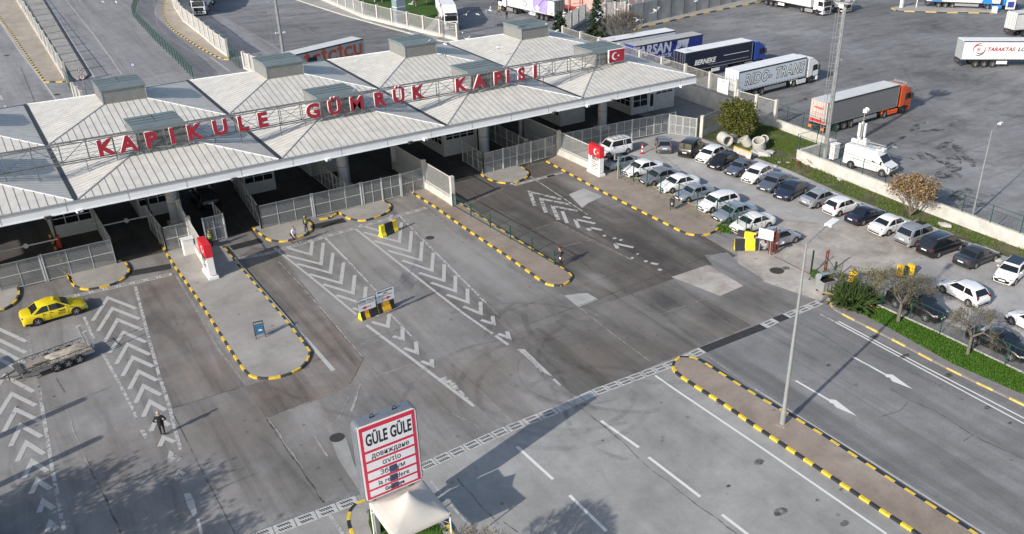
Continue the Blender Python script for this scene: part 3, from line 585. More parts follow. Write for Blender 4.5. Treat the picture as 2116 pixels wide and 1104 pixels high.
g.box(((XL + XR) / 2, Y0 + 2 * BD + .05, EZ - .42), (XR - XL, .14, .84), 0, 0)
for x in (XL, XR): g.box((x, Y0 + BD, EZ - .42), (.14, 2 * BD, .84), 0, 0)
for k in range(0, 18): g.box((XL + 2 + k * 4.6, Y0 - .165, EZ - .42), (.03, .02, .76), 0, 1)
g.build('fascia', [fasc, galv], canopy, world=True)
g = MB(); g.box(((XL + XR) / 2, Y0 + BD, EZ - .78), (XR - XL - .3, 2 * BD - .2, .06), 0, 0)
for k in range(15): g.box((XL + 3 + k * 5.4, Y0 + BD, EZ - .9), (.22, 2 * BD - .3, .2), 0, 1)
g.build('soffit', [mat('soffit_sheet', (.42, .42, .42), .7), galv], canopy, world=True)
for k in range(-1, 4):
    for y in (84.2, 100.6):
        x = 13.4 + 16.6 * k
        g = MB(); g.tube((x, y, 0), (x, y, EZ - .8), .52, n=20, m=0); g.tube((x, y, 2.4), (x, y, 2.5), .54, n=20, m=1); g.tube((x + .62, y - .05, 0), (x + .62, y - .05, EZ - .8), .08, m=1)
        g.box((x, y, .3), (1.5, 1.5, .28), 0, 2)
        g.build('column', [mat('column_paint', (.50, .52, .53), .5, var=.12), galv, conc], canopy, world=True, smooth=True)
# cameras and floodlights fixed under the fascia
for i, (px, py) in enumerate([(108, 470), (160, 428), (487, 372), (677, 328), (845, 292), (875, 285), (1145, 232), (1208, 215), (1270, 208), (1397, 174)]):
    x = P(px, py, 6.3).x; e = empty('surveillance_camera', (x, Y0 - .1, 6.25), ['small dark camera', 'small pale camera'][i % 2] + ' under the canopy fascia, number %s from the left' % ['one', 'two', 'three', 'four', 'five', 'six', 'seven', 'eight', 'nine', 'ten'][i], 'camera', 'cameras under the canopy fascia')
    b = MB(); b.box((0, -.15, 0), (.5, .28, .22), .3, 0); b.build('housing', [white if i % 2 else darkm], e, bevel=.03)
    b = MB(); b.tube((0, 0, .05), (0, .12, .25), .04); b.build('bracket', galv, e); b = MB(); b.tube((-.05, -.3, 0), (-.06, -.34, 0), .07); b.build('lens', glass, e)
# ------------------------------------------------------------------ rooftop lettering
SY, SZ0, SZ1 = 82.05, 8.62, 10.25
xe = P(1228, 118, 9.6).x
tr = empty('rooftop_truss', (30, SY, SZ0), 'long grey steel lattice carrying the red letters above the canopy', 'sign frame')
b = MB(); x0 = -9.; trm = mat('truss_steel', (.20, .205, .205), .55, .2, .15)
for z in (SZ0, SZ1):
    for y in (SY, SY - .55): b.beam((x0, y, z), (xe, y, z), .09, .09)
for k in range(1, 5): b.beam((x0, SY - .55, SZ0 + k * (SZ1 - SZ0) / 5), (xe, SY - .55, SZ0 + k * (SZ1 - SZ0) / 5), .03, .03)
b.build('chord', trm, tr, world=True)
b = MB(); n = int((xe - x0) / 2.05)
for k in range(n + 1):
    x = x0 + k * (xe - x0) / n
    for y in (SY, SY - .55): b.beam((x, y, SZ0), (x, y, SZ1), .06, .06)
    for z in (SZ0, SZ1): b.beam((x, SY - .55, z), (x, SY, z), .05, .05)
    if k < n:
        x2 = x0 + (k + 1) * (xe - x0) / n; a, c_ = (SZ0, SZ1) if k % 2 else (SZ1, SZ0); b.beam((x, SY - .02, a), (x2, SY - .02, c_), .05, .05); b.beam((x, SY, SZ1 if k % 2 else SZ0), (x2, SY - .55, SZ1), .035, .035)
for k in range(-1, 4):
    for dx in (-6.4, -4, -2.2, 2.2, 4.2, 6.5):
        x = 13.5 + 16.6 * k + dx
        if x < xe: b.beam((x, SY - .25, EZ + .2), (x, SY - .25, SZ0), .06, .06)
b.build('lattice', trm, tr, world=True)
letters = [('K', 216, 300), ('A', 263, 291), ('P', 310, 281), ('I', 354, 272), ('K', 399, 263), ('U', 453, 253), ('L', 500, 247), ('E', 541, 240), ('G', 646, 224), ('Ü', 690, 214), ('M', 736, 208), ('R', 783, 200), ('Ü', 823, 192), ('K', 862, 187), ('K', 951, 171), ('A', 990, 163), ('P', 1028, 156), ('I', 1049, 153), ('S', 1077, 149), ('I', 1105, 144)]
for i, (ch, px, py) in enumerate(letters):
    p = P(px, py, 9.4); x = p.x - (p.y - (SY - .7)) * 0  # x is read where the sight line meets the letter plane
    d = RM @ Vector((px - CX, -(py - CY), -F)); t = (SY - .7) / d.y; x = d.x * t; z = HC + d.z * t
    o = text_obj(ch, 1.84, lightred, (0, 0, 0), (R(90), 0, 0), None, 'letter', bold={'Ü': .06, 'M': .05}.get(ch, .08), depth=.02, squeeze=1.02)
    o.parent = tr; o.location = Vector((x, SY - .76, 9.42)) - Vector(tr.location); o['label'] = 'red rooftop letter ' + ch
    k = text_obj(ch, 1.84, mat('letter_edge', (.72, .66, .66), .5), (0, 0, 0), (R(90), 0, 0), None, 'letter_casing', bold={'Ü': .063, 'M': .053}.get(ch, .083), depth=.09, squeeze=1.02)
    k.parent = o; k.location = (0, 0, -.115); k.rotation_euler = (0, 0, 0)
# flag sign on the right-hand box
def crescent(mb, cx, cz, r, plane, m=1, flip=1):
    """crescent and star as thin raised shapes; plane maps (u, v, depth) to a point"""
    pts = []; n = 26; off = .30 * r; ri = .80 * r
    a0 = R(42)
    outer = [(cx + r * math.cos(t), cz + r * math.sin(t)) for t in (a0 * .78 + (2 * math.pi - 1.56 * a0) * i / n for i in range(n + 1))]
    inner = [(cx + off * flip + ri * math.cos(t), cz + ri * math.sin(t)) for t in (a0 + .12 + (2 * math.pi - 2 * a0 - .24) * i / n for i in range(n + 1))]
    if flip < 0: outer = [(2 * cx - x, z) for x, z in outer]; inner = [(2 * cx - x, z) for x, z in inner]; inner = [(x, z) for x, z in inner]
    k = len(mb.v); mb.v += [tuple(plane(u, v, .0)) for u, v in outer + inner]
    for i in range(n): mb.f.append((k + i, k + i + 1, k + n + 1 + i + 1, k + n + 1 + i)); mb.m.append(m)
    sx = cx + flip * r * 1.22; rs = r * .42
    st_ = [(sx + (rs if i % 2 == 0 else rs * .4) * math.cos(math.pi + i * math.pi / 5) * 1, cz + (rs if i % 2 == 0 else rs * .4) * math.sin(math.pi + i * math.pi / 5)) for i in range(10)]
    for i in range(10):
        j = (i + 1) % 10; mb.add([plane(sx, cz, 0), plane(*st_[i], 0), plane(*st_[j], 0)], [(0, 1, 2)], m)
fx = 13.5 + 16.6 * 3 - .25 + .55; fy = Y0 + BD / 2 - 2.75
fl = empty('flag_sign', (fx, fy, 8.7), 'red box sign with white crescent and star on the rightmost rooftop box', 'flag sign')
b = MB(); b.box((0, .12, .75), (2.3, .22, 1.5), 0, 0); b.build('casing', white, fl)
b = MB(); b.box((0, 0, .75), (2.2, .02, 1.42), 0, 0); crescent(b, -.3, .75, .43, lambda u, v, d: Vector((u, -.016, v))); b.build('flag_face', [lightred, white], fl)

# ================================================================== BOOTHS
wallm = mat('pale_block_wall', (.50, .50, .48), .75, var=.1, scale=3); framew = mat('white_frame', (.6, .6, .6), .5)
def wall_courses(m_):
    nt = m_.node_tree
booths = []
def booth(x, y, wx, dy, h, label, wins, name='customs_booth', cat='booth', door=None, low=1.1, top=2.5):
    e = empty(name, (x, y, 0), label, cat, 'customs booths under the canopy' if name == 'customs_booth' else None)
    b = MB(); b.box((wx / 2, dy / 2, h / 2), (wx, dy, h), 0, 0)
    k = int(h / .3)
    for i in range(1, k): b.box((wx / 2, dy / 2, i * .3), (wx + .012, dy + .012, .02), 0, 1)
    b.build('wall', [wallm, mat('wall_joint', (.34, .34, .33), .8)], e)
    b = MB(); b.box((wx / 2, dy / 2, h + .08), (wx + .4, dy + .4, .18), 0, 0); b.build('roof', concw, e)
    for (side, a, c_, z0, z1) in wins:
        n = max(1, round((c_ - a) / 1.0)); f = MB(); g_ = MB()
        def bx(mb, u0, u1, z0_, z1_, dep, m=0):
            if side == 'f': mb.box(((u0 + u1) / 2, -dep / 2 - .004, (z0_ + z1_) / 2), (u1 - u0, dep, z1_ - z0_), 0, m)
            else: mb.box((-dep / 2 - .004, (u0 + u1) / 2, (z0_ + z1_) / 2), (dep, u1 - u0, z1_ - z0_), 0, m)
        bx(g_, a, c_, z0, z1, .02)
        bx(f, a, c_, z0 - .05, z0, .07); bx(f, a, c_, z1, z1 + .05, .07); bx(f, a, c_, (z0 + z1) / 2 - .03, (z0 + z1) / 2 + .03, .05)
        for i in range(n + 1): u = a + (c_ - a) * i / n; bx(f, u - .035, u + .035, z0, z1, .06)
        w_ = f.build('window', framew, e); g_.build('pane', glass, w_)
    if door:
        a, c_, z1 = door; b = MB(); b.box(((a + c_) / 2, -.03, z1 / 2 + .1), (c_ - a, .06, z1), 0, 0); b.box(((a + c_) / 2, -.07, z1 / 2 + .3), ((c_ - a) * .6, .02, z1 * .7), 0, 1); d = b.build('door', [framew, glass], e)
        b = MB(); b.box((c_ - .12, -.09, 1.1), (.04, .04, .18), 0, 0); b.build('handle', galv, d)
    return e
booth(3.4, 87.6, 3.6, 7, 3.1, 'pale booth behind the two-panel gate at far left', [('f', .15, 3.45, 1.25, 2.5), ('s', .4, 4, 1.25, 2.5)])
booth(10.9, 88.0, 2.9, 7, 3.1, 'narrow pale booth left of the leftmost column', [('f', .15, 2.7, 1.25, 2.5)])
booth(20.9, 88.0, 3.2, 7, 3.1, 'pale booth beside the lane with the dark car', [('f', .15, 3.0, 1.25, 2.5), ('s', .4, 4, 1.25, 2.5)])
booth(28.3, 89.4, 3.2, 7, 3.1, 'pale booth directly behind the second column', [('f', .15, 3.0, 1.6, 2.5), ('s', .4, 4, 1.25, 2.5)])
booth(42.9, 86.7, 4.3, 8, 3.1, 'pale booth with dark steps left of the third column', [('f', .3, 3.9, 1.9, 2.6), ('s', .4, 4, 1.25, 2.5)])
booth(59.8, 88.2, 3.7, 7, 3.1, 'pale booth with a high window strip right of the third column', [('f', .2, 3.5, 2.1, 2.75), ('s', .4, 4, 1.25, 2.5)])
booth(69.8, 86.8, 7.2, 9, 3.1, 'large pale customs cabin with door at the right end of the canopy', [('f', .25, 2.6, .95, 2.55), ('f', 4.0, 6.8, 2.1, 2.6), ('s', .25, 4.2, 1.1, 2.45)], name='customs_cabin', cat='cabin', door=(2.85, 3.75, 2.35))
booth(-8.5, 88, 3.4, 7, 3.1, 'pale booth beyond the left edge of the fence', [('f', .2, 3.2, 1.25, 2.5)])
# ================================================================== FENCES AND GATES
def mesh_panel(mb, a, c_, z0, z1, m=1, sp=.07, w_=.028, hsp=.11):
    """welded mesh of real wires between plan points a and c_"""
    d = (c_ - a); L = d.length; d = d.normalized(); n = int(L / sp)
    for i in range(1, n):
        p = a + d * (i * L / n); q = d * w_ / 2
        mb.add([(p.x - q.x, p.y - q.y, z0), (p.x + q.x, p.y + q.y, z0), (p.x + q.x, p.y + q.y, z1), (p.x - q.x, p.y - q.y, z1)], [(0, 1, 2, 3)], m)
    k = int((z1 - z0) / hsp)
    for i in range(1, k):
        z = z0 + (z1 - z0) * i / k
        mb.add([(a.x, a.y, z - w_ / 2), (c_.x, c_.y, z - w_ / 2), (c_.x, c_.y, z + w_ / 2), (a.x, a.y, z + w_ / 2)], [(0, 1, 2, 3)], m)
galvm = mat('galvanised_mesh', (.36, .38, .385), .5, .2, .05); gframe = mat('pale_steel_frame', (.52, .54, .54), .45, .1, .06)
def gate(name, pts, H_, label, panels, cat='gate', z0=.12, group='white mesh gates along the canopy front'):
    """mesh gate line: posts, frames and mid rails"""
    pts = [Vector((p[0], p[1], 0)) for p in pts]
    e = empty(name, pts[0], label, cat, group)
    L0 = pts[0]
    for (a, c_), n in zip(zip(pts, pts[1:]), panels):
        for i in range(n):
            p = a.lerp(c_, i / n); q = a.lerp(c_, (i + 1) / n); d = (q - p).normalized(); p = p + d * .05; q = q - d * .05
            b = MB()
            for z in (z0, (z0 + H_) / 2, H_): b.beam((p.x, p.y, z), (q.x, q.y, z), .05, .05)
            for k in range(4 if (q - p).length > 3 else 3):
                nn = 3 if (q - p).length > 3 else 2; r_ = p.lerp(q, k / nn); b.beam((r_.x, r_.y, z0), (r_.x, r_.y, H_), .06 if k in (0, nn) else .035, .06)
            f = b.build('gate_leaf', gframe, e, world=True)
            b = MB(); mesh_panel(b, p, q, z0, H_, 0); o = b.build('mesh', galvm, None); o.parent = f; o.location = -Vector(e.location)
    for p in pts: b = MB(); b.box((p.x, p.y, H_ / 2 + .05), (.10, .10, H_ + .1)); b.build('post', gframe, e, world=True)
    return e
GY = 78.7
gate('mesh_gate', [(-9, GY), (-3.3, GY), (1.6, GY)], 2.35, 'long faded mesh gate at the left picture edge', [2, 1])
gate('mesh_gate', [(1.75, GY), (7.1, GY)], 2.4, 'three-by-two mesh gate left of the first open lane', [1])
gate('mesh_gate', [(7.1, GY), (7.0, 89)], 2.4, 'mesh fence running back along the left side of the first open lane', [3], 'fence')
gate('mesh_gate', [(11.2, GY), (13.4, GY)], 2.4, 'single narrow mesh gate left of the bar fence behind the flag panel', [1])
gate('mesh_gate', [(11.2, GY), (11.1, 84.6)], 2.4, 'short mesh fence running back from the single narrow gate', [2], 'fence')
gate('mesh_gate', [(14.6, GY), (16.4, GY + .1)], 2.4, 'small mesh gate right of the bar fence behind the flag panel', [1])
gate('mesh_gate', [(16.4, GY), (16.4, 82)], 2.4, 'short mesh fence beside the guard in the bright vest', [1], 'fence')
gate('mesh_gate', [(19.6, GY), (24.6, GY)], 2.4, 'mesh gate nearest the man in the white shirt', [1])
gate('mesh_gate', [(24.75, GY), (29.6, GY)], 2.4, 'mesh gate behind the guard in the middle of the row', [1])
gate('mesh_gate', [(29.8, GY), (31.8, GY), (34.0 - .2, GY)], 2.4, 'pair of narrow mesh gate leaves at the second column', [1, 1])
gate('mesh_gate', [(33.9, GY), (38.6 - 2.0, GY + .3)], 2.4, 'mesh gate joining the bar fence in the middle', [1])
gate('mesh_gate', [(19.6, GY), (20.6, 90.6)], 2.4, 'mesh fence running back on the left of the middle gates', [4], 'fence')
gate('mesh_gate', [(28.4, GY + 1), (28.4, 93)], 2.4, 'mesh fence running back beside the second column', [4], 'fence')
gate('mesh_gate', [(43.7, 79.2), (46.2, 79.3), (49.9, 79.5), (53.9, 79.8)], 2.4, 'mesh gate row at the third column', [1, 2, 2])
gate('mesh_gate', [(43.7, 79.2), (43.9, 84.2)], 2.4, 'short mesh fence running back at the third column', [2], 'fence')
gate('mesh_gate', [(50.0, 79.6), (50.0, 90)], 2.4, 'mesh fence running back between the third column and the bar fence', [4], 'fence')
gate('mesh_gate', [(54.5, 79.8), (59.5, 79.5), (64, 79.3), (70.2, GY)], 2.4, 'long mesh gate row behind the parked white van', [2, 2, 2])
gate('mesh_gate', [P(1382, 277), P(1438, 286)], 2.4, 'sunlit mesh gate behind the parked cars, joining the concrete post', [2], 'gate')

def bar_fence(name, a, c_, label, n=1, base=.6, H_=2.7, posts=(1, 1), bars=True, group='white bar fences on concrete bases', cat='fence', m=None, sp=.14, zb=0., bw=.3, pm=None, bt=.026):
    a, c_ = Vector((a[0], a[1], 0)), Vector((c_[0], c_[1], 0)); d = c_ - a; L = d.length; d.normalize(); rz = math.atan2(d.y, d.x)
    e = empty(name, (a.x, a.y, zb), label, cat, group, rz); m = m or mat('pale_bar_paint', (.55, .55, .53), .6, var=.1); pm = pm or concw
    b = MB(); b.box((L / 2, 0, base / 2), (L, bw, base)); b.build('base_wall', pm, e)
    for i in range(n + 1):
        if (i == 0 and not posts[0]) or (i == n and not posts[1]): continue
        b = MB(); b.box((L * i / n, 0, (H_ + .1) / 2), (.36, .42, H_ + .1)); b.build('post', pm, e, bevel=.03, seg=1)
    for i in range(n):
        b = MB(); x0, x1 = L * i / n + .2, L * (i + 1) / n - .2
        for z in (base + .12, H_ - .1): b.beam((x0, 0, z), (x1, 0, z), .06, .06)
        k = int((x1 - x0) / sp)
        for j in range(1, k): b.beam((x0 + (x1 - x0) * j / k, 0, base + .12), (x0 + (x1 - x0) * j / k, 0, H_ - .02), bt, bt)
        b.build('bars', m, e)
    return e
bar_fence('bar_fence', (13.1, 72.0), (13.4, 78.6), 'whitewashed bar fence behind the left flag panel', 1, 1.0, 2.9)
bar_fence('bar_fence', (13.4, 78.9), (13.7, 83.2), 'bar fence under the canopy behind the left flag panel', 1, 1.0, 2.9, (0, 1))
bar_fence('bar_fence', (36.9, 73.4), (36.75, 79.2), 'sunlit bar fence between the middle gates and the green railing', 1, .9, 3.1)
bar_fence('bar_fence', (36.75, 79.5), (36.6, 86.4), 'shaded bar fence behind the middle gates', 1, .9, 3.0, (0, 1))
bar_fence('bar_fence', (53.9, 73.7), (53.7, 79.6), 'sunlit bar fence beside the right flag panel', 1, .9, 2.9)
bar_fence('bar_fence', (53.7, 79.9), (53.5, 87.4), 'shaded bar fence behind the right gates', 1, .9, 2.9, (0, 1))
# retaining wall with bar fence (right of the canopy)
bar_fence('retaining_wall', (80.4, 79.0), (80.6, 118), 'tall weather-stained concrete wall topped by white bars, right of the canopy', 8, 2.1, 4.6, m=mat('rusty_white_bars', (.42, .40, .37), .7, var=.35, scale=3), group=None, cat='wall', bw=.4)
bar_fence('bar_fence', (81.2, 72.8), (80.6, 78.8), 'bar fence behind the round green tree', 2, 1.2, 3.4)
bar_fence('bar_fence', P(1449, 284), (80.0, 77.6), 'low-walled bar fence left of the round green tree', 1, .8, 2.6, m=galv)
b = MB(); q = P(1547, 178, 3.2)
nb = empty('notice_board', (80.2, 81.2, 2.4), 'white printed board fixed on the bar fence by the white lettered lorry', 'notice board')
b = MB(); b.box((0, 0, .95), (.04, 2.0, 1.9)); b.build('board', white, nb)
text_obj('T', .5, black, (-.03, 0, 1.5), (R(90), 0, R(-90)), nb, bold=.02); bars(nb, 1, 1.7, -.03, 0, 1.15, .2, mat('dark_print', (.08, .08, .09), .6), 'y'); bars(nb, 4, 1.6, -.03, 0, .9, .2, mat('grey_ink', (.4, .4, .42), .6), 'y')
# white low walls between car park and yard
def low_wall(pts, h, label, t=.3, name='low_wall', m=None):
    e = None
    o = MB(); q = [Vector((p[0], p[1], 0)) for p in pts]
    for a, c_ in zip(q, q[1:]):
        d = (c_ - a).normalized(); L = (c_ - a).length; o.box(((a + c_) / 2 + Vector((0, 0, h / 2))), (L, t, h), math.atan2(d.y, d.x), 0)
        o.box(((a + c_) / 2 + Vector((0, 0, h + .03))), (L, t + .06, .06), math.atan2(d.y, d.x), 1)
    x = o.build(name, [m or concw, mat('wall_cap', (.55, .53, .47), .85, var=.25, scale=4)]); tag(x, label, 'wall'); return x
low_wall([(74.5, 62.9), (74.0, 48), (73.6, 10)], 1.25, 'long white wall between the grass verge and the lorry yard')
low_wall([(81.4, 73.8), (81.0, 63.1)], 1.0, 'short white wall beside the steel mast')
low_wall([(74.7, 63.1), (81.0, 63.1)], 1.1, 'low ochre-capped wall between mast and van', m=conc)
# ------------------------------------------------------------------ green mesh fences
def green_fence(pts, H_, label, sp=2.5, mesh=True, z=0., wsp=.16, post=.06, group='green steel mesh fences', brace=False, name='mesh_fence', w_=.012, hsp=.32):
    pts = [Vector((p[0], p[1], 0)) for p in pts]; e = empty(name, (pts[0].x, pts[0].y, z), label, 'fence', group)
    mm = MB(); rr = MB()
    for a, c_ in zip(pts, pts[1:]):
        L = (c_ - a).length; n = max(1, round(L / sp))
        for i in range(n):
            p, q = a.lerp(c_, i / n), a.lerp(c_, (i + 1) / n)
            b = MB(); b.box((p.x, p.y, z + H_ / 2), (post, post, H_)); b.build('post', green_p, e, world=True)
            if mesh: mesh_panel(mm, p, q, z + .08, z + H_ - .08, 0, wsp, w_, hsp)
            rr.beam((p.x, p.y, z + H_ - .06), (q.x, q.y, z + H_ - .06), .04, .04)
            if brace: rr.beam((p.x, p.y, z + .1), (q.x, q.y, z + .1), .03, .03)
    p = pts[-1]; b = MB(); b.box((p.x, p.y, z + H_ / 2), (post, post, H_)); b.build('post', green_p, e, world=True)
    if mesh: mm.build('wire_mesh', green_p, e, world=True)
    if rr.v: rr.build('rail', green_p, e, world=True)
    return e
green_fence([(36.75, 73.2), (37.8, 56.8)], 1.35, 'low green railing along the long narrow pavement where the man walks', 3.2, z=.14, brace=True, wsp=.3, hsp=.45, post=.09)
green_fence([(55.4, 72.6), (55.6, 64), (56.0, 56.2)], 2.0, 'thin green fence in front of the near row of parked cars', 2.35, z=.0, mesh=True, wsp=.4, hsp=.6, post=.08)
green_fence([(56.0, 56.2), (55.9, 54.4), (55.3, 51.6)], 2.2, 'green mesh gate panel beside the stacked concrete barriers', 1.4, wsp=.12, hsp=.2, brace=True)
green_fence([(54.9, 36.2), (55.0, 10)], 1.9, 'green fence between the grass strip and the car park', 2.5, wsp=.4, hsp=.6)
green_fence([(74.5, 62.8), (74.0, 48), (73.6, 10)], 3.0, 'tall green fence along the long white yard wall', 2.9, wsp=.4, hsp=.6, w_=.010)
green_fence([(81.5, 73.6), (81.0, 63.2), (74.7, 63.3)], 3.0, 'green fence around the mast enclosure', 2.6, wsp=.3, hsp=.5)
green_fence(PP([(300, -14), (284, 10), (276, 35), (293, 55), (321, 85), (364, 126), (400, 164)]), 2.0, 'curving green panel fence between two upper lanes', 2.3, wsp=.10, hsp=.25, w_=.03, post=.09)
green_fence([(P(476, 124).x, P(476, 124).y), (P(496, 141).x, P(496, 141).y)], 2.6, 'short green gate at the end of the upper white fence', 2.2, wsp=.12, w_=.03)
green_fence([(P(137, 175).x, P(137, 175).y), (P(158, 200).x, P(158, 200).y)], 2.4, 'green gate at the end of the upper left white fence', 2.2, wsp=.12, w_=.03)
# upper white fences
bar_fence('bar_fence', P(140, 172), P(16, -30), 'white fence on the far left beside the beige pavement', 16, .5, 3.0, sp=1.2, bt=.05)
bar_fence('bar_fence', P(158, 208), P(176, 226), 'short white fence with a rust-red banner behind the canopy', 2, .3, 2.4, sp=.2, bt=.06)
q = PP([(356, 0), (362, 18), (381, 47), (416, 74), (446, 101), (472, 120)])
for i, (a, c_) in enumerate(zip(q, q[1:])):
    bar_fence('bar_fence', a, c_, 'white fence section %s along the curved upper pavement' % ['farthest', 'second farthest', 'middle', 'second nearest', 'nearest'][i], max(1, round((c_ - a).length / 4)), .6, 2.9, (1, i == 4), sp=.14, bt=.07)
bar_fence('bar_fence', P(507, 143), P(560, 165), 'white fence just behind the canopy by the left mast', 4, .4, 2.6, sp=.14, bt=.08)
bar_fence('bar_fence', P(655, -4), P(752, 38), 'white fence along the lawn, far half', 6, .6, 3.0, sp=.2, bt=.04)
bar_fence('bar_fence', P(752, 38), P(946, 86), 'white fence along the lawn, near half', 6, .6, 3.0, (0, 1), sp=.2, bt=.04)
bar_fence('bar_fence', P(1150, 80), P(1208, 44), 'white fence panels left of the conifers behind the canopy', 4, .5, 3.2, sp=.16, bt=.06)
bar_fence('bar_fence', P(1208, 44), P(1290, 40), 'white fence panels behind the conifers', 4, .4, 3.2, (0, 1), sp=.16, bt=.06)
# ================================================================== VEHICLES
def paintm(name, col, metal=.0, rough=.28):
    return mat('car_paint_' + name, col, rough, metal, .04, 1.5, coat=.6)
CARP = dict(white=((.74, .75, .76), 0), cream=((.70, .71, .68), 0), silver=((.42, .44, .46), .5), blue_silver=((.36, .395, .44), .5), grey=((.15, .16, .175), .4), grey_blue=((.13, .155, .20), .4), navy=((.025, .035, .07), .2), night=((.012, .015, .035), .1), black=((.012, .012, .014), .1), dark_grey=((.045, .05, .06), .3), yellow=((.74, .58, .01), 0), slate=((.22, .235, .26), .4))
# type: L, W, H, wheelbase, front overhang, nose z, hood z, belt z, tail z, x of screen base, roof front, roof rear, rear glass base (fractions of L from the nose)
CT = dict(sedan=(4.55, 1.80, 1.46, 2.66, .88, .64, .92, .94, .99, .245, .44, .66, .87),
          oldsedan=(4.35, 1.68, 1.39, 2.55, .82, .70, .89, .91, .92, .28, .425, .66, .80),
          hatch=(4.05, 1.75, 1.48, 2.52, .80, .66, .94, .96, .96, .235, .45, .80, .965),
          estate=(4.50, 1.78, 1.50, 2.62, .88, .66, .92, .95, .95, .245, .43, .84, .975),
          suv=(4.65, 1.88, 1.72, 2.70, .90, .78, 1.06, 1.09, 1.08, .25, .39, .86, .98),
          mpv=(4.75, 1.88, 1.70, 2.88, .95, .70, 1.02, 1.04, 1.03, .20, .385, .87, .985),
          combi=(4.40, 1.82, 1.82, 2.72, .90, .74, 1.08, 1.15, 1.12, .24, .38, .95, .995))
_mc = {}
def car_body(tp, colname):
    L, W, H, wb, fo, nz, hz, bz, tz, a, b_, c_, d_ = CT[tp]
    pm = paintm(colname, *CARP[colname]) if colname != 'yellow' else paintm('yellow', *CARP['yellow'])
    X = lambda f: L / 2 - f * L
    st_ = [(0, nz - .16, .72), (.012, nz - .06, .82), (.045, nz + .02, .90), (.10, nz + .10, .96), (.18, hz - .08, .985), (a - .01, hz, 1), (a + .08, bz, 1), (.5, bz, 1), (c_ - .02, bz + .01, 1)]
    if d_ < .93: st_ += [(d_, tz, .985), (.93, tz - .02, .97), (.975, tz - .06, .93), (.992, tz - .2, .86), (1, .62, .80)]
    else: st_ += [(.93, bz, .975), (.975, bz - .02, .94), (.992, bz - .12, .87), (1, .62, .82)]
    mb = MB(); hw = W / 2; rings = []
    for f, zt, k in st_:
        w_ = hw * k; zt = max(zt, .45); zs = zt - .10
        half = [(0, zt + .015), (.45 * w_, zt + .01), (.80 * w_, zt - .015), (.93 * w_, zt - .06), (w_, zt - .17), (w_ * 1.0, .52), (w_ * .985, .36), (w_ * .93, .21), (0, .19)]
        ring = [(X(f), y, z) for y, z in half] + [(X(f), -y, z) for y, z in half[1:-1]][::-1]
        rings.append(ring)
    n = len(rings[0])
    for i, rg in enumerate(rings): mb.v += rg
    for i in range(len(rings) - 1):
        for j in range(n):
            k = (j + 1) % n; mb.f.append((i * n + j, i * n + k, (i + 1) * n + k, (i + 1) * n + j)); mb.m.append(1 if j in (7, 8, 6, 9) and False else 0)
    mb.f.append(tuple(range(n - 1, -1, -1))); mb.m.append(0); e0 = (len(rings) - 1) * n; mb.f.append(tuple(range(e0, e0 + n))); mb.m.append(0)
    # cabin: lofted with tumblehome and rounded roof edge
    yb, yt = hw * .93, hw * .73
    xa, xb, xc, xd = X(a), X(b_), X(c_), X(d_)
    sect = []
    def sec(xbot, xtop, zt, k=1.):
        return [(xbot, yb * k, bz - .05), ((xbot * .14 + xtop * .86), (yb * .2 + yt * .8) * k + .015, bz + (zt - bz) * .87), (xtop, yt * k, zt - .015), (xtop, yt * .5 * k, zt + .01), (xtop, 0, zt + .018)]
    ss = [sec(xa, xb + (xa - xb) * .12, H - .075, .97), sec(xb + .02, xb - .15, H - .03), sec((xb + xc) / 2, (xb + xc) / 2, H), sec(xc + .25, xc + .2, H - .02), sec(xd, xc - (xc - xd) * .14 if d_ < .93 else xc - (xc - xd) * .3, H - .085, .95)]
    k0 = len(mb.v); m_ = 9
    for s_ in ss: mb.v += s_ + [(x, -y, z) for x, y, z in s_[:-1]][::-1]
    for i in range(len(ss) - 1):
        for j in range(m_ - 1): mb.f.append((k0 + i * m_ + j + 1, k0 + i * m_ + j, k0 + (i + 1) * m_ + j, k0 + (i + 1) * m_ + j + 1)); mb.m.append(0)
    mb.f.append(tuple(k0 + j for j in range(m_))); mb.m.append(0); e0 = k0 + (len(ss) - 1) * m_; mb.f.append(tuple(e0 + j for j in range(m_ - 1, -1, -1))); mb.m.append(0)
    # dark sills, lower bumpers, grille, wheel housings
    mb.box((0, 0, .25), (L - .25, W - .1, .16), 0, 1)
    mb.box((L / 2 - .06, 0, .34), (.16, W * .62, .16), 0, 1); mb.box((L / 2 - .02, 0, nz - .12), (.07, W * .36, .13), 0, 1); mb.box((-L / 2 + .06, 0, .33), (.16, W * .7, .14), 0, 1)
    fx, rx = L / 2 - fo, L / 2 - fo - wb
    for x in (fx, rx):
        mb.tube((x, -hw - .004, .33), (x, hw + .004, .33), .375, n=18, m=1)
    # shut lines
    for s_ in (-1, 1):
        for f in (a + .06, (b_ + c_) / 2 + .03, min(c_ + .02, .8)): mb.box((X(f), s_ * (hw + .0), .62), (.018, .012, .55), 0, 1)
        for f in ((b_ + c_) / 2 - .0, min(c_, .78)): mb.box((X(f), s_ * (hw + .006), bz - .16), (.16, .03, .025), 0, 1)
    o = mb.build('body', [pm, black], None, smooth=True); me = o.data; bpy.data.objects.remove(o)
    # glass
    def lerp(p, q, t): return tuple(p[i] + (q[i] - p[i]) * t for i in range(3))
    G = {}
    off = .012
    def quad(p, name, nrm):
        nrm = Vector(nrm).normalized() * off; mb2 = MB(); mb2.add([Vector(v) + nrm for v in p], [tuple(range(len(p)))], 0)
        bm = bmesh.new(); 
        o_ = mb2.build(name, glass); m2 = o_.data; bpy.data.objects.remove(o_); G.setdefault(name, []).append(m2)
    # windscreen
    s0 = ss[0]; B = Vector(s0[0]); T = Vector(s0[2]); dz = lambda P_, Q, t: P_ + (Q - P_) * t
    M1 = Vector(s0[1])
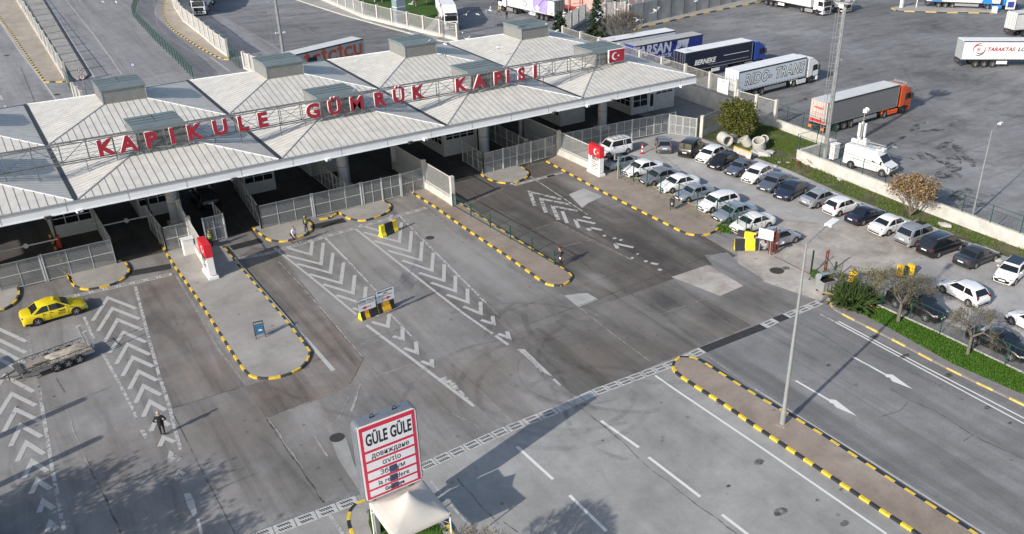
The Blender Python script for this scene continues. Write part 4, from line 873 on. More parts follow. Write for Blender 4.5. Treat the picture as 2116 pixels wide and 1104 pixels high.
    lo = dz(B, M1, .10); hi = dz(M1, T, .70); lo.y *= .96; hi.y *= .93
    quad([lo, hi, (hi.x, -hi.y, hi.z), (lo.x, -lo.y, lo.z)], 'windscreen', (B.z and (T.z - B.z), 0, -(T.x - B.x)))
    s4 = ss[-1]; B = Vector(s4[0]); T = Vector(s4[2]); M1 = Vector(s4[1])
    lo = dz(B, M1, .18); hi = dz(M1, T, .62); lo.y *= .93; hi.y *= .90
    quad([hi, lo, (lo.x, -lo.y, lo.z), (hi.x, -hi.y, hi.z)], 'rear_window', (-(T.z - B.z), 0, (T.x - B.x)))
    # side windows follow the lower side plane between belt and .8 height
    zlo, zhi = bz + .0, bz + (H - bz) * .87 - .01
    fr = (zhi - bz + .05) / ((H - bz) * .87 + .05)
    def sidepts(x0l, x0h, x1l, x1h):
        t0 = (zlo - (bz - .05)) / ((H - bz) * .87 + .05); y0 = yb + ((yb * .2 + yt * .8 + .015) - yb) * t0; y1 = yb + ((yb * .2 + yt * .8 + .015) - yb) * fr
        return [(x0l, y0, zlo), (x1l, y0, zlo), (x1h, y1, zhi), (x0h, y1, zhi)]
    xm = X((b_ + c_) / 2 + .03); fl, fh = xa - .26, xb - .06 + (xa - xb) * .10
    rl, rh = (xd + .30, xc + .0) if d_ < .93 else (xd + .28, xc + .12)
    parts = [(fl, fh, xm + .04, xm + .04), (xm - .04, xm - .04, rl, rh)]
    if tp in ('estate', 'suv', 'mpv', 'combi'):
        xr = X(min(c_ - .16, .76)); parts = [(fl, fh, xm + .04, xm + .04), (xm - .04, xm - .04, xr + .04, xr + .04), (xr - .04, xr - .04, rl, rh)]
    for s_ in (1, -1):
        for p in parts:
            q = sidepts(*p); q = [(x, y * s_, z) for x, y, z in q]
            if s_ > 0: q = q[::-1]
            quad(q, 'side_window', (0, s_, .25))
    return me, G
def wheel_mesh(r=.325, w_=.21):
    k = ('w', r)
    if k not in _mc:
        b = MB(); b.tube((0, -w_ / 2, 0), (0, w_ / 2, 0), r, n=22); b2 = MB()
        for s_ in (-1, 1):
            b2.tube((0, s_ * (w_ / 2 - .01), 0), (0, s_ * (w_ / 2 + .012), 0), r * .66, n=18, m=1)
            for i in range(5): t = i * 2 * math.pi / 5; b2.beam((0, s_ * (w_ / 2 + .02), 0), (math.cos(t) * r * .62, s_ * (w_ / 2 + .02), math.sin(t) * r * .62), r * .17, .03, 0)
            b2.tube((0, s_ * (w_ / 2 + .01), 0), (0, s_ * (w_ / 2 + .04), 0), r * .16, n=10)
        o = b.build('tyre', rubber, smooth=True); o2 = b2.build('rim', [rimm, darkm]); _mc[k] = (o.data, o2.data); bpy.data.objects.remove(o); bpy.data.objects.remove(o2)
    return _mc[k]
def add_wheel(e, x, y, r=.325, w_=.21):
    a, b = wheel_mesh(r, w_)
    t = bpy.data.objects.new('wheel', a); C.objects.link(t); t.parent = e; t.location = (x, y, r)
    m = bpy.data.objects.new('rim', b); C.objects.link(m); m.parent = t
def part(mb, name, mats, e, **k): return mb.build(name, mats, e, **k)
redl = mat('tail_lamp_red', (.16, .006, .01), .2, var=0); headl = mat('headlamp_glass', (.35, .37, .4), .12, .2, 0); plate = mat('number_plate', (.75, .75, .74), .5, var=0)
def car(px, py, which, heading, tp, col, label, group='cars in the car park', name='parked_car', cat='car', scale=1., extras=()):
    L, W, H, wb, fo = CT[tp][:5]
    c_ = P(px, py); h = R(heading); d = Vector((math.cos(h), math.sin(h), 0)); n = Vector((-d.y, d.x, 0))
    side = 1 if n.dot(-c_) > 0 else -1
    xw = L / 2 - fo if which == 'F' else L / 2 - fo - wb
    ctr = c_ - d * xw - n * side * (W / 2 - .04)
    e = empty(name, (ctr.x, ctr.y, .006), label, cat, group, h)
    if (tp, col) not in _mc: _mc[(tp, col)] = car_body(tp, col)
    me, G = _mc[(tp, col)]
    o = bpy.data.objects.new('body', me); C.objects.link(o); o.parent = e
    for nm, ms in G.items():
        for m_ in ms: g = bpy.data.objects.new(nm, m_); C.objects.link(g); g.parent = e
    for x in (L / 2 - fo, L / 2 - fo - wb):
        for s_ in (-1, 1): add_wheel(e, x, s_ * (W / 2 - .10))
    nz, bz, tz = CT[tp][5], CT[tp][7], CT[tp][8]
    for s_ in (-1, 1):
        b = MB(); b.box((L / 2 - .23, s_ * W * .345, nz - .07), (.30, .28, .13), -s_ * .5); part(b, 'headlight', headl, e, bevel=.04)
        b = MB(); b.box((-L / 2 + .12, s_ * W * .375, .80 if CT[tp][12] < .93 else .90), (.14, .24, .14 if CT[tp][12] < .93 else .26), s_ * .35); part(b, 'tail_light', redl, e, bevel=.03)
        b = MB(); b.box((L / 2 - CT[tp][9] * L - .38, s_ * (W / 2 + .07), bz + .05), (.13, .17, .12)); part(b, 'wing_mirror', paintm(col, *CARP[col]), e, bevel=.035)
    b = MB(); b.box((L / 2 + .015, 0, .45), (.02, .52, .11)); part(b, 'number_plate', plate, e)
    b = MB(); b.box((-L / 2 - .015, 0, .62 if CT[tp][12] < .93 else .72), (.02, .52, .11)); part(b, 'number_plate', plate, e)
    if 'rack' in extras:
        b = MB()
        for s_ in (-1, 1): b.beam((-1.3, s_ * .58, H + .07), (.5, s_ * .58, H + .07), .05, .05)
        for x in (-1.1, -.4, .3): b.beam((x, -.6, H + .10), (x, .6, H + .10), .09, .05)
        part(b, 'roof_rack', galv, e)
    if 'sunroof' in extras: b = MB(); b.box((.1, 0, H + .015), (.7, .8, .03)); part(b, 'sunroof', glass, e, bevel=.01)
    if 'blackroof' in extras: b = MB(); b.box((-.35, 0, H + .012), (1.7, 1.14, .03)); part(b, 'roof_glass', glass, e, bevel=.01)
    if 'rails' in extras:
        for s_ in (-1, 1): b = MB(); b.beam((-1.6, s_ * .62, H + .03), (.35, s_ * .62, H + .03), .04, .05); part(b, 'roof_rail', rimm, e)
    if 'taxi' in extras:
        b = MB(); b.box((.15, 0, H + .09), (.16, .42, .15)); s_ = part(b, 'roof_sign', paintm(col, *CARP[col]), e, bevel=.03)
        for sd_, yy in ((-1, -W / 2 - .006), (1, W / 2 + .006)):
            text_obj('TAKSİ', .17, black, (.45, yy, .76), (R(90), 0, 0 if sd_ < 0 else R(180)), e, bold=.006); bars(e, 2, .55, .45, yy, .62, .1, black)
    if 'load' in extras:
        b = MB(); b.box((0, 0, H + .22), (1.5, 1.05, .36)); part(b, 'roof_box', darkm, e, bevel=.1)
    return e
A = 'near row of parked cars'; B_ = 'far row of parked cars'
car(1257, 327, 'F', 178, 'combi', 'white', 'white van-like car with a roof rack behind the right flag panel', A, extras=('rack',))
car(1277.5, 354, 'R', -3, 'sedan', 'blue_silver', 'pale silver-blue car with sunroof, its tail to the fence beside the flag panel', A, extras=('sunroof',))
car(1314.5, 368, 'F', 176, 'sedan', 'white', 'white saloon nose to the fence between the sunroof car and the silver saloon', A)
car(1350.7, 386, 'F', 176, 'sedan', 'slate', 'silver-grey saloon nose to the fence between two white saloons', A)
car(1389, 400.5, 'F', 176, 'sedan', 'white', 'white saloon between the silver-grey saloon and the boxy old saloon', A)
car(1421.8, 420, 'F', 176, 'oldsedan', 'blue_silver', 'boxy old silver-blue saloon in the near row', A)
car(1471.7, 441, 'F', 177, 'estate', 'white', 'white long-roofed hatchback beside the boxy old saloon', A)
car(1505, 463, 'F', 176, 'sedan', 'blue_silver', 'pale metallic saloon behind the green gate panel', A)
car(1543, 486, 'F', 177, 'sedan', 'cream', 'off-white saloon beside the stacked yellow and black barriers', A)
car(1643, 503, 'F', -4, 'estate', 'silver', 'silver estate behind the rusty frame at the end of the near row', A)
car(1357, 315.6, 'R', 54, 'hatch', 'slate', 'grey hatchback seen from behind near the mesh gates', None)
car(1434, 327, 'R', 26, 'combi', 'black', 'black boxy people carrier seen from behind at the head of the far row', B_)
car(1467, 339, 'F', 192, 'hatch', 'white', 'white small car nose-out below the green tree, first of the far row', B_)
car(1493.4, 353, 'F', 192, 'hatch', 'black', 'black hatchback nose-out between the white small car and the grey-blue old saloon', B_)
car(1528, 366.5, 'F', 192, 'oldsedan', 'grey_blue', 'grey-blue old saloon nose-out in the far row', B_)
car(1564, 381, 'F', 192, 'hatch', 'white', 'white hatchback nose-out beside the grey-blue old saloon', B_)
car(1600, 399, 'F', 192, 'sedan', 'grey_blue', 'steel-grey saloon nose-out left of the dark navy saloon', B_)
car(1634.8, 415.5, 'F', 192, 'sedan', 'navy', 'dark navy saloon nose-out next to the silver tail-out saloon', B_)
car(1689, 431, 'R', -2, 'sedan', 'silver', 'silver saloon with its tail to the lane, second row', B_)
car(1734, 448.5, 'R', -2, 'hatch', 'white', 'white small hatchback with black rear glass, tail to the lane', B_)
car(1783, 467, 'R', -2, 'oldsedan', 'night', 'dark blue old saloon tail to the lane', B_)
car(1835, 488, 'R', -2, 'sedan', 'white', 'white rounded saloon tail to the lane beside the silver off-roader', B_)
car(1893, 511, 'R', -2, 'suv', 'silver', 'silver off-roader tail to the lane', B_, extras=('rails', 'sunroof'))
car(1938, 534, 'R', -3, 'mpv', 'black', 'black people carrier with chrome roof rails', B_, extras=('rails',))
car(2015, 556, 'R', -2, 'sedan', 'dark_grey', 'dark grey saloon right of the black people carrier', B_)
car(2096.7, 590, 'F', 190, 'hatch', 'white', 'white hatchback with a black glass roof at the right picture edge', B_, extras=('blackroof',))
car(1947, 606, 'F', 83, 'hatch', 'white', 'white hatchback standing alone in the lane of the car park', None)
car(2088.5, 671, 'F', 80, 'hatch', 'white', 'white small car cut by the right picture edge in the lane', None)
car(1910.5, 665, 'F', -89, 'suv', 'black', 'black off-roader behind the bare tree and the grass strip', None)
car(2086, 746, 'F', -89, 'sedan', 'black', 'black saloon behind the smaller bare tree at lower right', None)
car(81.5, 673, 'R', 3, 'sedan', 'yellow', 'yellow taxi crossing in front of the left gates', None, 'taxi', 'taxi', extras=('taxi',))
car(413, 432, 'R', 92, 'suv', 'black', 'black loaded car driving in the shade under the canopy', None, 'car', 'car', extras=('load',))
car(-40, 1098, 'F', 80, 'hatch', 'grey', 'dark car barely showing at the bottom left corner', None, 'car', 'car')

# ------------------------------------------------------------------ lorries
def lorry(x, y, heading, cabcol, sidecol, roofcol, label, side='near', cab=True, trailer=True, cabtype='long', rearcol=None, skirt=None, name='lorry', group='lorries in the yard', taut=None):
    """x, y = front axle centre; local +x is forward"""
    h = R(heading); e = empty(name, (x, y, .006), label, 'lorry', group, h)
    if cab:
        b = MB(); cz = 3.75 if cabtype == 'long' else 3.2
        prof = [(-.95, .95), (1.28, .95), (1.42, 1.15), (1.42, 1.75), (1.28, 2.75), (1.0, 3.05), (-.2, cz), (-.95, cz)]
        vs = [(px_, s_ * 1.22, z) for s_ in (-1, 1) for px_, z in prof]; n = len(prof)
        b.add(vs, [tuple(range(n)), tuple(range(2 * n - 1, n - 1, -1))] + [((i + 1) % n, i, n + i, n + (i + 1) % n) for i in range(n)], 0)
        o = part(b, 'cab', [cabcol], e, bevel=.10)
        b = MB(); b.add([(1.425 + .012, -1.08, 1.78), (1.437, 1.08, 1.78), (1.302, 1.06, 2.68), (1.302, -1.06, 2.68)], [(0, 1, 2, 3)], 0); part(b, 'windscreen', glass, e)
        b = MB(); b.box((1.40, 0, 3.02), (.5, 2.1, .05), 0, 0, ('Y', .35)); part(b, 'sun_visor', black, e)
        for s_ in (-1, 1):
            b = MB(); y_ = s_ * 1.232; q = [(1.15, y_, 1.85), (1.05, y_, 2.62), (.15, y_, 2.62), (.15, y_, 1.75)]
            b.add(q if s_ < 0 else q[::-1], [(3, 2, 1, 0)], 0); part(b, 'side_window', glass, e)
            b = MB(); b.box((1.22, s_ * 1.42, 2.2), (.14, .28, .75)); part(b, 'mirror', black, e, bevel=.03)
            b = MB(); b.box((1.36, s_ * .92, .72), (.2, .42, .26)); part(b, 'headlight', headl, e, bevel=.04)
            b = MB(); b.box((.05, s_ * 1.235, 1.7), (.03, .02, 1.6)); part(b, 'door_seam', black, e)
        b = MB(); b.box((1.28, 0, .62), (.36, 2.44, .55)); b.box((.9, 0, .45), (.8, 2.3, .2)); part(b, 'bumper', [cabcol], e, bevel=.06)
        b = MB(); b.box((1.44, 0, 1.3), (.03, 1.7, .62)); 
        for i in range(4): b.box((1.46, 0, 1.08 + i * .15), (.02, 1.6, .05), 0, 0)
        b.box((1.47, 0, .62), (.02, 1.1, .3), 0, 0); part(b, 'grille', black, e)
        b = MB(); b.box((1.48, 0, .5), (.02, .52, .11)); part(b, 'number_plate', plate, e)
        b = MB()
        for s_ in (-1, 1): b.box((-1.3, s_ * .42, .82), (6.4, .12, .26))
        b.box((-4.2, 0, .8), (1.3, 2.2, .1)); b.box((-1.9, 0, .9), (.5, 2.0, .9))
        part(b, 'chassis', darkm, e)
        for s_ in (-1, 1): b = MB(); b.box((-2.05, s_ * 1.0, .62), (1.9, .42, .62)); part(b, 'fuel_tank', [skirt or galv], e, bevel=.08)
        for s_ in (-1, 1): b = MB(); b.box((-3.7, s_ * 1.0, 1.1), (1.2, .5, .05)); b.box((-3.1, s_ * 1.0, .9), (.05, .5, .5)); b.box((-4.3, s_ * 1.0, .9), (.05, .5, .5)); part(b, 'mudguard', [skirt or black], e)
        for xw in (0, -3.7):
            for s_ in (-1, 1): add_wheel(e, xw, s_ * 1.02, .50, .34)
        b = MB(); b.tube((0, -1.24, .55), (0, 1.24, .55), .60, n=20); part(b, 'wheel_arch', black, e)
    if trailer:
        x1, x0 = -1.55, -15.15; zb, zt = 1.22, 4.0; b = MB(); b.box(((x0 + x1) / 2, 0, (zb + zt) / 2), (x1 - x0, 2.52, zt - zb), 0, 0)
        o = part(b, 'trailer_body', [sidecol], e, bevel=.02, seg=1)
        b = MB(); b.box(((x0 + x1) / 2, 0, zt + .012), (x1 - x0 - .08, 2.42, .03), 0, 0); part(b, 'trailer_roof', [roofcol], e)
        b = MB()
        for s_ in (-1, 1):
            b.box(((x0 + x1) / 2, s_ * 1.27, zt - .08), (x1 - x0, .035, .18), 0, 0)
            b.box(((x0 + x1) / 2, s_ * 1.268, zb + .05), (x1 - x0, .03, .10), 0, 1)
            for i in range(24): b.box((x0 + .3 + i * (x1 - x0 - .6) / 23, s_ * 1.285, zb + .12), (.035, .014, .32), 0, 0)
            for xx in (x0 + .02, x1 - .02): b.box((xx, s_ * 1.265, (zb + zt) / 2), (.08, .03, zt - zb), 0, 1)
        part(b, 'curtain_rail', [darkm, galv], e)
        b = MB()
        for s_ in (-1, 1): b.box((x0 - .012, s_ * .63, (zb + zt) / 2), (.03, 1.22, zt - zb - .1), 0, 0)
        for y_ in (-.9, -.35, .35, .9): b.tube((x0 - .05, y_, zb + .1), (x0 - .05, y_, zt - .1), .025, m=1)
        part(b, 'rear_door', [rearcol or sidecol, galv], e)
        b = MB(); b.box((x0 + .02, 0, .62), (.12, 2.4, .16), 0, 0); b.box((x0 + .1, 0, 1.0), (.3, 2.46, .12), 0, 0)
        for s_ in (-1, 1): b.box(((x0 + x1) / 2, s_ * .45, 1.08), (x1 - x0, .12, .28), 0, 0)
        b.box((-8.8, 0, .72), (.15, 1.8, .7), 0, 0); part(b, 'underframe', darkm, e)
        for s_ in (-1, 1): b = MB(); b.box((x0 - .05, s_ * .98, .86), (.06, .42, .16)); part(b, 'tail_light', redl, e)
        for s_ in (-1, 1):
            b = MB(); b.box((-8.9 if skirt is None else -7.6, s_ * 1.2, .78), (1.6 if skirt is None else 4.4, .06, .46)); part(b, 'side_guard', [white if skirt is None else galv], e)
        b = MB(); b.box((-11.5, 0, 1.1), (4.2, 2.45, .06)); part(b, 'mudguard', black, e)
        for xw in (-10.2, -11.5, -12.8):
            for s_ in (-1, 1): add_wheel(e, xw, s_ * 1.04, .50, .36)
    return e
def side_text(e, txt, size, m, xc, z, s_=-1, bold=0., squeeze=1., shear=0., y=1.262, name='lettering', ang=0, space=1.):
    """text on the right (s_=-1) or left (s_=1) flank of a trailer"""
    o = text_obj(txt, size, m, (xc, s_ * (y + .012), z), (R(90), 0, 0 if s_ < 0 else R(180)), e, name, bold=bold, squeeze=squeeze, shear=shear, depth=.004, space=space)
    return o
T = lambda n, c, **k: mat('tarp_' + n, c, .5, 0, .07, .7, **k)
wtarp = T('white', (.72, .73, .75)); gtarp = T('grey', (.165, .17, .175)); navytarp = T('navy', (.012, .016, .04)); bluetarp = T('blue', (.02, .035, .22)); rooft = T('roof', (.60, .61, .60)); lrooft = T('bright_roof', (.74, .75, .76)); droof = T('dirty_roof', (.42, .41, .385)); ltarp = T('pale_blue', (.58, .64, .70))
orange = paintm('orange', (.72, .10, .012)); wcab = paintm('cab_white', (.74, .75, .76)); bcab = paintm('cab_blue', (.02, .06, .30)); lbcab = paintm('cab_light_blue', (.015, .20, .55))
# near side (-y) flank lines measured on the ground
def lorry_at(near_y_front, *a, **k): return lorry(*a, **k)
o = lorry(98.9, 67.3 + 1.2, .6, orange, gtarp, rooft, 'orange lorry with a grey curtain trailer in the yard', rearcol=T('rear_beige', (.50, .44, .40)), skirt=orange)
b = MB(); b.box((-15.2, 0, 1.55), (.03, 2.3, .34)); part(b, 'rear_stripe', redp, o); text_obj('webasped', .36, redp, (-15.185 - .02, 0, 3.15), (R(90), 0, R(-90)), o, bold=.012); bars(o, 2, 1.6, -15.2, 0, 2.5, .25, mat('dull_red_ink', (.35, .08, .07), .6), 'y')
for s_ in (-1, 1): b = MB(); b.box((-15.25, s_ * .95, .7), (.05, .5, .35)); part(b, 'marker_board', mat('amber_board', (.8, .25, .03), .5), o)
b = MB(); b.beam((.2, -1.0, 3.85), (.2, 1.0, 3.85), .06); [b.tube((.22, -.8 + i * .4, 3.92), (.34, -.8 + i * .4, 3.92), .11, n=10) for i in range(5)]; part(b, 'roof_lamps', galv, o)
o = lorry(100.3, 84.0 + 1.2, 2.0, wcab, ltarp, lrooft, 'white lorry with large outlined letters on its trailer, behind the fence corner', skirt=wcab)
side_text(o, 'RIDO- TRANS', 2.0, black, -8.0, 2.62, bold=.10, squeeze=.88, shear=.18, space=1.12); side_text(o, 'RIDO- TRANS', 2.0, white, -8.0, 2.62, bold=.005, squeeze=.88, shear=.18, y=1.274, space=1.12)
o = lorry(101.3, 96.62, .3, bcab, navytarp, lrooft, 'dark navy lorry with blue cab, second nearest behind the fence')
side_text(o, 'BERNEKE', 1.0, white, -11.2, 2.3, bold=.03, shear=.25)
b = MB(); b.box((-4.9, -1.285, 2.65), (5.2, .006, .07)); b.box((-6.3, -1.285, 1.75), (8.2, .006, .03)); part(b, 'side_stripe', white, o)
o = lorry(98.2, 104.3, 1.0, bcab, bluetarp, droof, 'royal blue lorry trailer with large white letters and bird emblem', cab=False)
side_text(o, 'TARSAN', 2.1, mat('tarp_letter', (.50, .54, .62), .6), -11.9, 3.0, bold=.08, shear=.15, squeeze=.95); side_text(o, 'LOJİSTİK', .8, mat('tarp_letter', (.5, .54, .62), .6), -9.6, 1.75, bold=.02, shear=.15)
b = MB(); y_ = -1.282
K = lambda q: [(x_ - 2.4, yy_, z_ * 1.0 + .1) for x_, yy_, z_ in q]
b.add(K([(-5.1, y_, 1.3), (-2.7, y_, 1.3), (-2.05, y_, 3.65), (-4.4, y_, 3.65)]), [(0, 1, 2, 3)], 0)
b.add(K([(-4.6, y_ - .008, 2.35), (-3.6, y_ - .008, 2.25), (-2.75, y_ - .008, 2.85), (-3.5, y_ - .008, 2.55), (-3.35, y_ - .008, 3.2), (-3.75, y_ - .008, 2.6)]), [(0, 1, 3, 5), (1, 2, 3), (5, 3, 4)], 1)
b.add(K([(-3.5, y_ - .008, 2.35), (-2.6, y_ - .008, 2.55), (-3.3, y_ - .008, 2.2)]), [(0, 2, 1)], 1); part(b, 'emblem', [mat('tarp_letter', (.5, .54, .62), .6), bluetarp], o)
o = lorry(96.5, 108.8, .2, wcab, ltarp, lrooft, 'white-roofed lorry trailer hidden behind the royal blue one', cab=False)
# trailer with red letters behind the canopy
p = P(749.6, 80, 4.0); q = P(612.4, 112.8, 4.0); d = (p - q).normalized(); ang = math.degrees(math.atan2(d.y, d.x)); n = Vector((-d.y, d.x, 0)); c_ = p + n * 1.26 + d * 1.55
o = lorry(c_.x, c_.y, ang, wcab, T('silver', (.42, .44, .46)), rooft, 'trailer with tall orange-red letters just behind the canopy', cab=False, group=None)
side_text(o, 'İÇİCİCU', 2.15, mat('orange_letters', (.62, .11, .03), .5), -7.3, 2.5, bold=.11, squeeze=1.1, space=1.15)
b = MB(); b.box((-11.3, -1.285, 2.3), (1.6, .01, 1.6)); part(b, 'panel', navytarp, o)
# white lorry with violet picture
p = P(1111, 38); q = P(1129.7, 46); hd = 98; dd = Vector((math.cos(R(hd)), math.sin(R(hd)), 0)); n = Vector((-dd.y, dd.x, 0)); c_ = P(1119.5, 42) + dd * 11.5 - n * 1.2
o = lorry(c_.x, c_.y, hd, wcab, wtarp, lrooft, 'white lorry with a violet picture on its flank behind the canopy', rearcol=T('dark_rear', (.12, .13, .14)))
b = MB(); y_ = 1.285
b.add([(-13.2, y_, 1.35), (-9.3, y_, 1.55), (-9.0, y_, 3.2), (-10.0, y_, 3.8), (-13.4, y_, 3.85)], [(0, 1, 2, 3, 4)], 0)
for cx_, cz_, r_, m_ in ((-6.8, 2.4, .55, 1), (-6.8, 2.4, .4, 2), (-10.4, 2.1, .5, 2), (-10.4, 2.1, .36, 0), (-8.6, 3.1, .4, 2), (-8.6, 3.1, .28, 0)): b.add([(cx_ + r_ * math.cos(i * math.pi / 8), y_ + .004 + .004 * m_ + .002 * (r_ < .45), cz_ + r_ * math.sin(i * math.pi / 8)) for i in range(16)], [tuple(range(16))], m_)
b.beam((-10.6, y_ + .02, 2.3), (-12.3, y_ + .02, 3.9), .18, .02, 1); part(b, 'side_picture', [mat('violet_print', (.33, .27, .62), .5, var=.3, scale=1.5), darkm, white], o)
for (fx, fy), hd, lb in [(((919.5 + 948) / 2, 65), -114, 'white lorry facing the camera on the dark road behind the canopy'), (((398 + 428) / 2, 34), -112, 'white lorry facing the camera at the top left')]:
    hd2 = -math.degrees(math.atan2(1, 1))
    c_ = P(fx, fy); hd = {0: -112}.get(0); fwd = Vector((math.cos(R(hd)), math.sin(R(hd)), 0)); c_ = c_ - fwd * 1.45
    lorry(c_.x, c_.y, hd, wcab, wtarp, lrooft, lb, group=None)
# lorries at the top right
c_ = P(1687, 32); hd = -88; dd = Vector((math.cos(R(hd)), math.sin(R(hd)), 0)); n = Vector((-dd.y, dd.x, 0)); ctr = c_ + n * 1.2
o = lorry(ctr.x, ctr.y, hd, wcab, wtarp, lrooft, 'white lorry at the top edge left of the tall steel mast')
c_ = P(1730, 27); ctr = c_ + n * 1.2
lorry(ctr.x, ctr.y, -86, wcab, wtarp, lrooft, 'white lorry partly hidden behind another one at the top edge')
c_ = P(2081, 22.5); hd = -48; dd = Vector((math.cos(R(hd)), math.sin(R(hd)), 0)); n = Vector((-dd.y, dd.x, 0)); ctr = c_ + n * 1.2
o = lorry(ctr.x, ctr.y, hd, lbcab, wtarp, lrooft, 'lorry with light blue cab on the far traffic island', skirt=lbcab)
for xx in (-4.0, -13.2): b = MB(); b.add([(xx - 1, -1.29, 1.3), (xx + 1, -1.29, 1.3), (xx + .7, -1.29, 2.6), (xx - .5, -1.29, 2.6)], [(0, 1, 2, 3)], 0); part(b, 'blue_panel', lbcab, o)
p = P(2013.8, 140); hd = -35.5; dd = Vector((math.cos(R(hd)), math.sin(R(hd)), 0)); n = Vector((-dd.y, dd.x, 0)); ctr = p + dd * 12.8 + n * 1.2
o = lorry(ctr.x, ctr.y, hd, wcab, wtarp, lrooft, 'white lorry with a red and black spiral emblem at the right edge', rearcol=T('grey_rear', (.38, .42, .43)))
side_text(o, 'TARAKTAS', .78, mat('dark_red_ink', (.32, .03, .04), .5), -9.45, 2.75, bold=.028, squeeze=1.08, shear=.2); side_text(o, 'LOG', .78, mat('dark_ink', (.05, .05, .06), .5), -6.0, 2.75, bold=.028, squeeze=1.15, shear=.2); side_text(o, 'ISTICS', .78, mat('dark_ink', (.05, .05, .06), .5), -3.7, 2.75, bold=.012, squeeze=1.1, shear=.2)
side_text(o, 'www.taraktas.com.tr', .36, mat('pale_ink', (.4, .4, .42), .5), -8.0, 2.1)
b = MB(); y_ = -1.29
def sweep(cx_, cz_, r_, a0, a1, w0, m_):
    k = 20; vs = []
    for i in range(k + 1):
        t = R(a0 + (a1 - a0) * i / k); ww = w0 * math.sin(math.pi * i / k) + .02; vs += [(cx_ + (r_ - ww) * math.cos(t), y_, cz_ + (r_ - ww) * math.sin(t) * 1.0), (cx_ + r_ * math.cos(t), y_, cz_ + r_ * math.sin(t))]
    b.add(vs, [(2 * i, 2 * i + 1, 2 * i + 3, 2 * i + 2) for i in range(k)], m_)
sweep(-12.7, 2.75, .95, 60, 215, .16, 0); sweep(-12.7, 2.75, .95, 230, 395, .16, 1); sweep(-12.6, 2.7, .62, 200, 330, .1, 1); sweep(-12.8, 2.8, .66, 20, 160, .1, 0); sweep(-12.7, 2.75, .3, 0, 360, .1, 0); sweep(-12.7, 2.75, .12, 0, 360, .1, 0)
part(b, 'emblem', [mat('dark_red_ink', (.32, .03, .04), .5), mat('dark_ink', (.05, .05, .06), .5)], o)
p = P(2093.5, 78); hd = -17; dd = Vector((math.cos(R(hd)), math.sin(R(hd)), 0)); n = Vector((-dd.y, dd.x, 0)); ctr = p + dd * 15.1 + n * 1.26
o = lorry(ctr.x, ctr.y, hd, wcab, T('off_white', (.55, .56, .56)), rooft, 'pale grey trailer cut by the right edge above the emblem lorry', cab=False)
side_text(o, 'T', .6, redp, -13.6, 3.3)

# ------------------------------------------------------------------ telecom van
p = P(1757.5, 348); q = P(1820.9, 366); d = (q - p); ang = math.atan2(d.y, d.x); dn = d.normalized(); n = Vector((-dn.y, dn.x, 0)); side = 1 if n.dot(-p) > 0 else -1
ctr = (p + q) / 2 - n * side * .93
v = empty('telecom_van', (ctr.x, ctr.y, .006), 'white high-roof van carrying antenna gear on its roof', 'van', None, ang)
b = MB(); prof = [(-2.9, .42), (2.55, .42), (2.68, .75), (2.6, 1.1), (1.85, 1.38), (1.15, 2.15), (.75, 2.5), (-2.7, 2.62), (-2.9, 2.45)]
n_ = len(prof); vs = [(x_, s_ * (.99 if z < 1.5 else .90), z) for s_ in (-1, 1) for x_, z in prof]
b.add(vs, [tuple(range(n_)), tuple(range(2 * n_ - 1, n_ - 1, -1))] + [((i + 1) % n_, i, n_ + i, n_ + (i + 1) % n_) for i in range(n_)], 0)
part(b, 'body', [paintm('van_white', (.74, .74, .72))], v, bevel=.09)
b = MB(); b.add([(1.80, -.84, 1.47), (1.80, .84, 1.47), (1.235, .78, 2.09), (1.235, -.78, 2.09)], [(0, 1, 2, 3)], 0); part(b, 'windscreen', glass, v)
for s_ in (-1, 1):
    b = MB(); qv = [(1.6, s_ * .975, 1.42), (1.1, s_ * .935, 2.0), (.55, s_ * .935, 2.0), (.5, s_ * .985, 1.36)]; b.add(qv if s_ > 0 else qv[::-1], [(0, 1, 2, 3)], 0); part(b, 'side_window', glass, v)
    b = MB(); b.box((2.5, s_ * .7, .95), (.3, .3, .24)); part(b, 'headlight', headl, v, bevel=.05)
    b = MB(); b.box((1.6, s_ * 1.13, 1.5), (.15, .2, .34)); part(b, 'wing_mirror', black, v, bevel=.03)
    b = MB(); b.box((.3, s_ * .995, 1.1), (.02, .01, 1.2)); b.box((-.95, s_ * .995, 1.2), (2.5, .01, .03)); part(b, 'door_seam', darkm, v)
b = MB(); b.box((2.55, 0, .55), (.35, 1.95, .4)); b.box((2.62, 0, .95), (.12, .9, .2)); part(b, 'bumper', mat('grey_bumper', (.07, .07, .075), .6), v, bevel=.06)
for xw in (1.85, -1.85):
    b = MB(); b.tube((xw, -1.0, .42), (xw, 1.0, .42), .48, n=18); part(b, 'wheel_arch', black, v)
    for s_ in (-1, 1): add_wheel(v, xw, s_ * .90, .40, .24)
b = MB()
for s_ in (-.6, .6): b.beam((-2.3, s_, 2.85), (1.1, s_, 2.85), .06, .10)
for x_ in (-2.2, -1.2, -.2, .8): b.beam((x_, -.75, 2.80), (x_, .75, 2.80), .06, .06)
for x_ in (-.9, 2.3): b.beam((x_ - .6, .7, 3.0), (x_, .7, 3.0), .12, .1)
part(b, 'roof_rack', galv, v)
for x_, y_ in ((-2.2, -.5), (-1.75, -.5), (-1.3, -.5), (-.85, -.5), (-2.0, .4), (-1.4, .45), (.9, 0)):
    b = MB(); b.box((x_, y_, 3.02 if x_ < .5 else 2.66), (.36, .3, .42) if x_ < .5 else (.9, .7, .22)); part(b, 'equipment_box', white, v, bevel=.03)
b = MB(); b.tube((-1.7, .1, 2.8), (-1.7, .1, 6.3), .045); b.tube((-1.7, .1, 2.8), (-1.7, .1, 4.0), .08); part(b, 'antenna_mast', galv, v)
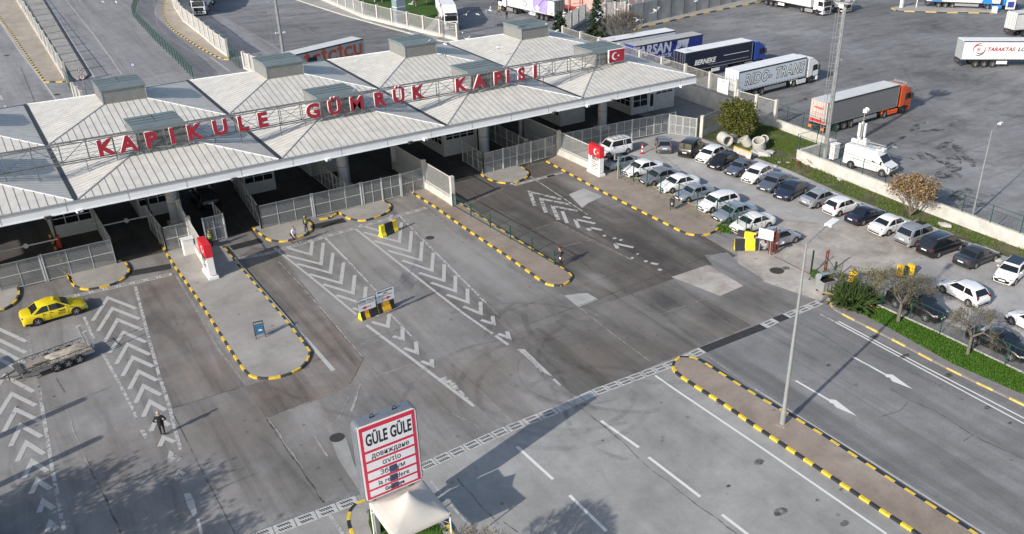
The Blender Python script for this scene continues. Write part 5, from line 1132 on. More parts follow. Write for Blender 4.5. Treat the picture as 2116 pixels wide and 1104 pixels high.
for a_ in (0, 2.1, 4.2):
    b = MB(); b.box((-1.7 + .36 * math.cos(a_), .1 + .36 * math.sin(a_), 4.2), (.28, .18, 1.5), a_ + math.pi / 2); part(b, 'panel_antenna', white, v, bevel=.04)
b = MB(); b.box((-1.7, .1, 6.25), (.4, .35, .34), .4); b.tube((-1.7, .3, 6.2), (-1.7, .55, 6.3), .25, .28, n=14); part(b, 'dish_antenna', white, v, bevel=.0)

# ------------------------------------------------------------------ flatbed trailer behind the taxi
p = P(55, 790, 0); q = P(192, 737, 0); rr = P(120, 765); t0 = P(118, 766); t1 = P(158, 749); ang = math.atan2((t1 - t0).y, (t1 - t0).x); ang = R(11)
ctr = P(138, 760) + Vector((-math.sin(ang), math.cos(ang), 0)) * .85 + Vector((math.cos(ang), math.sin(ang), 0)) * -.35
tv = empty('flatbed_trailer', (ctr.x, ctr.y, .006), 'long low lattice-sided trailer with raised ramps and a sandy load', 'trailer', None, ang)
rust = mat('weathered_steel', (.10, .10, .10), .7, .2, .35, 8); wood = mat('sandy_boards', (.27, .24, .20), .9, var=.3, scale=4)
b = MB(); b.box((0, 0, .58), (4.6, 1.6, .10), 0, 0); b.box((0, -.82, .5), (4.7, .08, .2), 0, 1); b.box((0, .82, .5), (4.7, .08, .2), 0, 1); part(b, 'deck', [wood, galv], tv)
b = MB(); random.seed(3)
for i in range(9): b.box((-1.6 + i * .12, -.3 + random.uniform(-.3, .3), .68), (1.4, .12, .05), random.uniform(-.1, .1), 0)
part(b, 'loose_boards', wood, tv)
bm = bmesh.new(); bmesh.ops.create_grid(bm, x_segments=26, y_segments=12, size=1)
for vv in bm.verts:
    x_, y_ = vv.co.x, vv.co.y; vv.co = (x_ * 1.35 + .85, y_ * .66, .64 + .16 * max(0, (1 - x_ ** 4)) * max(0, (1 - y_ ** 4)) * (1 + .5 * math.sin(5 * x_ + 3 * y_) * math.cos(4 * y_)))
me = bpy.data.meshes.new('sand_load'); bm.to_mesh(me); bm.free(); me.materials.append(mat('sand', (.36, .32, .265), .95, var=.35, scale=3, bump=.4)); so_ = bpy.data.objects.new('sand_load', me); C.objects.link(so_); so_.parent = tv
for s_ in (-1, 1):
    b = MB(); b.beam((-2.3, s_ * .84, .95), (2.3, s_ * .84, .95), .04, .04)
    for i in range(13): x_ = -2.3 + i * 4.6 / 12; b.beam((x_, s_ * .84, .6), (x_, s_ * .84, .95), .03); (i < 12) and b.beam((x_, s_ * .84, .6 if i % 2 else .95), (x_ + 4.6 / 12, s_ * .84, .95 if i % 2 else .6), .025)
    part(b, 'side_rail', rust, tv)
for s_ in (-1, 1): b = MB(); b.beam((2.35, s_ * .55, .6), (2.15, s_ * .55, 2.05), .26, .08); part(b, 'ramp', mat('pale_ramp', (.50, .49, .46), .7, var=.2), tv)
b = MB(); b.beam((2.3, -.8, .95), (2.3, .8, .95), .05); b.beam((-2.3, -.8, .75), (-2.3, .8, .75), .4, .05); b.beam((2.3, -.8, .6), (2.3, -.8, 1.1), .06); b.beam((-2.3, -.8, .58), (2.3, -.8, .58), .05); part(b, 'end_frame', rust, tv)
b = MB(); b.beam((-2.35, .5, .5), (-3.5, 0, .5), .08); b.beam((-2.35, -.5, .5), (-3.5, 0, .5), .08); b.tube((-3.0, 0, .1), (-3.0, 0, .8), .04); part(b, 'drawbar', rust, tv)
for x_ in (-.25, .5, 1.25):
    for s_ in (-1, 1): add_wheel(tv, x_, s_ * .92, .33, .20)
# vehicle that tows it, mostly outside the frame
car(-92, 800, 'R', 190, 'suv', 'silver', 'silver car towing the flatbed trailer at the left edge', None, 'car', 'car')
# ================================================================== SIGNS
sx0, sx1, sy, szt, szb = 11.5, 14.82, 35.25, 7.62, 2.74
sg = empty('farewell_sign', ((sx0 + sx1) / 2, sy + .35, 0), 'tall grey cased sign board with red frame reading farewell in several languages', 'sign')
W_ = sx1 - sx0
def rpanel(cz, w__, h__, r__, y0, y1):
    b = MB(); q = []
    for cx_, cz_, a0 in ((w__ / 2 - r__, h__ / 2 - r__, 0), (-w__ / 2 + r__, h__ / 2 - r__, 90), (-w__ / 2 + r__, -h__ / 2 + r__, 180), (w__ / 2 - r__, -h__ / 2 + r__, 270)):
        q += [(cx_ + r__ * math.cos(R(a0 + i * 15)), cz + cz_ + r__ * math.sin(R(a0 + i * 15))) for i in range(7)]
    n = len(q); b.add([(x_, y0, z_) for x_, z_ in q] + [(x_, y1, z_) for x_, z_ in q], [tuple(range(n)), tuple(range(2 * n - 1, n - 1, -1))] + [((i + 1) % n, i, n + i, n + (i + 1) % n) for i in range(n)], 0); return b
b = rpanel((szt + szb) / 2, W_, szt - szb, .30, -.35, .35); part(b, 'casing', mat('sign_casing', (.19, .215, .245), .4, .3, .12, 1.5), sg, bevel=.05, seg=3, smooth=True)
b = rpanel((szt + szb) / 2, W_ - .14, szt - szb - .14, .22, -.372, -.34); part(b, 'trim', white, sg)
fw, ft, fb = W_ - .30, szt - .16, szb + .16; fh = ft - fb
b = MB(); b.box((0, -.378, (ft + fb) / 2), (fw, .012, fh), 0, 0)
rows = [(.055, .325), (.362, .465), (.498, .600), (.634, .732), (.766, .862), (.892, .970)]
for a, c_ in rows: b.box((0, -.386, ft - fh * (a + c_) / 2), (fw - .34, .010, fh * (c_ - a)), 0, 1)
face = part(b, 'sign_face', [mat('sign_red', (.60, .03, .08), .45, var=.1), mat('sign_white', (.74, .75, .78), .45, var=.05)], sg)
for txt, row, sz, bo, sq in (('GÜLE GÜLE', 0, 1.0, .030, .47), ('довиждане', 1, .46, .004, .80), ('αντίο', 2, .46, .002, .85), ('Збогум', 3, .44, .002, .88), ('la revedere', 4, .44, .003, .82), ('Good bye', 5, .34, .012, .76)):
    a, c_ = rows[row]; zz = ft - fh * (a + c_) / 2 + (0 if row else -.02)
    t_ = text_obj(txt, sz, black, (0.02, -.396, zz), (R(90), 0, 0), None, 'lettering', bold=bo, squeeze=sq, depth=.002, space=1.05); t_.parent = face
b = MB()
for row, dx in ((3, .05), (4, .02), (5, .02)):
    a, c_ = rows[row]; b.box((dx, -.400, ft - fh * (a + c_) / 2), (.42, .004, fh * (c_ - a) * .92), 0, 0)
part(b, 'dark_patch', mat('dark_blue_block', (.05, .06, .12), .6, var=.4, scale=6), sg)  # dark blue blocks in the middle of the lower three rows
b = MB()
for x_ in (-1.1, 1.1): b = MB(); b.box((x_, 0, szb / 2 + .1), (.22, .3, szb + .2)); part(b, 'leg', galv, sg)
b = MB()
for x_ in (-.62, .62):
    for i in range(8): t = i * 2 * math.pi / 8; t2 = t + 2 * math.pi / 8; b.beam((x_ + .10 * math.cos(t), .0, szt + .10 + .10 * math.sin(t)), (x_ + .10 * math.cos(t2), 0, szt + .10 + .10 * math.sin(t2)), .03)
    b.box((x_, 0, szt + .01), (.25, .08, .03))
part(b, 'lifting_eye', black, sg)
# canopy tent in front of it
cl = mat('tent_canvas', (.50, .48, .44), .7, var=.05, scale=1.)
tcx, tcy, tw, te, ta = 13.22, 33.62, 1.56, 2.78, 3.85
tent = empty('canopy_tent', (tcx, tcy, 0), 'small cream pop-up tent in front of the farewell sign', 'tent')
bm = bmesh.new(); bmesh.ops.create_grid(bm, x_segments=24, y_segments=24, size=1)
for v_ in bm.verts:
    x_, y_ = v_.co.x, v_.co.y; r_ = max(abs(x_), abs(y_)); rr = math.hypot(x_, y_)
    z = te + (ta - te) * (.45 * (1 - r_) + .55 * max(0, 1 - rr * 1.02) ** 2.2 * 1.15)
    z -= .05 * math.sin(math.pi * (abs(x_) + abs(y_)) / 2) * (r_ > .9); v_.co = (x_ * tw, y_ * tw, z)
bd = [e for e in bm.edges if e.is_boundary]; ex = bmesh.ops.extrude_edge_only(bm, edges=bd)
for v_ in ex['geom']:
    if isinstance(v_, bmesh.types.BMVert): v_.co.z -= .22; v_.co.x *= 1.004; v_.co.y *= 1.004
bmesh.ops.recalc_face_normals(bm, faces=bm.faces)
me = bpy.data.meshes.new('canopy'); bm.to_mesh(me); bm.free(); me.materials.append(cl)
for p_ in me.polygons: p_.use_smooth = True
co_ = bpy.data.objects.new('canopy', me); C.objects.link(co_); co_.parent = tent
for sx_ in (-1, 1):
    for sy_ in (-1, 1): b = MB(); b.tube((sx_ * (tw - .04), sy_ * (tw - .04), .1), (sx_ * (tw - .04), sy_ * (tw - .04), te), .04); part(b, 'leg', white, tent)
b = MB()
for sx_ in (-1, 1):
    for z in (te - .12,): b.beam((sx_ * (tw - .04), -tw, z), (sx_ * (tw - .04), tw, z), .04); b.beam((-tw, sx_ * (tw - .04), z), (tw, sx_ * (tw - .04), z), .04)
    for sy_ in (-1, 1): b.beam((sx_ * (tw - .04), sy_ * (tw - .04), te - .7), (sx_ * (tw - .6), sy_ * (tw - .04), te - .15), .03); b.beam((sx_ * (tw - .04), sy_ * (tw - .04), te - .7), (sx_ * (tw - .04), sy_ * (tw - .6), te - .15), .03)
part(b, 'frame', white, tent)
# country entry pylons with flag
def pylon(px, py, label, hgt, wy, tx, text=True):
    c_ = P(px, py); e = empty('flag_pylon', (c_.x, c_.y, KZ), label, 'sign', 'flag pylons beside the lanes')
    b = MB(); b.box((0, 0, .12), (tx + .24, wy + .28, .24)); b.build('plinth', white, e)
    b = MB(); b.box((0, 0, hgt * .5 - .1), (tx, wy, hgt * .72)); part(b, 'panel', white, e, bevel=.02)
    zt = hgt; b = MB(); b.box((0, 0, hgt * .82), (tx + .04, wy + .04, hgt * .37))
    crescent(b, .28, hgt * .82, hgt * .105, lambda u, v, d: Vector((-tx / 2 - .028, -u + .0, v)), 1)
    part(b, 'flag_head', [redp, white], e)
    lines = [('TÜRKİYE', .42, .62, .02), ('Cumhuriyeti', .24, .53, .0), ('Gümrük ve', .24, .46, 0), ('Ticaret Bakanlığı', .22, .39, 0), ('Kapıkule', .24, .32, 0), ('Gümrük Kapısı', .22, .25, 0)]
    for t_, s_, zf, bo in lines: text_obj(t_, s_, black, (-tx / 2 - .02, 0, hgt * (zf if zf < .6 else .595)), (R(90), 0, R(-90)), e, bold=bo)
    return e
pylon(1231.5, 361.5, 'white and red flag pylon standing beside the parked cars', 3.15, 2.0, .55)
pylon(436, 571, 'white and red flag pylon on the left lane island', 3.1, 2.0, .55)
# small pavement advertising board
c_ = P(539, 699); e = empty('pavement_board', (c_.x, c_.y, KZ - .01), 'small dark-framed blue advertising board on the lane island', 'board')
e.rotation_euler = (0, 0, R(-8)); b = MB()
for s_ in (-1, 1): b.beam((-.33, s_ * .28, 0), (-.33, s_ * .02, 1.25), .05); b.beam((.33, s_ * .28, 0), (.33, s_ * .02, 1.25), .05)
b.box((0, 0, 1.26), (.72, .08, .06)); part(b, 'frame', darkm, e)
b = MB(); b.box((0, -.15, .72), (.6, .03, .8), 0, 0, ('X', -.2)); 
b.add([(.28 * .55 * math.cos(i * math.pi / 8) + .05, -.20 + (.5 - .72 + .17 * math.sin(i * math.pi / 8)) * -.2 - .0 - .04, .58 + .17 * math.sin(i * math.pi / 8)) for i in range(16)], [tuple(range(16))], 1); part(b, 'poster', [mat('poster_blue', (.03, .12, .22), .5, var=.25, scale=6), white], e)
# ---- jersey barriers
def jersey(x, y, z, L, ang, pat, label, group='yellow and black barriers', tilt=0, name='barrier', h=.95, flat=False):
    e = empty(name, (x, y, z), label, 'barrier', group); e.rotation_euler = (tilt, 0, ang)
    prof = [(-.30, 0), (-.30, .12), (-.15, .40), (-.10, h), (.10, h), (.15, .40), (.30, .12), (.30, 0)]
    b = MB(); n = len(pat); x0 = -L / 2
    for i, m_ in enumerate(pat):
        a, c_ = x0 + L * i / n, x0 + L * (i + 1) / n; k = len(prof)
        vs = [(a, py_, pz) for py_, pz in prof] + [(c_, py_, pz) for py_, pz in prof]
        fs = [(j, k + j, k + (j + 1) % k, (j + 1) % k) for j in range(k)]
        b.add(vs, fs, m_)
        if i == 0: b.add(vs[:k], [tuple(range(k))], 3)
        if i == n - 1: b.add(vs[k:], [tuple(range(k - 1, -1, -1))], 1)
    o = b.build('block', [mat('barrier_yellow', (.80, .58, .02), .5, var=.12), mat('barrier_black', (.02, .02, .024), .5, var=.2), mat('barrier_orange', (.72, .38, .015), .5, var=.15), mat('barrier_end', (.85, .74, .02), .5, var=.06)], e); return e
p1, p2 = P(748, 664), P(818, 636); d = p2 - p1; ang = math.atan2(d.y, d.x); c_ = (p1 + p2) / 2 + Vector((-math.sin(ang), math.cos(ang), 0)) * .28
L = d.length / 2; dn = d.normalized()
for sgn, lb, pat in ((-1, 'left of the pair of yellow and black barriers carrying the route signs', [1, 2, 1, 1]), (1, 'right of the pair of yellow and black barriers carrying the route signs', [1, 2, 2, 1])):
    q = c_ + dn * sgn * L / 2; jersey(q.x, q.y, 0, L - .04, ang, pat, lb, h=1.08)
def route_sign(px, py, h0, w_, hh, txts, label, arrow):
    q = P(px, py, h0); e = empty('route_sign', (q.x, q.y, .95), label, 'sign', 'route signs fixed on barriers'); e.rotation_euler = (0, 0, ang - .06)
    z = h0 - .95 + hh / 2; b = MB(); b.box((0, 0, z), (w_ + .06, .03, hh + .06)); part(b, 'frame', darkm, e); b = MB(); b.box((0, -.018, z), (w_, .012, hh)); f_ = part(b, 'panel', mat('sign_white_sheet', (.68, .70, .72), .4, var=.03), e)
    for x_ in (-.3, .3): b = MB(); b.beam((x_, .03, -.1), (x_, .03, z), .04); part(b, 'leg', darkm, e)
    for t_, s_, zz, bo, sq in txts: o = text_obj(t_, s_, black, (0, -.026, z + zz), (R(90), 0, 0), None, 'lettering', bold=bo, squeeze=sq, depth=.002); o.parent = f_
    b = MB(); s_ = arrow; yy = -.029; az = z - hh * .26
    b.add([(s_ * -.05, yy, az - .05), (s_ * .12, yy, az - .05), (s_ * .12, yy, az - .14), (s_ * .48, yy, az), (s_ * .12, yy, az + .14), (s_ * .12, yy, az + .05), (s_ * -.05, yy, az + .05)], [tuple(range(7))[::s_]], 0)
    for k in (0, 1): b.add([(s_ * (-.16 - k * .16), yy, az - .05), (s_ * (-.09 - k * .16), yy, az - .05), (s_ * (-.09 - k * .16), yy, az + .05), (s_ * (-.16 - k * .16), yy, az + .05)], [(0, 1, 2, 3)], 0)
    part(b, 'arrow', redp, e)
route_sign(759, 640, 1.15, 1.45, 1.0, [('GİDEN YOLCU', .27, .27, .006, .78), ('OUTGOING PASSENGER', .15, .07, .0, .78)], 'white sign with a red arrow pointing left on the barrier pair', -1)
route_sign(797, 622, 1.25, 1.55, 1.05, [('MEMUR VE PERSONEL', .18, .36, .006, .75), ('GİRİŞ', .16, .17, .004, .8), ('PERSONNEL ENTRANCE', .14, .0, .0, .8)], 'white sign with a red arrow pointing right on the barrier pair', 1)
p1, p2 = P(791, 492), P(824, 478); d = p2 - p1; a2 = math.atan2(d.y, d.x); c_ = (p1 + p2) / 2 + Vector((-math.sin(a2), math.cos(a2), 0)) * .28
jersey(c_.x, c_.y, 0, d.length, a2, [3, 1, 1, 0], 'single yellow and black barrier on the upper chevrons', h=1.1)
# stack by the rusty frame
q = P(1551, 520); jersey(q.x + .2, q.y + .35, 0, 2.7, R(-34), [1, 0, 1], 'yellow-centred black barrier, front of the stack by the rusty frame', tilt=R(-8), h=1.0)
q = P(1553, 492, .4); jersey(q.x, q.y, .0, 2.6, R(-60), [1, 0, 0, 1], 'longer barrier with yellow blocks behind the front one')
q = P(1574, 505, .3); jersey(q.x + .4, q.y, 0, 1.0, R(0), [0, 0], 'short yellow barrier beside the rusty frame', h=1.05)
q = P(1535, 318, .4); e = jersey(q.x, q.y, 0, 2.7, R(-88), [0, 0], 'faded yellow-topped concrete barrier by the pipes', group=None, h=.8); e.children[0].data.materials[0] = conc; b = MB(); b.box((0, 0, .87), (2.7, .22, .14)); b.build('cap', yellow_old, e)
def bollard_block(px, py, lb, n=1, a=0):
    q = P(px, py); e = empty('plastic_barrier', (q.x, q.y, 0), lb, 'barrier', 'yellow plastic blocks among the bare trees'); e.rotation_euler = (0, 0, a); ym = mat('plastic_yellow', (.80, .50, .01), .5, var=.25, scale=6)
    for i in range(n):
        b = MB(); b.box((i * .95, 0, .5), (.42, .55, 1.0)); part(b, 'block', ym, e, bevel=.08, seg=2)
        for k in range(3): b = MB(); b.box((i * .95, -.28, .25 + k * .27), (.34, .10, .16)); part(b, 'rib', ym, e, bevel=.04)
    if n > 1: b = MB(); b.box((.47, 0, .45), (.5, .4, .7)); part(b, 'band', black, e)
bollard_block(1761, 583, 'yellow plastic block above the spiky bush'); bollard_block(1858, 570, 'pair of yellow plastic blocks above the larger bare tree', 2, R(-25))

# ---- masts and lamp posts
def light_mast(px, py, hgt, label, ladder=True, lean=0):
    c_ = P(px, py); e = empty('steel_mast', (c_.x, c_.y, 0), label, 'mast', 'tall steel floodlight masts')
    b = MB(); b.tube((0, 0, 0), (0, 0, hgt), .27, .17, 14); b.box((0, 0, .08), (.9, .9, .16)); b.build('pole', galv, e, smooth=True)
    b = MB(); lx = -.62
    for s_ in (-.22, .22): b.beam((lx, s_, 1.5), (lx, s_, hgt - .8), .05)
    k = int((hgt - 2.5) / .7)
    for i in range(k): z = 1.8 + i * .7; b.beam((lx, -.22, z), (lx, .22, z), .03); (i % 3 == 0) and b.beam((lx, 0, z), (-.15, 0, z), .04)
    for i in range(int((hgt - 4) / 1.5)):
        z = 3.2 + i * 1.5; pts = [(lx - .0 + .62 * math.cos(t) - .1, .36 * math.sin(t), z) for t in (math.pi / 2 + math.pi * j / 6 for j in range(7))]
        for a, c2 in zip(pts, pts[1:]): b.beam(a, c2, .03)
    b.beam((lx - .72, 0, 3.2), (lx - .72, 0, hgt - 1.2), .03); b.build('ladder', galv, e)
    b = MB(); b.tube((0, 0, hgt - .3), (0, 0, hgt - .1), 1.1, 1.1, 14); b.build('platform', galv, e)
    for i in range(8): t = i * math.pi / 4; b = MB(); b.box((1.15 * math.cos(t), 1.15 * math.sin(t), hgt + .2), (.25, .5, .4), t); b.build('floodlight', [galv], e)
    return e
m_ = light_mast(1703, 331, 17.4, 'tall steel mast with ladder at the yard wall')
for px_, z_ in ((0, 11.2),): b = MB(); b.box((.35, 0, z_), (.3, .2, .2)); b.build('camera', white, m_)
c_ = P(610, 168, 0); m2 = light_mast(592, 155, 23, 'tall steel mast with ladder standing behind the canopy at left')
b = MB(); b.box((.5, -.1, 6.2), (.45, .2, .2)); b.box((-.5, -.1, 6.2), (.45, .2, .2)); b.beam((-.6, 0, 6.25), (.6, 0, 6.25), .05); b.build('camera', white, m2)
def lamp_post(px, py, hgt, label, arm, az, r0=.11, head=(.9, .34)):
    c_ = P(px, py); e = empty('lamp_post', (c_.x, c_.y, 0), label, 'street lamp', 'single-arm lamp posts', R(az))
    b = MB(); b.tube((0, 0, .1), (0, 0, hgt), r0, r0 * .45, 14); b.tube((0, 0, .1), (0, 0, 1.3), r0 * 1.25, r0 * 1.2, 12); b.build('pole', galv, e, smooth=True)
    b = MB(); b.box((0, 0, .08), (.7, .7, .2)); b.build('base', g_walk, e)
    b = MB(); n = 8; pts = [(arm * t, 0, hgt + 1.0 * math.sin(t * math.pi / 2) * .25) for t in (i / n for i in range(n + 1))]
    for a, c2 in zip(pts, pts[1:]): b.tube(a, c2, .045, n=8)
    b.build('arm', galv, e)
    b = MB(); b.box((arm + head[0] / 2, 0, hgt + .26), (head[0], head[1], .16)); b.build('lamp_head', white, e, bevel=.05, seg=2)
    return e
lamp_post(1616, 880, 12.75, 'tall grey lamp post on the striped median', 2.6, 15, .145, (1.15, .45))
lamp_post(2009, 449, 8.6, 'white lamp post behind the yard wall at right', 1.6, 12, .09, (.7, .3))
lamp_post(1175, 62, 8.5, 'slim pale lamp post behind the canopy', 1.2, 190, .08)
# thin post at the fence beside the parked cars
c_ = P(1277, 372); e = empty('grey_post', (c_.x, c_.y, 0), 'thick grey post with small caps at the fence beside the sunroof car', 'post'); b = MB(); b.beam((0, 0, .1), (0, 0, 2.6), .14); b.build('pole', galv, e); b = MB(); b.beam((-.45, .05, 2.3), (-.45, .05, 2.9), .12); b.beam((-.45, .05, 2.35), (0, 0, 2.3), .08); b.build('bracket', galv, e)
c_ = P(1388, 438); e = empty('litter_bin', (c_.x, c_.y, KZ - .01), 'small dark litter bin on a post beside the car park fence', 'bin'); b = MB(); b.tube((0, 0, .4), (0, 0, 1.15), .22, .26, 14); b.build('bucket', darkm, e); b = MB(); b.beam((0, .2, 0), (0, .2, 1.3), .06); b.build('pole', darkm, e); b = MB(); b.box((-.16, -.18, .8), (.12, .06, .2)); b.build('sticker', white, e)
# utility cabinets
for px, py, w_, h_, lb in ((393, 527, .95, 1.45, 'white utility cabinet on the lane island beside the bar fence'), (1722, 330, .9, 1.7, 'pale utility cabinet at the foot of the steel mast')):
    c_ = P(px, py); e = empty('utility_cabinet', (c_.x, c_.y, .14), lb, 'cabinet'); b = MB(); b.box((0, 0, h_ / 2), (w_, .6, h_)); b.build('cabinet_body', white, e, bevel=.02); b = MB(); b.box((0, -.31, h_ / 2), (w_ - .12, .02, h_ - .16)); b.build('door', mat('cabinet_door', (.66, .66, .65), .5), e); b = MB(); b.box((0, 0, h_ + .03), (w_ + .12, .72, .06)); b.build('lid', white, e)
# barrier arms at the lanes
def boom(px, py, x1, label, hz=.95):
    c_ = P(px, py); e = empty('lane_barrier', (c_.x, c_.y, 0), label, 'barrier arm', 'boom barriers under the canopy'); b = MB(); b.box((0, 0, .6), (.34, .42, 1.2)); b.build('cabinet', mat('barrier_red', (.50, .05, .03), .5) if 'red' in label else darkm, e, bevel=.03)
    b = MB(); b.beam((0, -.25, hz), (x1, -.25, hz + .0), .07, .10, 0); b.tube((x1 * .52, -.35, hz), (x1 * .52, -.15, hz), .2, n=14); b.build('boom', white, e); b = MB(); b.beam((.0, .3, 0), (0, .3, 3.2), .14); b.build('post', darkm, e)
boom(316, 462, -4.2, 'boom barrier across the first open lane'); boom(124, 512, -4.8, 'boom barrier with a red cabinet behind the left gates'); boom(1085, 305, .01, 'slim signal post in the shade right of the third column')
# rusty gate frame, satellite dish, white board
rustm = mat('rust_red', (.17, .045, .03), .8, .1, .35, 8)
c_ = P(1597, 524); e = empty('rusty_gate', (c_.x, c_.y, 0), 'rusty red lattice gate frame beside the stacked barriers', 'gate'); b = MB()
for x_ in (-.35, 0, .35):
    for y_ in (-.2, .2): b.beam((x_, y_, 0), (x_, y_, 2.3 + .2 * x_), .06)
for z in (.3, .8, 1.3, 1.8, 2.25): b.beam((-.4, -.2, z), (.4, -.2, z), .05); b.beam((-.4, .2, z), (.4, .2, z), .05); b.beam((-.35, -.2, z), (.35, .2, z), .04)
b.beam((-.35, -.2, .3), (.35, -.2, 1.8), .05); b.beam((.35, .2, .3), (-.35, .2, 2.2), .05); b.build('lattice', rustm, e)
b = MB(); b.box((.2, .4, 1.0), (.5, .5, 1.6), .3); b.build('drum', mat('dark_rust', (.07, .03, .025), .8), e)
q = P(1581, 500, 1.0); e = empty('white_board', (q.x - .2, q.y - .2, 0), 'white notice board leaning by the rusty frame', 'notice board'); e.rotation_euler = (0, 0, R(-68)); b = MB(); b.box((0, 0, 1.85), (1.35, .04, .95)); o_ = b.build('board', white, e); bars(e, 3, 1.1, 0, -.026, 2.1, .25, mat('grey_ink', (.4, .4, .42), .6))
for s_ in (-1, 1): b = MB(); b.beam((.5 * s_, .03, 0), (.5 * s_, .03, 2.0), .05); b.build('leg', galv, e)
q = P(1607, 520); e = empty('satellite_dish', (q.x, q.y, 0), 'white oval dish on a short post right of the rusty frame', 'dish'); b = MB()
vs = [(0, 0, .78)] + [(.55 * k_ / 3 * math.cos(t), .45 * k_ / 3 * math.sin(t), .78 + .12 * (k_ / 3) ** 2) for k_ in (1, 2, 3) for t in (i * math.pi / 10 for i in range(20))]
fs = [(0, 1 + i, 1 + (i + 1) % 20) for i in range(20)] + [(1 + k_ * 20 + i, 1 + (k_ + 1) * 20 + i, 1 + (k_ + 1) * 20 + (i + 1) % 20, 1 + k_ * 20 + (i + 1) % 20) for k_ in (0, 1) for i in range(20)]
b.add(vs, fs, 0); o_ = b.build('dish', white, e, smooth=True); b = MB(); b.tube((0, 0, 0), (0, 0, .78), .05); b.build('post', rustm, e)
c_ = P(1703, 573); e = empty('rusty_gate_post', (c_.x, c_.y, 0), 'rusty red ladder-like gate post left of the waste container', 'post'); b = MB()
for x_ in (-.13, .13): b.beam((x_, 0, 0), (x_, 0, 2.5), .08)
for z in (.3, .8, 1.3, 1.8, 2.3): b.beam((-.13, 0, z), (.13, 0, z), .06)
b.build('lattice', rustm, e); b = MB(); b.beam((.15, 0, 1.7), (1.15, -.6, .1), .05); b.beam((-.15, 0, 1.6), (-1.6, .3, .1), .05); b.build('brace', green_p, e)
green_fence(PP([(1674, 567), (1676, 566)]), 2.2, 'lone green fence post left of the rusty ladder-like post', 3, mesh=False, post=.06, name='fence_post')
green_fence(PP([(1722, 578), (1724, 579)]), 1.7, 'short green fence post behind the waste container', 3, mesh=False, post=.06, name='fence_post')
# waste container
c_ = P(1707, 608); e = empty('waste_container', (c_.x + .25, c_.y + .3, 0), 'grey galvanised wheeled waste container with a half-open lid', 'bin', None, R(-12)); b = MB()
b.add([(-.62, -.48, .22), (.62, -.48, .22), (.62, .48, .22), (-.62, .48, .22), (-.70, -.58, 1.2), (.70, -.58, 1.2), (.70, .58, 1.2), (-.70, .58, 1.2)], [(3, 2, 1, 0), (0, 1, 5, 4), (1, 2, 6, 5), (2, 3, 7, 6), (3, 0, 4, 7)], 0)
for x_ in (-.35, 0, .35): b.box((x_, -.55, .7), (.05, .05, .9), 0, 0)
b.box((0, -.60, 1.2), (1.46, .06, .08)); b.box((0, .60, 1.2), (1.46, .06, .08)); b.build('bin_body', galv, e)
b = MB(); b.box((0, 0, 1.05), (1.3, 1.1, .05)); b.build('refuse', black, e)
b = MB(); n = 8
vs = [(s_ * .72, .60 * math.cos(t), 1.22 + .55 * math.sin(t)) for s_ in (-1, 1) for t in (math.pi * i / n * .62 for i in range(n + 1))]
b.add(vs, [(i, i + 1, n + 2 + i, n + 1 + i) for i in range(n)], 0); b.add([(-.72, 0, 1.22)] + vs[:n + 1], [tuple(range(n + 2))], 0); b.add([(.72, 0, 1.22)] + vs[n + 1:], [tuple(range(n + 1, -1, -1))], 0); b.build('lid', mat('lid_steel', (.30, .36, .38), .45, .3, .12), e)
for x_ in (-.5, .5):
    for y_ in (-.4, .4): b = MB(); b.tube((x_, y_ - .04, .1), (x_, y_ + .04, .1), .1, n=12); b.build('castor', black, e)
# traffic signs
def road_sign(px, py, hs, label, discs, hgt):
    c_ = P(px, py); e = empty('traffic_sign', (c_.x, c_.y, 0), label, 'traffic sign'); b = MB(); b.tube((0, 0, 0), (0, 0, hgt), .05); b.build('pole', galv, e)
    for z, r_, col, t_ in discs:
        b = MB(); b.tube((0, -.06, z), (0, -.09, z), r_, n=24, m=0); b.tube((0, -.085, z), (0, -.10, z), r_ * .78, n=24, m=1); o_ = b.build('sign_disc', [col, white], e)
        if t_: t2 = text_obj(t_, r_ * 1.1, black, (0, -.106, z), (R(90), 0, 0), None, bold=.01); t2.parent = o_
road_sign(182, 208, 1, 'post with a speed limit disc above a no parking disc behind the canopy', [(4.1, .36, mat('dark_red_ring', (.16, .02, .02), .5), '30'), (3.2, .34, mat('dark_red_ring', (.16, .02, .02), .5), 'P')], 4.5)
road_sign(280, 162, 1, 'blue rimmed round sign just behind the rooftop box', [(2.0, .3, mat('sign_blue', (.02, .07, .45), .5), '')], 2.8)
c_ = P(2075, 30); e = empty('info_board', P(2085, 26), 'tall white board with a blue square at the top right corner', 'sign'); b = MB(); b.box((0, 0, 2.4), (1.7, .1, 3.6), R(-40)); b.build('board', white, e); b = MB(); b.box((-.05, -.07, 1.5), (1.2, .04, 1.1), R(-40)); b.build('blue_square', mat('sign_blue2', (.03, .05, .25), .5), e); text_obj('H B', .8, black, (-.05, -.08, 3.0), (R(90), 0, R(-40)), e); b = MB(); b.beam((0, 0, 0), (0, 0, 1), .15); b.build('post', galv, e)
c_ = P(2054, 27); e = empty('kiosk_box', c_, 'small white box on the far traffic island', 'cabinet'); b = MB(); b.box((0, 0, .6), (.9, .6, 1.2), R(-40)); b.build('box', white, e, bevel=.03)
for px, lb in ((1862, 'white pump-like column on the far island'), (1893, 'slim pole on the far island')):
    e = empty('island_column', P(px, 17), lb, 'post'); b = MB(); b.beam((0, 0, 0), (0, 0, 3.2), .5 if 'pump' in lb else .12); b.build('column', white, e)
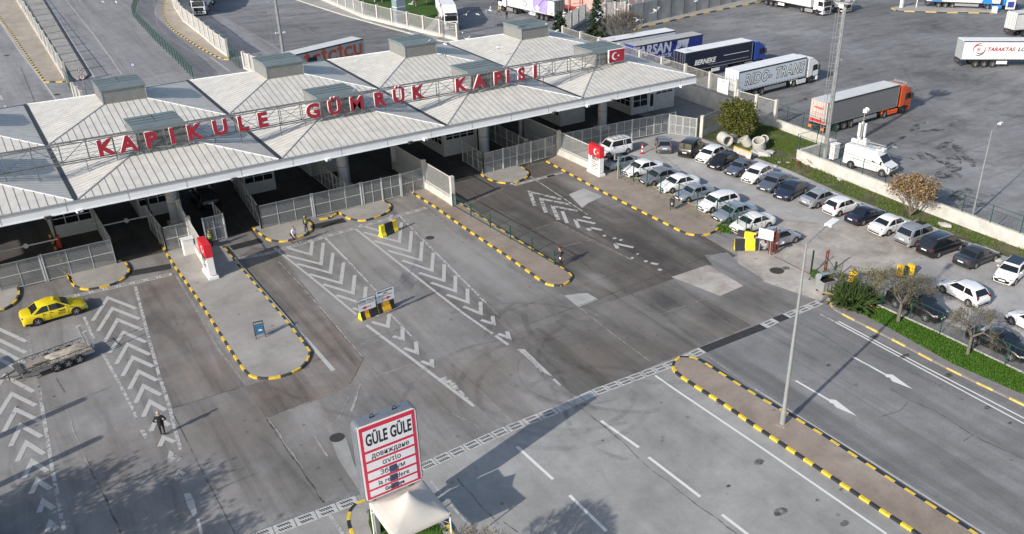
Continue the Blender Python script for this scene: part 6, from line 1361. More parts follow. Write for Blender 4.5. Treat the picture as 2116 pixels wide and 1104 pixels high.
# glass kiosk on the lawn
c_ = P(827, 48); e = empty('glass_kiosk', c_, 'white framed blue-grey glass kiosk behind the lawn fence', 'kiosk'); b = MB(); b.box((0, 0, 2.3), (2.0, 1.4, 4.2), R(12)); b.build('panes', mat('kiosk_glass', (.20, .27, .33), .2, var=.1), e); b = MB(); b.box((0, 0, 4.45), (2.2, 1.6, .25), R(12)); [b.box((0, 0, z), (2.06, 1.46, .1), R(12)) for z in (.4, 1.7, 3.0)]; b.build('frame', white, e)
# ---- rusty bed frame in the verge, rubble, pipes
c_ = P(1660, 342); e = empty('scrap_frame', (c_.x, c_.y, .02), 'rusty scrap bed frame lying in the grass by the wall', 'scrap'); b = MB(); random.seed(5)
for i in range(22):
    a = Vector((random.uniform(-1.6, 1.6), random.uniform(-1.8, 1.8), .1)); t = random.uniform(0, 3.1); l_ = random.uniform(.5, 1.4); b.beam(a, a + Vector((math.cos(t) * l_, math.sin(t) * l_, random.uniform(0, 1.0))), .05)
b.build('frame', rustm, e)
pm_ = mat('pipe_concrete', (.47, .46, .43), .8, var=.14, scale=4)
def pipe(px, py, r_, L, a, lb, z=0., tilt=0):
    c_ = P(px, py); e = empty('concrete_pipe', (c_.x, c_.y, z + r_), lb, 'pipe', 'concrete pipes by the round tree'); e.rotation_euler = (0, tilt, a); b = MB(); n = 24
    vs = []
    for x_, rr in ((-L / 2, r_), (L / 2, r_), (L / 2, r_ * .78), (-L / 2, r_ * .78)): vs += [(x_, rr * math.cos(2 * math.pi * i / n), rr * math.sin(2 * math.pi * i / n)) for i in range(n)]
    b.add(vs, [(k * n + i, ((k + 1) % 4) * n + i, ((k + 1) % 4) * n + (i + 1) % n, k * n + (i + 1) % n) for k in range(4) for i in range(n)], 0); b.build('ring', pm_, e, smooth=True)
pipe(1497, 299, .68, 1.5, R(75), 'concrete pipe with its dark mouth towards the cars'); pipe(1512, 291, .45, 1.2, R(10), 'smaller concrete pipe behind the open-mouthed one'); pipe(1541, 302, .55, 1.1, R(-30), 'concrete ring lying under the round tree', tilt=R(55)); pipe(1567, 312, .75, 1.2, R(20), 'large tilted concrete ring at the end of the rubble', tilt=R(65)); pipe(1577, 298, .5, 1.3, R(50), 'pale concrete pipe nearest the yard wall', tilt=R(30))
random.seed(11)
for i, (px, py, s_) in enumerate([(1525, 294, .5), (1557, 320, .6), (1575, 322, .7), (1590, 318, .5), (1602, 345, .25), (1540, 318, .3), (1628, 338, .2), (1735, 372, .3), (1952, 468, .45), (2063, 540, .28), (1610, 432 - 95, .2)]):
    c_ = P(px, py); bm = bmesh.new(); bmesh.ops.create_icosphere(bm, subdivisions=2, radius=s_)
    for v_ in bm.verts: v_.co = Vector((v_.co.x * 1.5, v_.co.y, v_.co.z * .55)) * random.uniform(.8, 1.12)
    me = bpy.data.meshes.new('rubble_stone'); bm.to_mesh(me); bm.free(); me.materials.append(pm_); o_ = bpy.data.objects.new('rubble_stone', me); C.objects.link(o_); o_.location = (c_.x, c_.y, s_ * .3); o_.rotation_euler = (0, 0, i)
    tag(o_, ['pale rubble lump beside the open pipe', 'pale slab lump under the large ring', 'largest pale rubble lump by the large ring', 'pale lump at the end of the rubble', 'small stone at the verge edge', 'small stone below the round tree', 'tiny stone in the verge near the scrap frame', 'small white stone on the verge by the silver saloon', 'white lump on the verge behind the silver off-roader', 'white stone beside the dark grey saloon', 'tiny stone near the white hatchback'][i], 'stone', 'stones and rubble on the verge')
# ---- pink building and concrete wall behind
bf = lambda a, c_: (a, c_)
pw = mat('pink_wall', (.56, .36, .31), .8, var=.08, scale=1.); 
e = empty('pink_building', P(1290, 22), 'salmon pink building behind the grey wall at the top', 'building', None, R(6)); b = MB(); b.box((7, 6, 3.5), (26, 11, 7), 0, 0); b.build('wall', pw, e)
for i in range(6): f_ = MB(); f_.box((-4 + i * 4.2, .46, 3.3), (1.6, .14, 4.6), 0, 0); f_ = f_.build('pilaster', concw, e)
for i in range(5): f_ = MB(); f_.box((-1.9 + i * 4.2, .47, 3.0), (1.8, .08, 2.2)); f2 = f_.build('window', framew, e); g_ = MB(); g_.box((-1.9 + i * 4.2, .42, 3.0), (1.5, .05, 1.9)); g_.build('pane', glass, f2)
b = MB(); b.box((7, 6, 7.1), (27, 12, .3)); b.build('roof', conc, e)
e = empty('red_shelter', P(1205, 22), 'dark open shelter with red floor beside the pink building', 'shelter'); b = MB(); b.box((2, 3, .2), (10, 7, .4)); b.build('floor', mat('red_floor', (.35, .05, .04), .7), e); b = MB(); b.box((2, 4, 4.2), (11, 8, .3)); b.build('roof', conc, e); b = MB(); [b.beam((x_, .2, .4), (x_, .2, 4.2), .2) for x_ in (-3, 0, 3, 7)]; [b.beam((-3, -.3, z), (7, -.3, z), .08) for z in (1.0, 1.6)]; b.build('post', mat('red_rail', (.42, .06, .05), .6), e)
cw = MB(); a, c_ = P(1300, 58), P(1560, -4); d = c_ - a; L = d.length; rz = math.atan2(d.y, d.x); e = empty('concrete_wall', a, 'long grey concrete wall with a kerb below the pink building', 'wall', None, rz); b = MB(); b.box((L / 2, .3, 2.0), (L, .4, 4.0)); b.build('wall', mat('grey_concrete_wall', (.34, .34, .33), .85, var=.2, scale=.5), e); b = MB(); [b.box((i * L / 10, .06, 2.0), (.08, .1, 4.0)) for i in range(11)]; b.build('joint', darkm, e)
b = MB(); [b.beam((i * L / 10, .3, 4), (i * L / 10, .3, 5.2), .12) for i in range(11)]; [b.beam((0, .3, z), (L, .3, z), .05) for z in (4.6, 5.1)]; b.build('railing', framew, e)

# ================================================================== PEOPLE
def person(px, py, heading, label, top, trousers, hair, pose='stand', z=0., skin=(.42, .24, .17), tall=1.0, vest=None, extra=None):
    c_ = P(px, py); e = empty('person', (c_.x, c_.y, z), label, 'person', None, R(heading))
    J = []; E = []
    def j(n_, p, r_, lab): J.append((n_, Vector(p) * tall, r_ * tall, lab)); return len(J) - 1
    def chain(ids): E.extend(zip(ids, ids[1:]))
    lean = .06 if pose == 'walk' else 0
    pel = j('pel', (0, 0, .96), .135, 'T'); wa = j('waist', (.01 + lean * .3, 0, 1.10), .125, 'S'); ch = j('chest', (.0 + lean, 0, 1.32), .15, 'S'); nk = j('neck', (.01 + lean, 0, 1.49), .058, 'K'); hd0 = j('head', (.03 + lean, 0, 1.60), .092, 'K'); hd1 = j('crown', (.02 + lean, 0, 1.70), .088, 'K'); chain([pel, wa, ch, nk, hd0, hd1])
    ns = j('nose', (.125 + lean, 0, 1.60), .014, 'K'); E.append((hd0, ns))
    for s_ in (-1, 1):
        er = j('ear', (.02 + lean, s_ * .095, 1.61), .014, 'K'); E.append((hd0, er))
        st_ = .26 * s_ if pose == 'walk' else (.02 * s_)
        hp = j('hip', (0, s_ * .095, .90), .098, 'T'); kn = j('knee', (st_ * .75 + .03, s_ * .10, .49), .064, 'T'); ak = j('ankle', (st_ * 1.45 - (.05 if st_ < 0 else 0), s_ * .10, .10 if pose != 'walk' or st_ > 0 else .14), .045, 'B'); to = j('toe', (st_ * 1.45 + .17, s_ * .12, .045), .04, 'B'); chain([pel, hp, kn, ak, to])
        sh = j('shoulder', (lean, s_ * .185, 1.41), .072, 'S'); E.append((ch, sh))
        if pose == 'back': el = (-.06, s_ * .36, 1.17); wr = (.08, s_ * .22, 1.01); hn = (.12, s_ * .16, .98)
        elif pose == 'walk': el = (-.14 * s_, s_ * .25, 1.16); wr = (-.14 * s_ + .17, s_ * .24, .98); hn = (-.14 * s_ + .24, s_ * .23, .94)
        elif pose == 'read': el = (.05, s_ * .25, 1.13); wr = (.26, s_ * .16, 1.28); hn = (.33, s_ * .13, 1.33)
        else: el = (-.01, s_ * .25, 1.14); wr = (.05, s_ * .26, .90); hn = (.06, s_ * .255, .84)
        a_ = j('elbow', el, .050, 'S'); w_ = j('wrist', wr, .032, 'S'); h_ = j('palm', hn, .036, 'K'); chain([sh, a_, w_, h_])
        dv = (Vector(hn) - Vector(wr)).normalized(); sd_ = dv.cross(Vector((0, 1, 0))).normalized() if abs(dv.y) < .9 else Vector((1, 0, 0))
        for k in range(4):
            f0 = Vector(hn) + dv * .035 + sd_ * (k - 1.5) * .021; f1 = f0 + dv * (.045, .052, .05, .038)[k] + Vector((0, -s_ * .012, 0)); a0 = j('f', f0, .011, 'K'); a1 = j('f', f1, .009, 'K'); E.append((h_, a0)); E.append((a0, a1))
        t0 = j('thumb', Vector(hn) + sd_ * .04 + dv * .005, .012, 'K'); t1 = j('thumb', Vector(hn) + sd_ * .062 + dv * .035, .010, 'K'); E += [(h_, t0), (t0, t1)]
    me = bpy.data.meshes.new('body'); me.from_pydata([q[1] for q in J], E, []); o = bpy.data.objects.new('body', me); C.objects.link(o)
    md = o.modifiers.new('s', 'SKIN'); sv = me.skin_vertices[0].data
    for i, q in enumerate(J): sv[i].radius = (q[2], q[2] * (1.18 if q[0] in ('chest', 'waist') else 1)); 
    sv[0].use_root = True
    sb = o.modifiers.new('u', 'SUBSURF'); sb.levels = 1
    dg = bpy.context.evaluated_depsgraph_get(); m2 = bpy.data.meshes.new_from_object(o.evaluated_get(dg)); bpy.data.objects.remove(o)
    m2.name = 'body'; m2.materials.clear()
    ms = [mat('skin', skin, .6, var=0), mat('cloth_%s' % (top,), top, .9, var=.1), mat('cloth_%s' % (trousers,), trousers, .9, var=.1), mat('shoe_leather', (.02, .018, .016), .5, var=0), mat('hair_%s' % (hair,), hair, .8, var=.1)]
    for m_ in ms: m2.materials.append(m_)
    for p_ in m2.polygons:
        c0 = p_.center; best = min(J, key=lambda q: (q[1] - c0).length - q[2] * .8)
        k = {'K': 0, 'S': 1, 'T': 2, 'B': 3}[best[3]]; p_.material_index = k; p_.use_smooth = True
    o = bpy.data.objects.new('body', m2); C.objects.link(o); o.parent = e
    bm = bmesh.new(); bmesh.ops.create_uvsphere(bm, u_segments=16, v_segments=10, radius=.105 * tall)
    for v_ in list(bm.verts): v_.co.z *= 1.02
    bmesh.ops.delete(bm, geom=[v_ for v_ in bm.verts if v_.co.z < -.02 and v_.co.x > -.02 or v_.co.z < -.07 or (v_.co.x > .06 and v_.co.z < .035)], context='VERTS')
    mh_ = bpy.data.meshes.new('hair'); bm.to_mesh(mh_); bm.free(); mh_.materials.append(ms[4]); ho = bpy.data.objects.new('hair', mh_); C.objects.link(ho); ho.parent = e; ho.location = Vector((.015 + lean, 0, 1.685)) * tall
    for s_ in (-1, 1): b = MB(); b.tube((.11 + lean, s_ * .035, 1.635), (.122 + lean, s_ * .035, 1.635), .012, n=8); b.build('eye', black, e)
    if pose in ('back', 'stand', 'walk') and top[0] < .2:
        b = MB()          # jacket skirt over the hips
        n = 16; vs = [((.15 if z_ > .95 else .165) * tall * math.cos(t) + lean * .4, (.185 if z_ > .95 else .195) * tall * math.sin(t), z_ * tall) for z_ in (1.06, .82) for t in (2 * math.pi * i / n for i in range(n))]
        b.add(vs, [((i + 1) % n, i, n + i, n + (i + 1) % n) for i in range(n)], 0); b.build('jacket_hem', ms[1], e, smooth=True)
    if vest:
        n = 16; b = MB(); vs = [(a_ * math.cos(t), b_ * math.sin(t), z_) for z_, a_, b_ in ((1.44, .12, .17), (1.30, .17, .215), (1.1, .155, .185), (.92, .165, .195)) for t in (2 * math.pi * i / n for i in range(n))]
        b.add(vs, [(k * n + (i + 1) % n, k * n + i, (k + 1) * n + i, (k + 1) * n + (i + 1) % n) for k in range(3) for i in range(n)], 0); b.tube((0, 0, 1.14), (0, 0, 1.19), .195, n=16, m=1, caps=False); b.build('vest', [mat('hi_vis', vest, .7, var=0), white], e)
    if extra: extra(e)
    return e
blk = (.012, .012, .014)
person(338, 900, 80, 'man in a black jacket and trousers seen from behind on the left chevrons', blk, blk, (.35, .32, .30), 'back', tall=1.03)
def papers(e): b = MB(); b.box((.34, .24, 1.0), (.03, .12, .16)); b.build('papers', white, e)
person(1158, 551, 198, 'man in a dark coat walking off the narrow pavement', (.03, .032, .036), (.012, .012, .013), (.06, .02, .02), 'walk', extra=papers, tall=1.06)
def bag(e): b = MB(); b.box((.0, -.27, 1.0), (.28, .12, .24)); b.build('bag', black, e, bevel=.04)
person(610, 504, -75, 'man in a white shirt with a shoulder bag in front of the mesh gates', (.72, .71, .70), (.16, .07, .08), (.2, .12, .08), 'walk', extra=bag)
person(634, 483, -60, 'guard in a yellow-green vest at the post of the middle gates', (.05, .06, .05), (.02, .02, .025), (.03, .02, .02), 'stand', z=KZ, vest=(.22, .30, .03))
person(438, 512, -100, 'guard in a green vest in the shade beside the left flag pylon', (.03, .05, .04), (.02, .02, .025), (.03, .02, .02), 'stand', vest=(.15, .34, .08))
person(1031, 32, -60, 'person in a yellow top and dark trousers beside the violet picture lorry', (.65, .42, .03), (.03, .03, .035), (.03, .02, .02), 'walk')
person(1047, 40, -80, 'person in dark clothes nearest the violet picture lorry', (.03, .03, .035), (.02, .02, .02), (.03, .02, .02), 'stand')
person(1023, 8, 120, 'person in pale clothes at the top edge beside the violet picture lorry', (.45, .45, .48), (.1, .1, .12), (.03, .02, .02), 'walk')
c_ = P(1327, 318); e = empty('striped_bollard', (c_.x, c_.y, 0), 'red and white striped bollard behind the roof-rack car', 'bollard'); b = MB()
for i in range(5): b.tube((0, 0, .05 + i * .22), (0, 0, .27 + i * .22), .09, n=12, m=i % 2)
b.tube((0, 0, 0), (0, 0, .06), .24, n=14, m=0); b.build('post', [redp, white], e)

# ================================================================== TREES
def leaf_mat(name, cols):
    m = bpy.data.materials.new(name); m.use_nodes = True; nt = m.node_tree; b = nt.nodes['Principled BSDF']; b.inputs['Roughness'].default_value = .65; b.inputs['Specular IOR Level'].default_value = .25
    g_ = _n(nt, 'ShaderNodeNewGeometry'); r_ = _n(nt, 'ShaderNodeValToRGB'); el = r_.color_ramp.elements
    while len(el) < len(cols): el.new(.5)
    for i, (e_, c_) in enumerate(zip(el, cols)): e_.position = i / (len(cols) - 1); e_.color = tuple(c_) + (1,)
    nt.links.new(g_.outputs['Random Per Island'], r_.inputs[0]); nt.links.new(r_.outputs[0], b.inputs['Base Color'])
    MATS[name] = m; return m
bark = mat('bark', (.16, .13, .105), .9, var=.3, scale=8); barkp = mat('pale_bark', (.24, .215, .185), .9, var=.3, scale=8)
lv_green = leaf_mat('olive_leaves', [(.03, .045, .01), (.075, .085, .016), (.16, .15, .03), (.045, .06, .012), (.06, .075, .015)])
lv_brown = leaf_mat('dry_brown_leaves', [(.20, .12, .075), (.28, .18, .12), (.13, .08, .05), (.24, .19, .06), (.34, .24, .17)])
lv_sparse = leaf_mat('sparse_olive_leaves', [(.06, .075, .02), (.11, .115, .03), (.05, .06, .018), (.17, .12, .04)])
lv_con = leaf_mat('conifer_needles', [(.018, .04, .022), (.03, .055, .03), (.045, .07, .04)])
lv_dark = leaf_mat('dark_bush_leaves', [(.02, .045, .012), (.04, .07, .02), (.06, .09, .025)])
lv_straw = leaf_mat('straw_leaves', [(.30, .22, .12), (.22, .15, .08)])
RMIN = [.006]
def branch(b, tips, p, d, L, r_, depth, spread, up, kids=3, taper=.62, wig=.25):
    n = 3; q = Vector(p); dd = Vector(d).normalized(); rr = r_
    for i in range(n):
        dd = (dd + Vector((random.uniform(-wig, wig), random.uniform(-wig, wig), random.uniform(-wig, wig) * .6 + up * .1))).normalized(); nq = q + dd * L / n; nr = max(RMIN[0], rr - (r_ * (1 - taper)) / n)
        b.tube(q, nq, rr, nr, 5 if depth > 1 else 3, caps=False); q, rr = nq, nr
        if depth <= 1: tips.append(q.copy())
    if depth <= 0: return
    for k in range(kids):
        t = random.uniform(0, 2 * math.pi); a = dd.cross(Vector((math.cos(t), math.sin(t), .3))).normalized(); nd = (dd + a * spread * random.uniform(.7, 1.3) + Vector((0, 0, up * .3))).normalized()
        branch(b, tips, q, nd, L * random.uniform(.62, .82), rr * .75, depth - 1, spread, up, kids, taper, wig)
def leaves(pts, n, size, rad, m, name='crown', parent=None, shape=None, flat=.5):
    b = MB()
    for i in range(n):
        c0 = random.choice(pts) + Vector((random.gauss(0, rad), random.gauss(0, rad), random.gauss(0, rad)))
        if shape and not shape(c0): continue
        s_ = size * random.uniform(.6, 1.3); u = Vector((random.gauss(0, 1), random.gauss(0, 1), random.gauss(0, flat))).normalized(); v_ = u.cross(Vector((random.gauss(0, 1), random.gauss(0, 1), random.gauss(0, 1)))).normalized()
        b.add([c0 - u * s_, c0 + v_ * s_ * .5, c0 + u * s_, c0 - v_ * s_ * .5], [(0, 1, 2, 3)], 0)
    return b.build(name, m, parent)
def tree(px, py, label, trunk_h, r_, L, depth, kids, spread, up, nleaf, lsize, lrad, lm, bm_=None, name='tree', cat='tree', seed=1, group=None, base=None, lean=(0, 0), wig=.25, starts=1, z=0.):
    random.seed(seed); c_ = base or P(px, py); e = empty(name, (c_[0], c_[1], z), label, cat, group); b = MB(); tips = []
    if trunk_h:
        top = Vector((lean[0], lean[1], trunk_h)); b.tube((0, 0, 0), top * .5, r_ * 1.15, r_ * .95, 8, caps=False); b.tube(top * .5, top, r_ * .95, r_ * .85, 8, caps=False)
    else: top = Vector((0, 0, 0))
    for k in range(starts):
        t = 2 * math.pi * k / starts + random.uniform(-.4, .4); d = Vector((math.cos(t) * spread, math.sin(t) * spread, 1)) if starts > 1 else Vector((0, 0, 1))
        branch(b, tips, top, d, L, r_ * .7, depth, spread, up, kids, .62, wig)
    b.build('trunk', bm_ or bark, e)
    if nleaf: leaves(tips, nleaf, lsize, lrad, lm, parent=e)
    return e
def blob_crown(px, py, label, cx_, cz_, rx, rz_, n, m, size=.16, seed=1, trunk=1.2, name='tree', cat='tree', lumps=16, group=None, bm_=None, tilt=0):
    """dense crown of leaf clumps round many sub-centres, uneven outline"""
    random.seed(seed); c_ = P(px, py); e = empty(name, (c_.x, c_.y, 0), label, cat, group); b = MB(); cent = []
    for i in range(lumps):
        v_ = Vector((random.gauss(0, 1), random.gauss(0, 1), random.gauss(0, 1))).normalized() * random.uniform(.45, 1.0); cent.append(Vector((v_.x * rx * .8, v_.y * rx * .8, cz_ + v_.z * rz_ * .8)))
    for q in cent: b.tube((0, 0, .1), (q.x * .35, q.y * .35, trunk + (q.z - trunk) * .4), .07, .05, 5, caps=False); b.tube((q.x * .35, q.y * .35, trunk + (q.z - trunk) * .4), q, .05, .015, 4, caps=False)
    b.tube((0, 0, 0), (0, 0, trunk), .16, .12, 8); b.build('trunk', bm_ or bark, e)
    bl = MB()
    for i in range(n):
        q = random.choice(cent); v_ = Vector((random.gauss(0, 1), random.gauss(0, 1), random.gauss(0, 1))).normalized() * (random.random() ** .4) * random.uniform(.5, 1.1); c0 = q + Vector((v_.x * rx * .42, v_.y * rx * .42, v_.z * rz_ * .38))
        if c0.z < .15: continue
        s_ = size * random.uniform(.6, 1.3); u = Vector((random.gauss(0, 1), random.gauss(0, 1), random.gauss(0, .7))).normalized(); w_ = u.cross(Vector((random.gauss(0, 1), random.gauss(0, 1), random.gauss(0, 1)))).normalized(); bl.add([c0 - u * s_, c0 + w_ * s_ * .55, c0 + u * s_, c0 - w_ * s_ * .55], [(0, 1, 2, 3)], 0)
    bl.build('crown', m, e); return e
blob_crown(1522, 287, 'round olive-green tree standing over the concrete pipes', 0, 2.6, 2.75, 2.35, 15000, lv_green, .12, 4, 1.0, lumps=26)
tree(1880, 448, 'ragged tree with dry brown leaves by the yard wall', .2, .10, 1.45, 3, 4, .42, .45, 5200, .11, .26, lv_brown, name='tree', seed=8, starts=9)
tree(1855, 668, 'larger bare tree with a few olive leaves on the grass strip', 1.7, .13, 1.1, 4, 4, .85, .05, 2600, .06, .14, lv_sparse, mat('grey_bark', (.135, .122, .11), .9, var=.3, scale=8), seed=21, starts=5)
tree(1998, 736, 'smaller bare tree with a few olive leaves at the right end of the grass strip', 1.6, .12, .9, 4, 4, .9, .0, 1000, .06, .14, lv_sparse, MATS['grey_bark'], seed=33, starts=5)
random.seed(5)
# spiky bush
c_ = P(1760, 628); e = empty('spiky_bush', (c_.x, c_.y, .05), 'dark green spiky bush beside the waste container', 'bush'); b = MB(); ds = MB()
for i in range(1500):
    t = random.uniform(0, 6.283); el = random.uniform(.15, 1.5); L = random.uniform(.8, 1.9); o_ = Vector((random.gauss(0, .5), random.gauss(0, .5), random.uniform(0, .3))); d = Vector((math.cos(t) * math.cos(el), math.sin(t) * math.cos(el), math.sin(el))); s_ = d.cross(Vector((0, 0, 1))).normalized() * .035; mid = o_ + d * L * .6; end = o_ + d * L - Vector((0, 0, .25 * L * math.cos(el))); tgt = ds if (random.random() < .10 and el < .6) else b
    tgt.add([o_ - s_, o_ + s_, mid + s_, end, mid - s_], [(0, 1, 2, 3, 4)], 0)
b.build('leaves', lv_dark, e); ds.build('dry_leaves', lv_straw, e)
tree(1735, 605, 'thin leafy shrub rising behind the waste container', 0, .04, 1.0, 2, 3, .6, .4, 500, .09, .15, lv_green, name='shrub', cat='shrub', seed=3, starts=4)
tree(1800, 610, 'yellow-green leafy shrub between the spiky bush and the bare tree', 0, .05, 1.0, 2, 3, .7, .3, 900, .08, .2, lv_sparse, name='shrub', cat='shrub', seed=9, starts=5)
# conifers and bare shrubs behind the canopy
def conifer(px, py, hgt, rb, label, seed):
    random.seed(seed); c_ = P(px, py); e = empty('conifer', (c_.x, c_.y, 0), label, 'conifer', 'conifers behind the canopy'); b = MB(); b.tube((0, 0, 0), (0, 0, hgt), .2, .03, 8); l_ = MB()
    k = int(hgt / .32)
    for i in range(k):
        z = .8 + (hgt - .9) * i / k; R0 = rb * (1 - z / hgt) ** .85 + .12
        for a_ in range(8):
            t = random.uniform(0, 6.283); L = R0 * random.uniform(.6, 1.1); d = Vector((math.cos(t), math.sin(t), -.18)); e0 = Vector((0, 0, z)); b.tube(e0, e0 + d * L, .03, .008, 3, caps=False)
            for m_ in range(int(14 + L * 22)):
                f = random.uniform(.15, 1); q = e0 + d * L * f + Vector((random.gauss(0, .10), random.gauss(0, .10), random.gauss(0, .07))); u = (d + Vector((random.gauss(0, .7), random.gauss(0, .7), random.gauss(0, .3)))).normalized() * random.uniform(.14, .30); w_ = u.cross(Vector((random.gauss(0, 1), random.gauss(0, 1), 1))).normalized() * .07; l_.add([q - u, q + w_, q + u, q - w_], [(0, 1, 2, 3)], 0)
    b.build('trunk', bark, e); l_.build('crown', lv_con, e)
conifer(1232, 112, 9.4, 3.0, 'taller dark conifer behind the rightmost back rooftop box', 2); conifer(1155, 84, 5.2, 2.1, 'small dark conifer left of the taller one', 3)
RMIN[0] = .018
tree(1285, 112, 'dense leafless bush beside the taller conifer', 0, .08, 2.6, 3, 4, .42, .5, 0, .1, .1, None, mat('grey_twigs', (.12, .108, .096), .9), name='bare_bush', cat='bush', seed=5, starts=20, wig=.18)
RMIN[0] = .006
tree(1322, 130, 'low straggly bush with dry leaves behind the canopy corner', 0, .05, 1.5, 3, 3, .8, .2, 900, .10, .2, lv_sparse, name='bush', cat='bush', seed=6, starts=6)
for i, (px, py, s_) in enumerate([(752, 8, 2.2), (790, 6, 1.8), (860, 14, 2.6), (882, 6, 2.4), (835, -6, 2.4), (815, -10, 2.2), (905, 2, 2.)]):
    blob_crown(px, py, ['leafy tree at the left end of the lawn', 'small leafy tree left of the kiosk', 'dark leafy tree right of the kiosk', 'dark leafy tree at the right end of the lawn', 'leafy tree behind the kiosk at the top edge', 'leafy tree furthest back on the lawn', 'leafy tree beside the white lorry on the lawn edge'][i], 0, 3.4, s_, s_ * .8, 2600, lv_dark, .2, 40 + i, 2.0, lumps=14, group='trees on the lawn')
# trees just outside the lower edge whose shadows reach into the picture
tree(0, 0, 'leafless tree at the bottom edge beside the tent, its upper twigs just showing', 2.0, .12, .95, 4, 5, .75, .25, 0, .1, .1, None, barkp, name='bare_tree', seed=12, base=(14.3, 27.9), starts=7)
for i, (x_, y_) in enumerate([(-10.4, 42.0), (-10.3, 37.4), (-15.0, 45.6), (-16, 40.5)]):
    random.seed(50 + i); e = empty('roadside_tree', (x_, y_, 0), ['tall tree left of the frame, beside the lowest chevrons', 'second tall tree left of the frame', 'tall tree left of the frame level with the trailer', 'tall tree below the bottom left corner'][i], 'tree', 'trees left of the frame'); b = MB(); tips = []
    b.tube((0, 0, 0), (0, 0, 3.0), .2, .15, 8)
    for k in range(5): t = 1.26 * k; branch(b, tips, Vector((0, 0, 2.8)), Vector((math.cos(t) * .5, math.sin(t) * .5, 1)), 1.9, .09, 3, .5, .5, 3)
    b.build('trunk', bark, e); leaves(tips, 3600, .16, .38, lv_dark, parent=e)
for i, (px, py, hh) in enumerate([(172, 826, 6.0), (205, 905, 6.2), (312, 675, 7.5), (285, 690, 7.0)][:2]):
    q = P(px, py); l_ = hh / math.tan(R(SUN_EL)); x_, y_ = q.x - l_ * math.cos(R(14.8)), q.y - l_ * math.sin(R(14.8)); e = empty('concrete_post', (x_, y_, 0), ['upper', 'lower'][i] + ' thick concrete post left of the frame casting a long bar of shade', 'post', 'posts left of the frame'); b = MB(); b.tube((0, 0, 0), (0, 0, hh), .32, .26, 14); b.build('shaft', conc, e)
# ---- grass blades and weeds (nobody could count them)
def tufts(name, polys, n, hgt, m, label, z=.1, seed=1):
    random.seed(seed); b = MB()
    for poly in polys:
        pts = PP(poly); xs = [p.x for p in pts]; ys = [p.y for p in pts]
        def inside(x, y):
            c = False; j_ = len(pts) - 1
            for i in range(len(pts)):
                if (pts[i].y > y) != (pts[j_].y > y) and x < (pts[j_].x - pts[i].x) * (y - pts[i].y) / (pts[j_].y - pts[i].y) + pts[i].x: c = not c
                j_ = i
            return c
        for i in range(n):
            x, y = random.uniform(min(xs), max(xs)), random.uniform(min(ys), max(ys))
            if not inside(x, y): continue
            if math.sin(x * 1.9 + 2 * math.sin(y * .8)) + math.cos(y * 1.3) < -1.1 + random.random(): 
                if hgt > .15: continue
            h_ = hgt * random.uniform(.4, 1.3); t = random.uniform(0, 3.14); w_ = .035; dx, dy = math.cos(t) * w_, math.sin(t) * w_; lx, ly = random.gauss(0, h_ * .4), random.gauss(0, h_ * .4)
            b.add([(x - dx, y - dy, z), (x + dx, y + dy, z), (x + lx, y + ly, z + h_)], [(0, 1, 2)], 0)
    o_ = b.build(name, m); return tag(o_, label, 'grass', None, 'stuff')
lg = leaf_mat('grass_blades', [(.03, .09, .008), (.055, .15, .012), (.09, .18, .025), (.035, .08, .01)]); lw = leaf_mat('weed_blades', [(.05, .11, .012), (.09, .17, .02), (.14, .15, .05), (.05, .12, .015), (.08, .15, .02), (.20, .16, .10)])
tufts('grass', [[(1740, 618), (1760, 602), (1799, 630), (1940, 694), (2116, 778), (2116, 818), (1967, 753), (1831, 677), (1768, 644)]], 26000, .14, lg, 'bright green grass on the strip between pavement and car park', .1)
tufts('weeds', [[(1540, 268), (1640, 330), (1700, 352), (1800, 398), (1920, 446), (2022, 484), (2116, 516), (2116, 532), (1967, 486), (1872, 455), (1791, 422), (1712, 390), (1650, 357), (1560, 322), (1490, 290)], [(1560, 262), (1590, 262), (1690, 302), (1650, 326), (1560, 285)]], 34000, .2, lw, 'patchy weeds and grass along the white yard wall', .015, 2)
tufts('weeds', [[(1249, 346), (1292, 360), (1352, 390), (1420, 422), (1486, 455), (1500, 480), (1488, 486), (1410, 440), (1300, 385), (1250, 352)], [(1680, 560), (1720, 580), (1710, 590), (1675, 572)]], 3500, .22, lw, 'thin weeds at the foot of the car park fence', .02, 3)
tufts('weeds', [[(1478, 470), (1510, 462), (1512, 486), (1490, 480)]], 900, .45, lg, 'tall green weeds at the corner of the car park fence', .02, 4)
tufts('grass', [[(760, 1060), (800, 1040), (930, 1104), (770, 1104)]], 6000, .12, lg, 'grass under the tent on the small island', .19, 5)

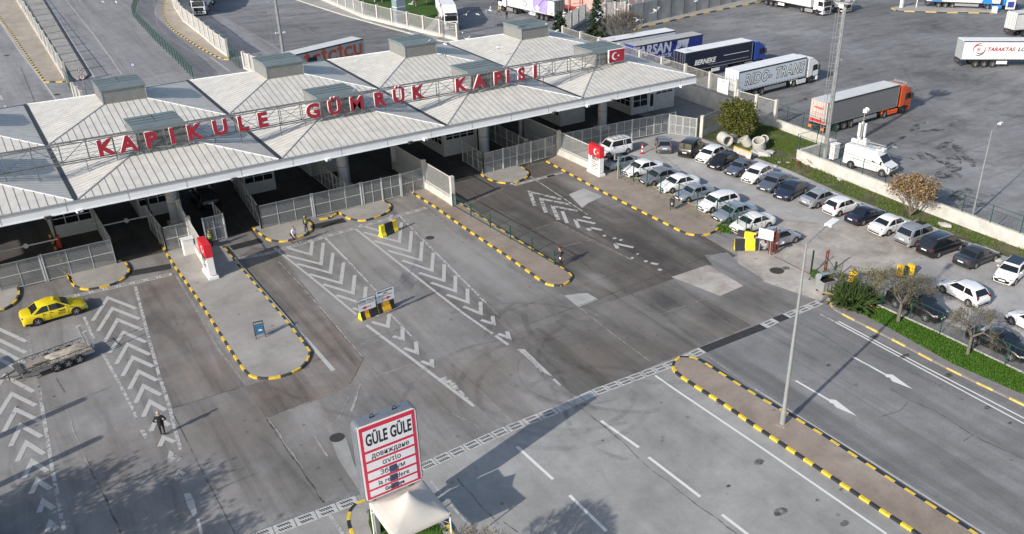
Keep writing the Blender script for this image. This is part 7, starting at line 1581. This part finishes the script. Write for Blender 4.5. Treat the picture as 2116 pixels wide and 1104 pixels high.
# ================================================================== GULLS
bw_ = mat('gull_white', (.75, .75, .76), .7, var=0); bg_ = mat('gull_grey', (.30, .31, .33), .7, var=0)
def gull_mesh(flap):
    b = MB(); b.tube((-.22, 0, 0), (.02, 0, .02), .03, .075, 8, 0); b.tube((.02, 0, .02), (.22, 0, .03), .075, .035, 8, 0); b.tube((.22, 0, .03), (.30, 0, .02), .035, .01, 6, 0)
    b.add([(-.20, -.03, 0), (-.20, .03, 0), (-.36, .08, 0), (-.36, -.08, 0)], [(0, 1, 2, 3)], 0)
    for s_ in (-1, 1):
        z1, z2 = .14 * flap, .05 * flap
        b.add([(.08, s_ * .05, .04), (-.08, s_ * .05, .04), (-.02, s_ * .34, .04 + z1), (.13, s_ * .32, .05 + z1), (-.16, s_ * .66, .04 + z2), (-.08, s_ * .64, .04 + z2)], [(0, 1, 2, 3)[::s_], (3, 2, 4, 5)[::s_]], 1)
    o = b.build('gull', [bw_, bg_]); m_ = o.data; bpy.data.objects.remove(o); return m_
gm = [gull_mesh(1), gull_mesh(-.6), gull_mesh(1.8)]
random.seed(4); near = ['above the lawn fence', 'over the dark road behind the canopy', 'above the back row of roof bays', 'near the violet picture lorry', 'above the pink building', 'in front of the conifers', 'over the grey wall']
for i, (px, py) in enumerate([(964, 30), (987, 30), (1012, 22), (910, 15), (774, 3), (850, 9), (846, 68), (888, 84), (920, 92), (966, 81), (1031, 98), (919, 117), (986, 130), (956, 68), (732, 187), (1081, 4), (1240, 27), (1276, 20), (1362, 16), (1354, 22), (1438, 3), (1094, 27), (1101, 26), (1142, 30), (1166, 27), (1151, 64), (1236, 41), (1317, 42), (1329, 41), (1300, 10), (1130, 50), (212, 4), (240, 4)]):
    h_ = random.uniform(9.5, 14) if (px, py) != (732, 187) else 11.0
    q = P(px, py, h_); o = bpy.data.objects.new('gull', gm[i % 3]); C.objects.link(o); o.location = q; o.rotation_euler = (random.uniform(-.7, .7), random.uniform(-.3, .3), random.uniform(0, 6.28)); o.scale = (1.15,) * 3
    tag(o, 'grey and white gull in flight among the flock behind the canopy', 'bird', 'gulls flying behind the canopy')
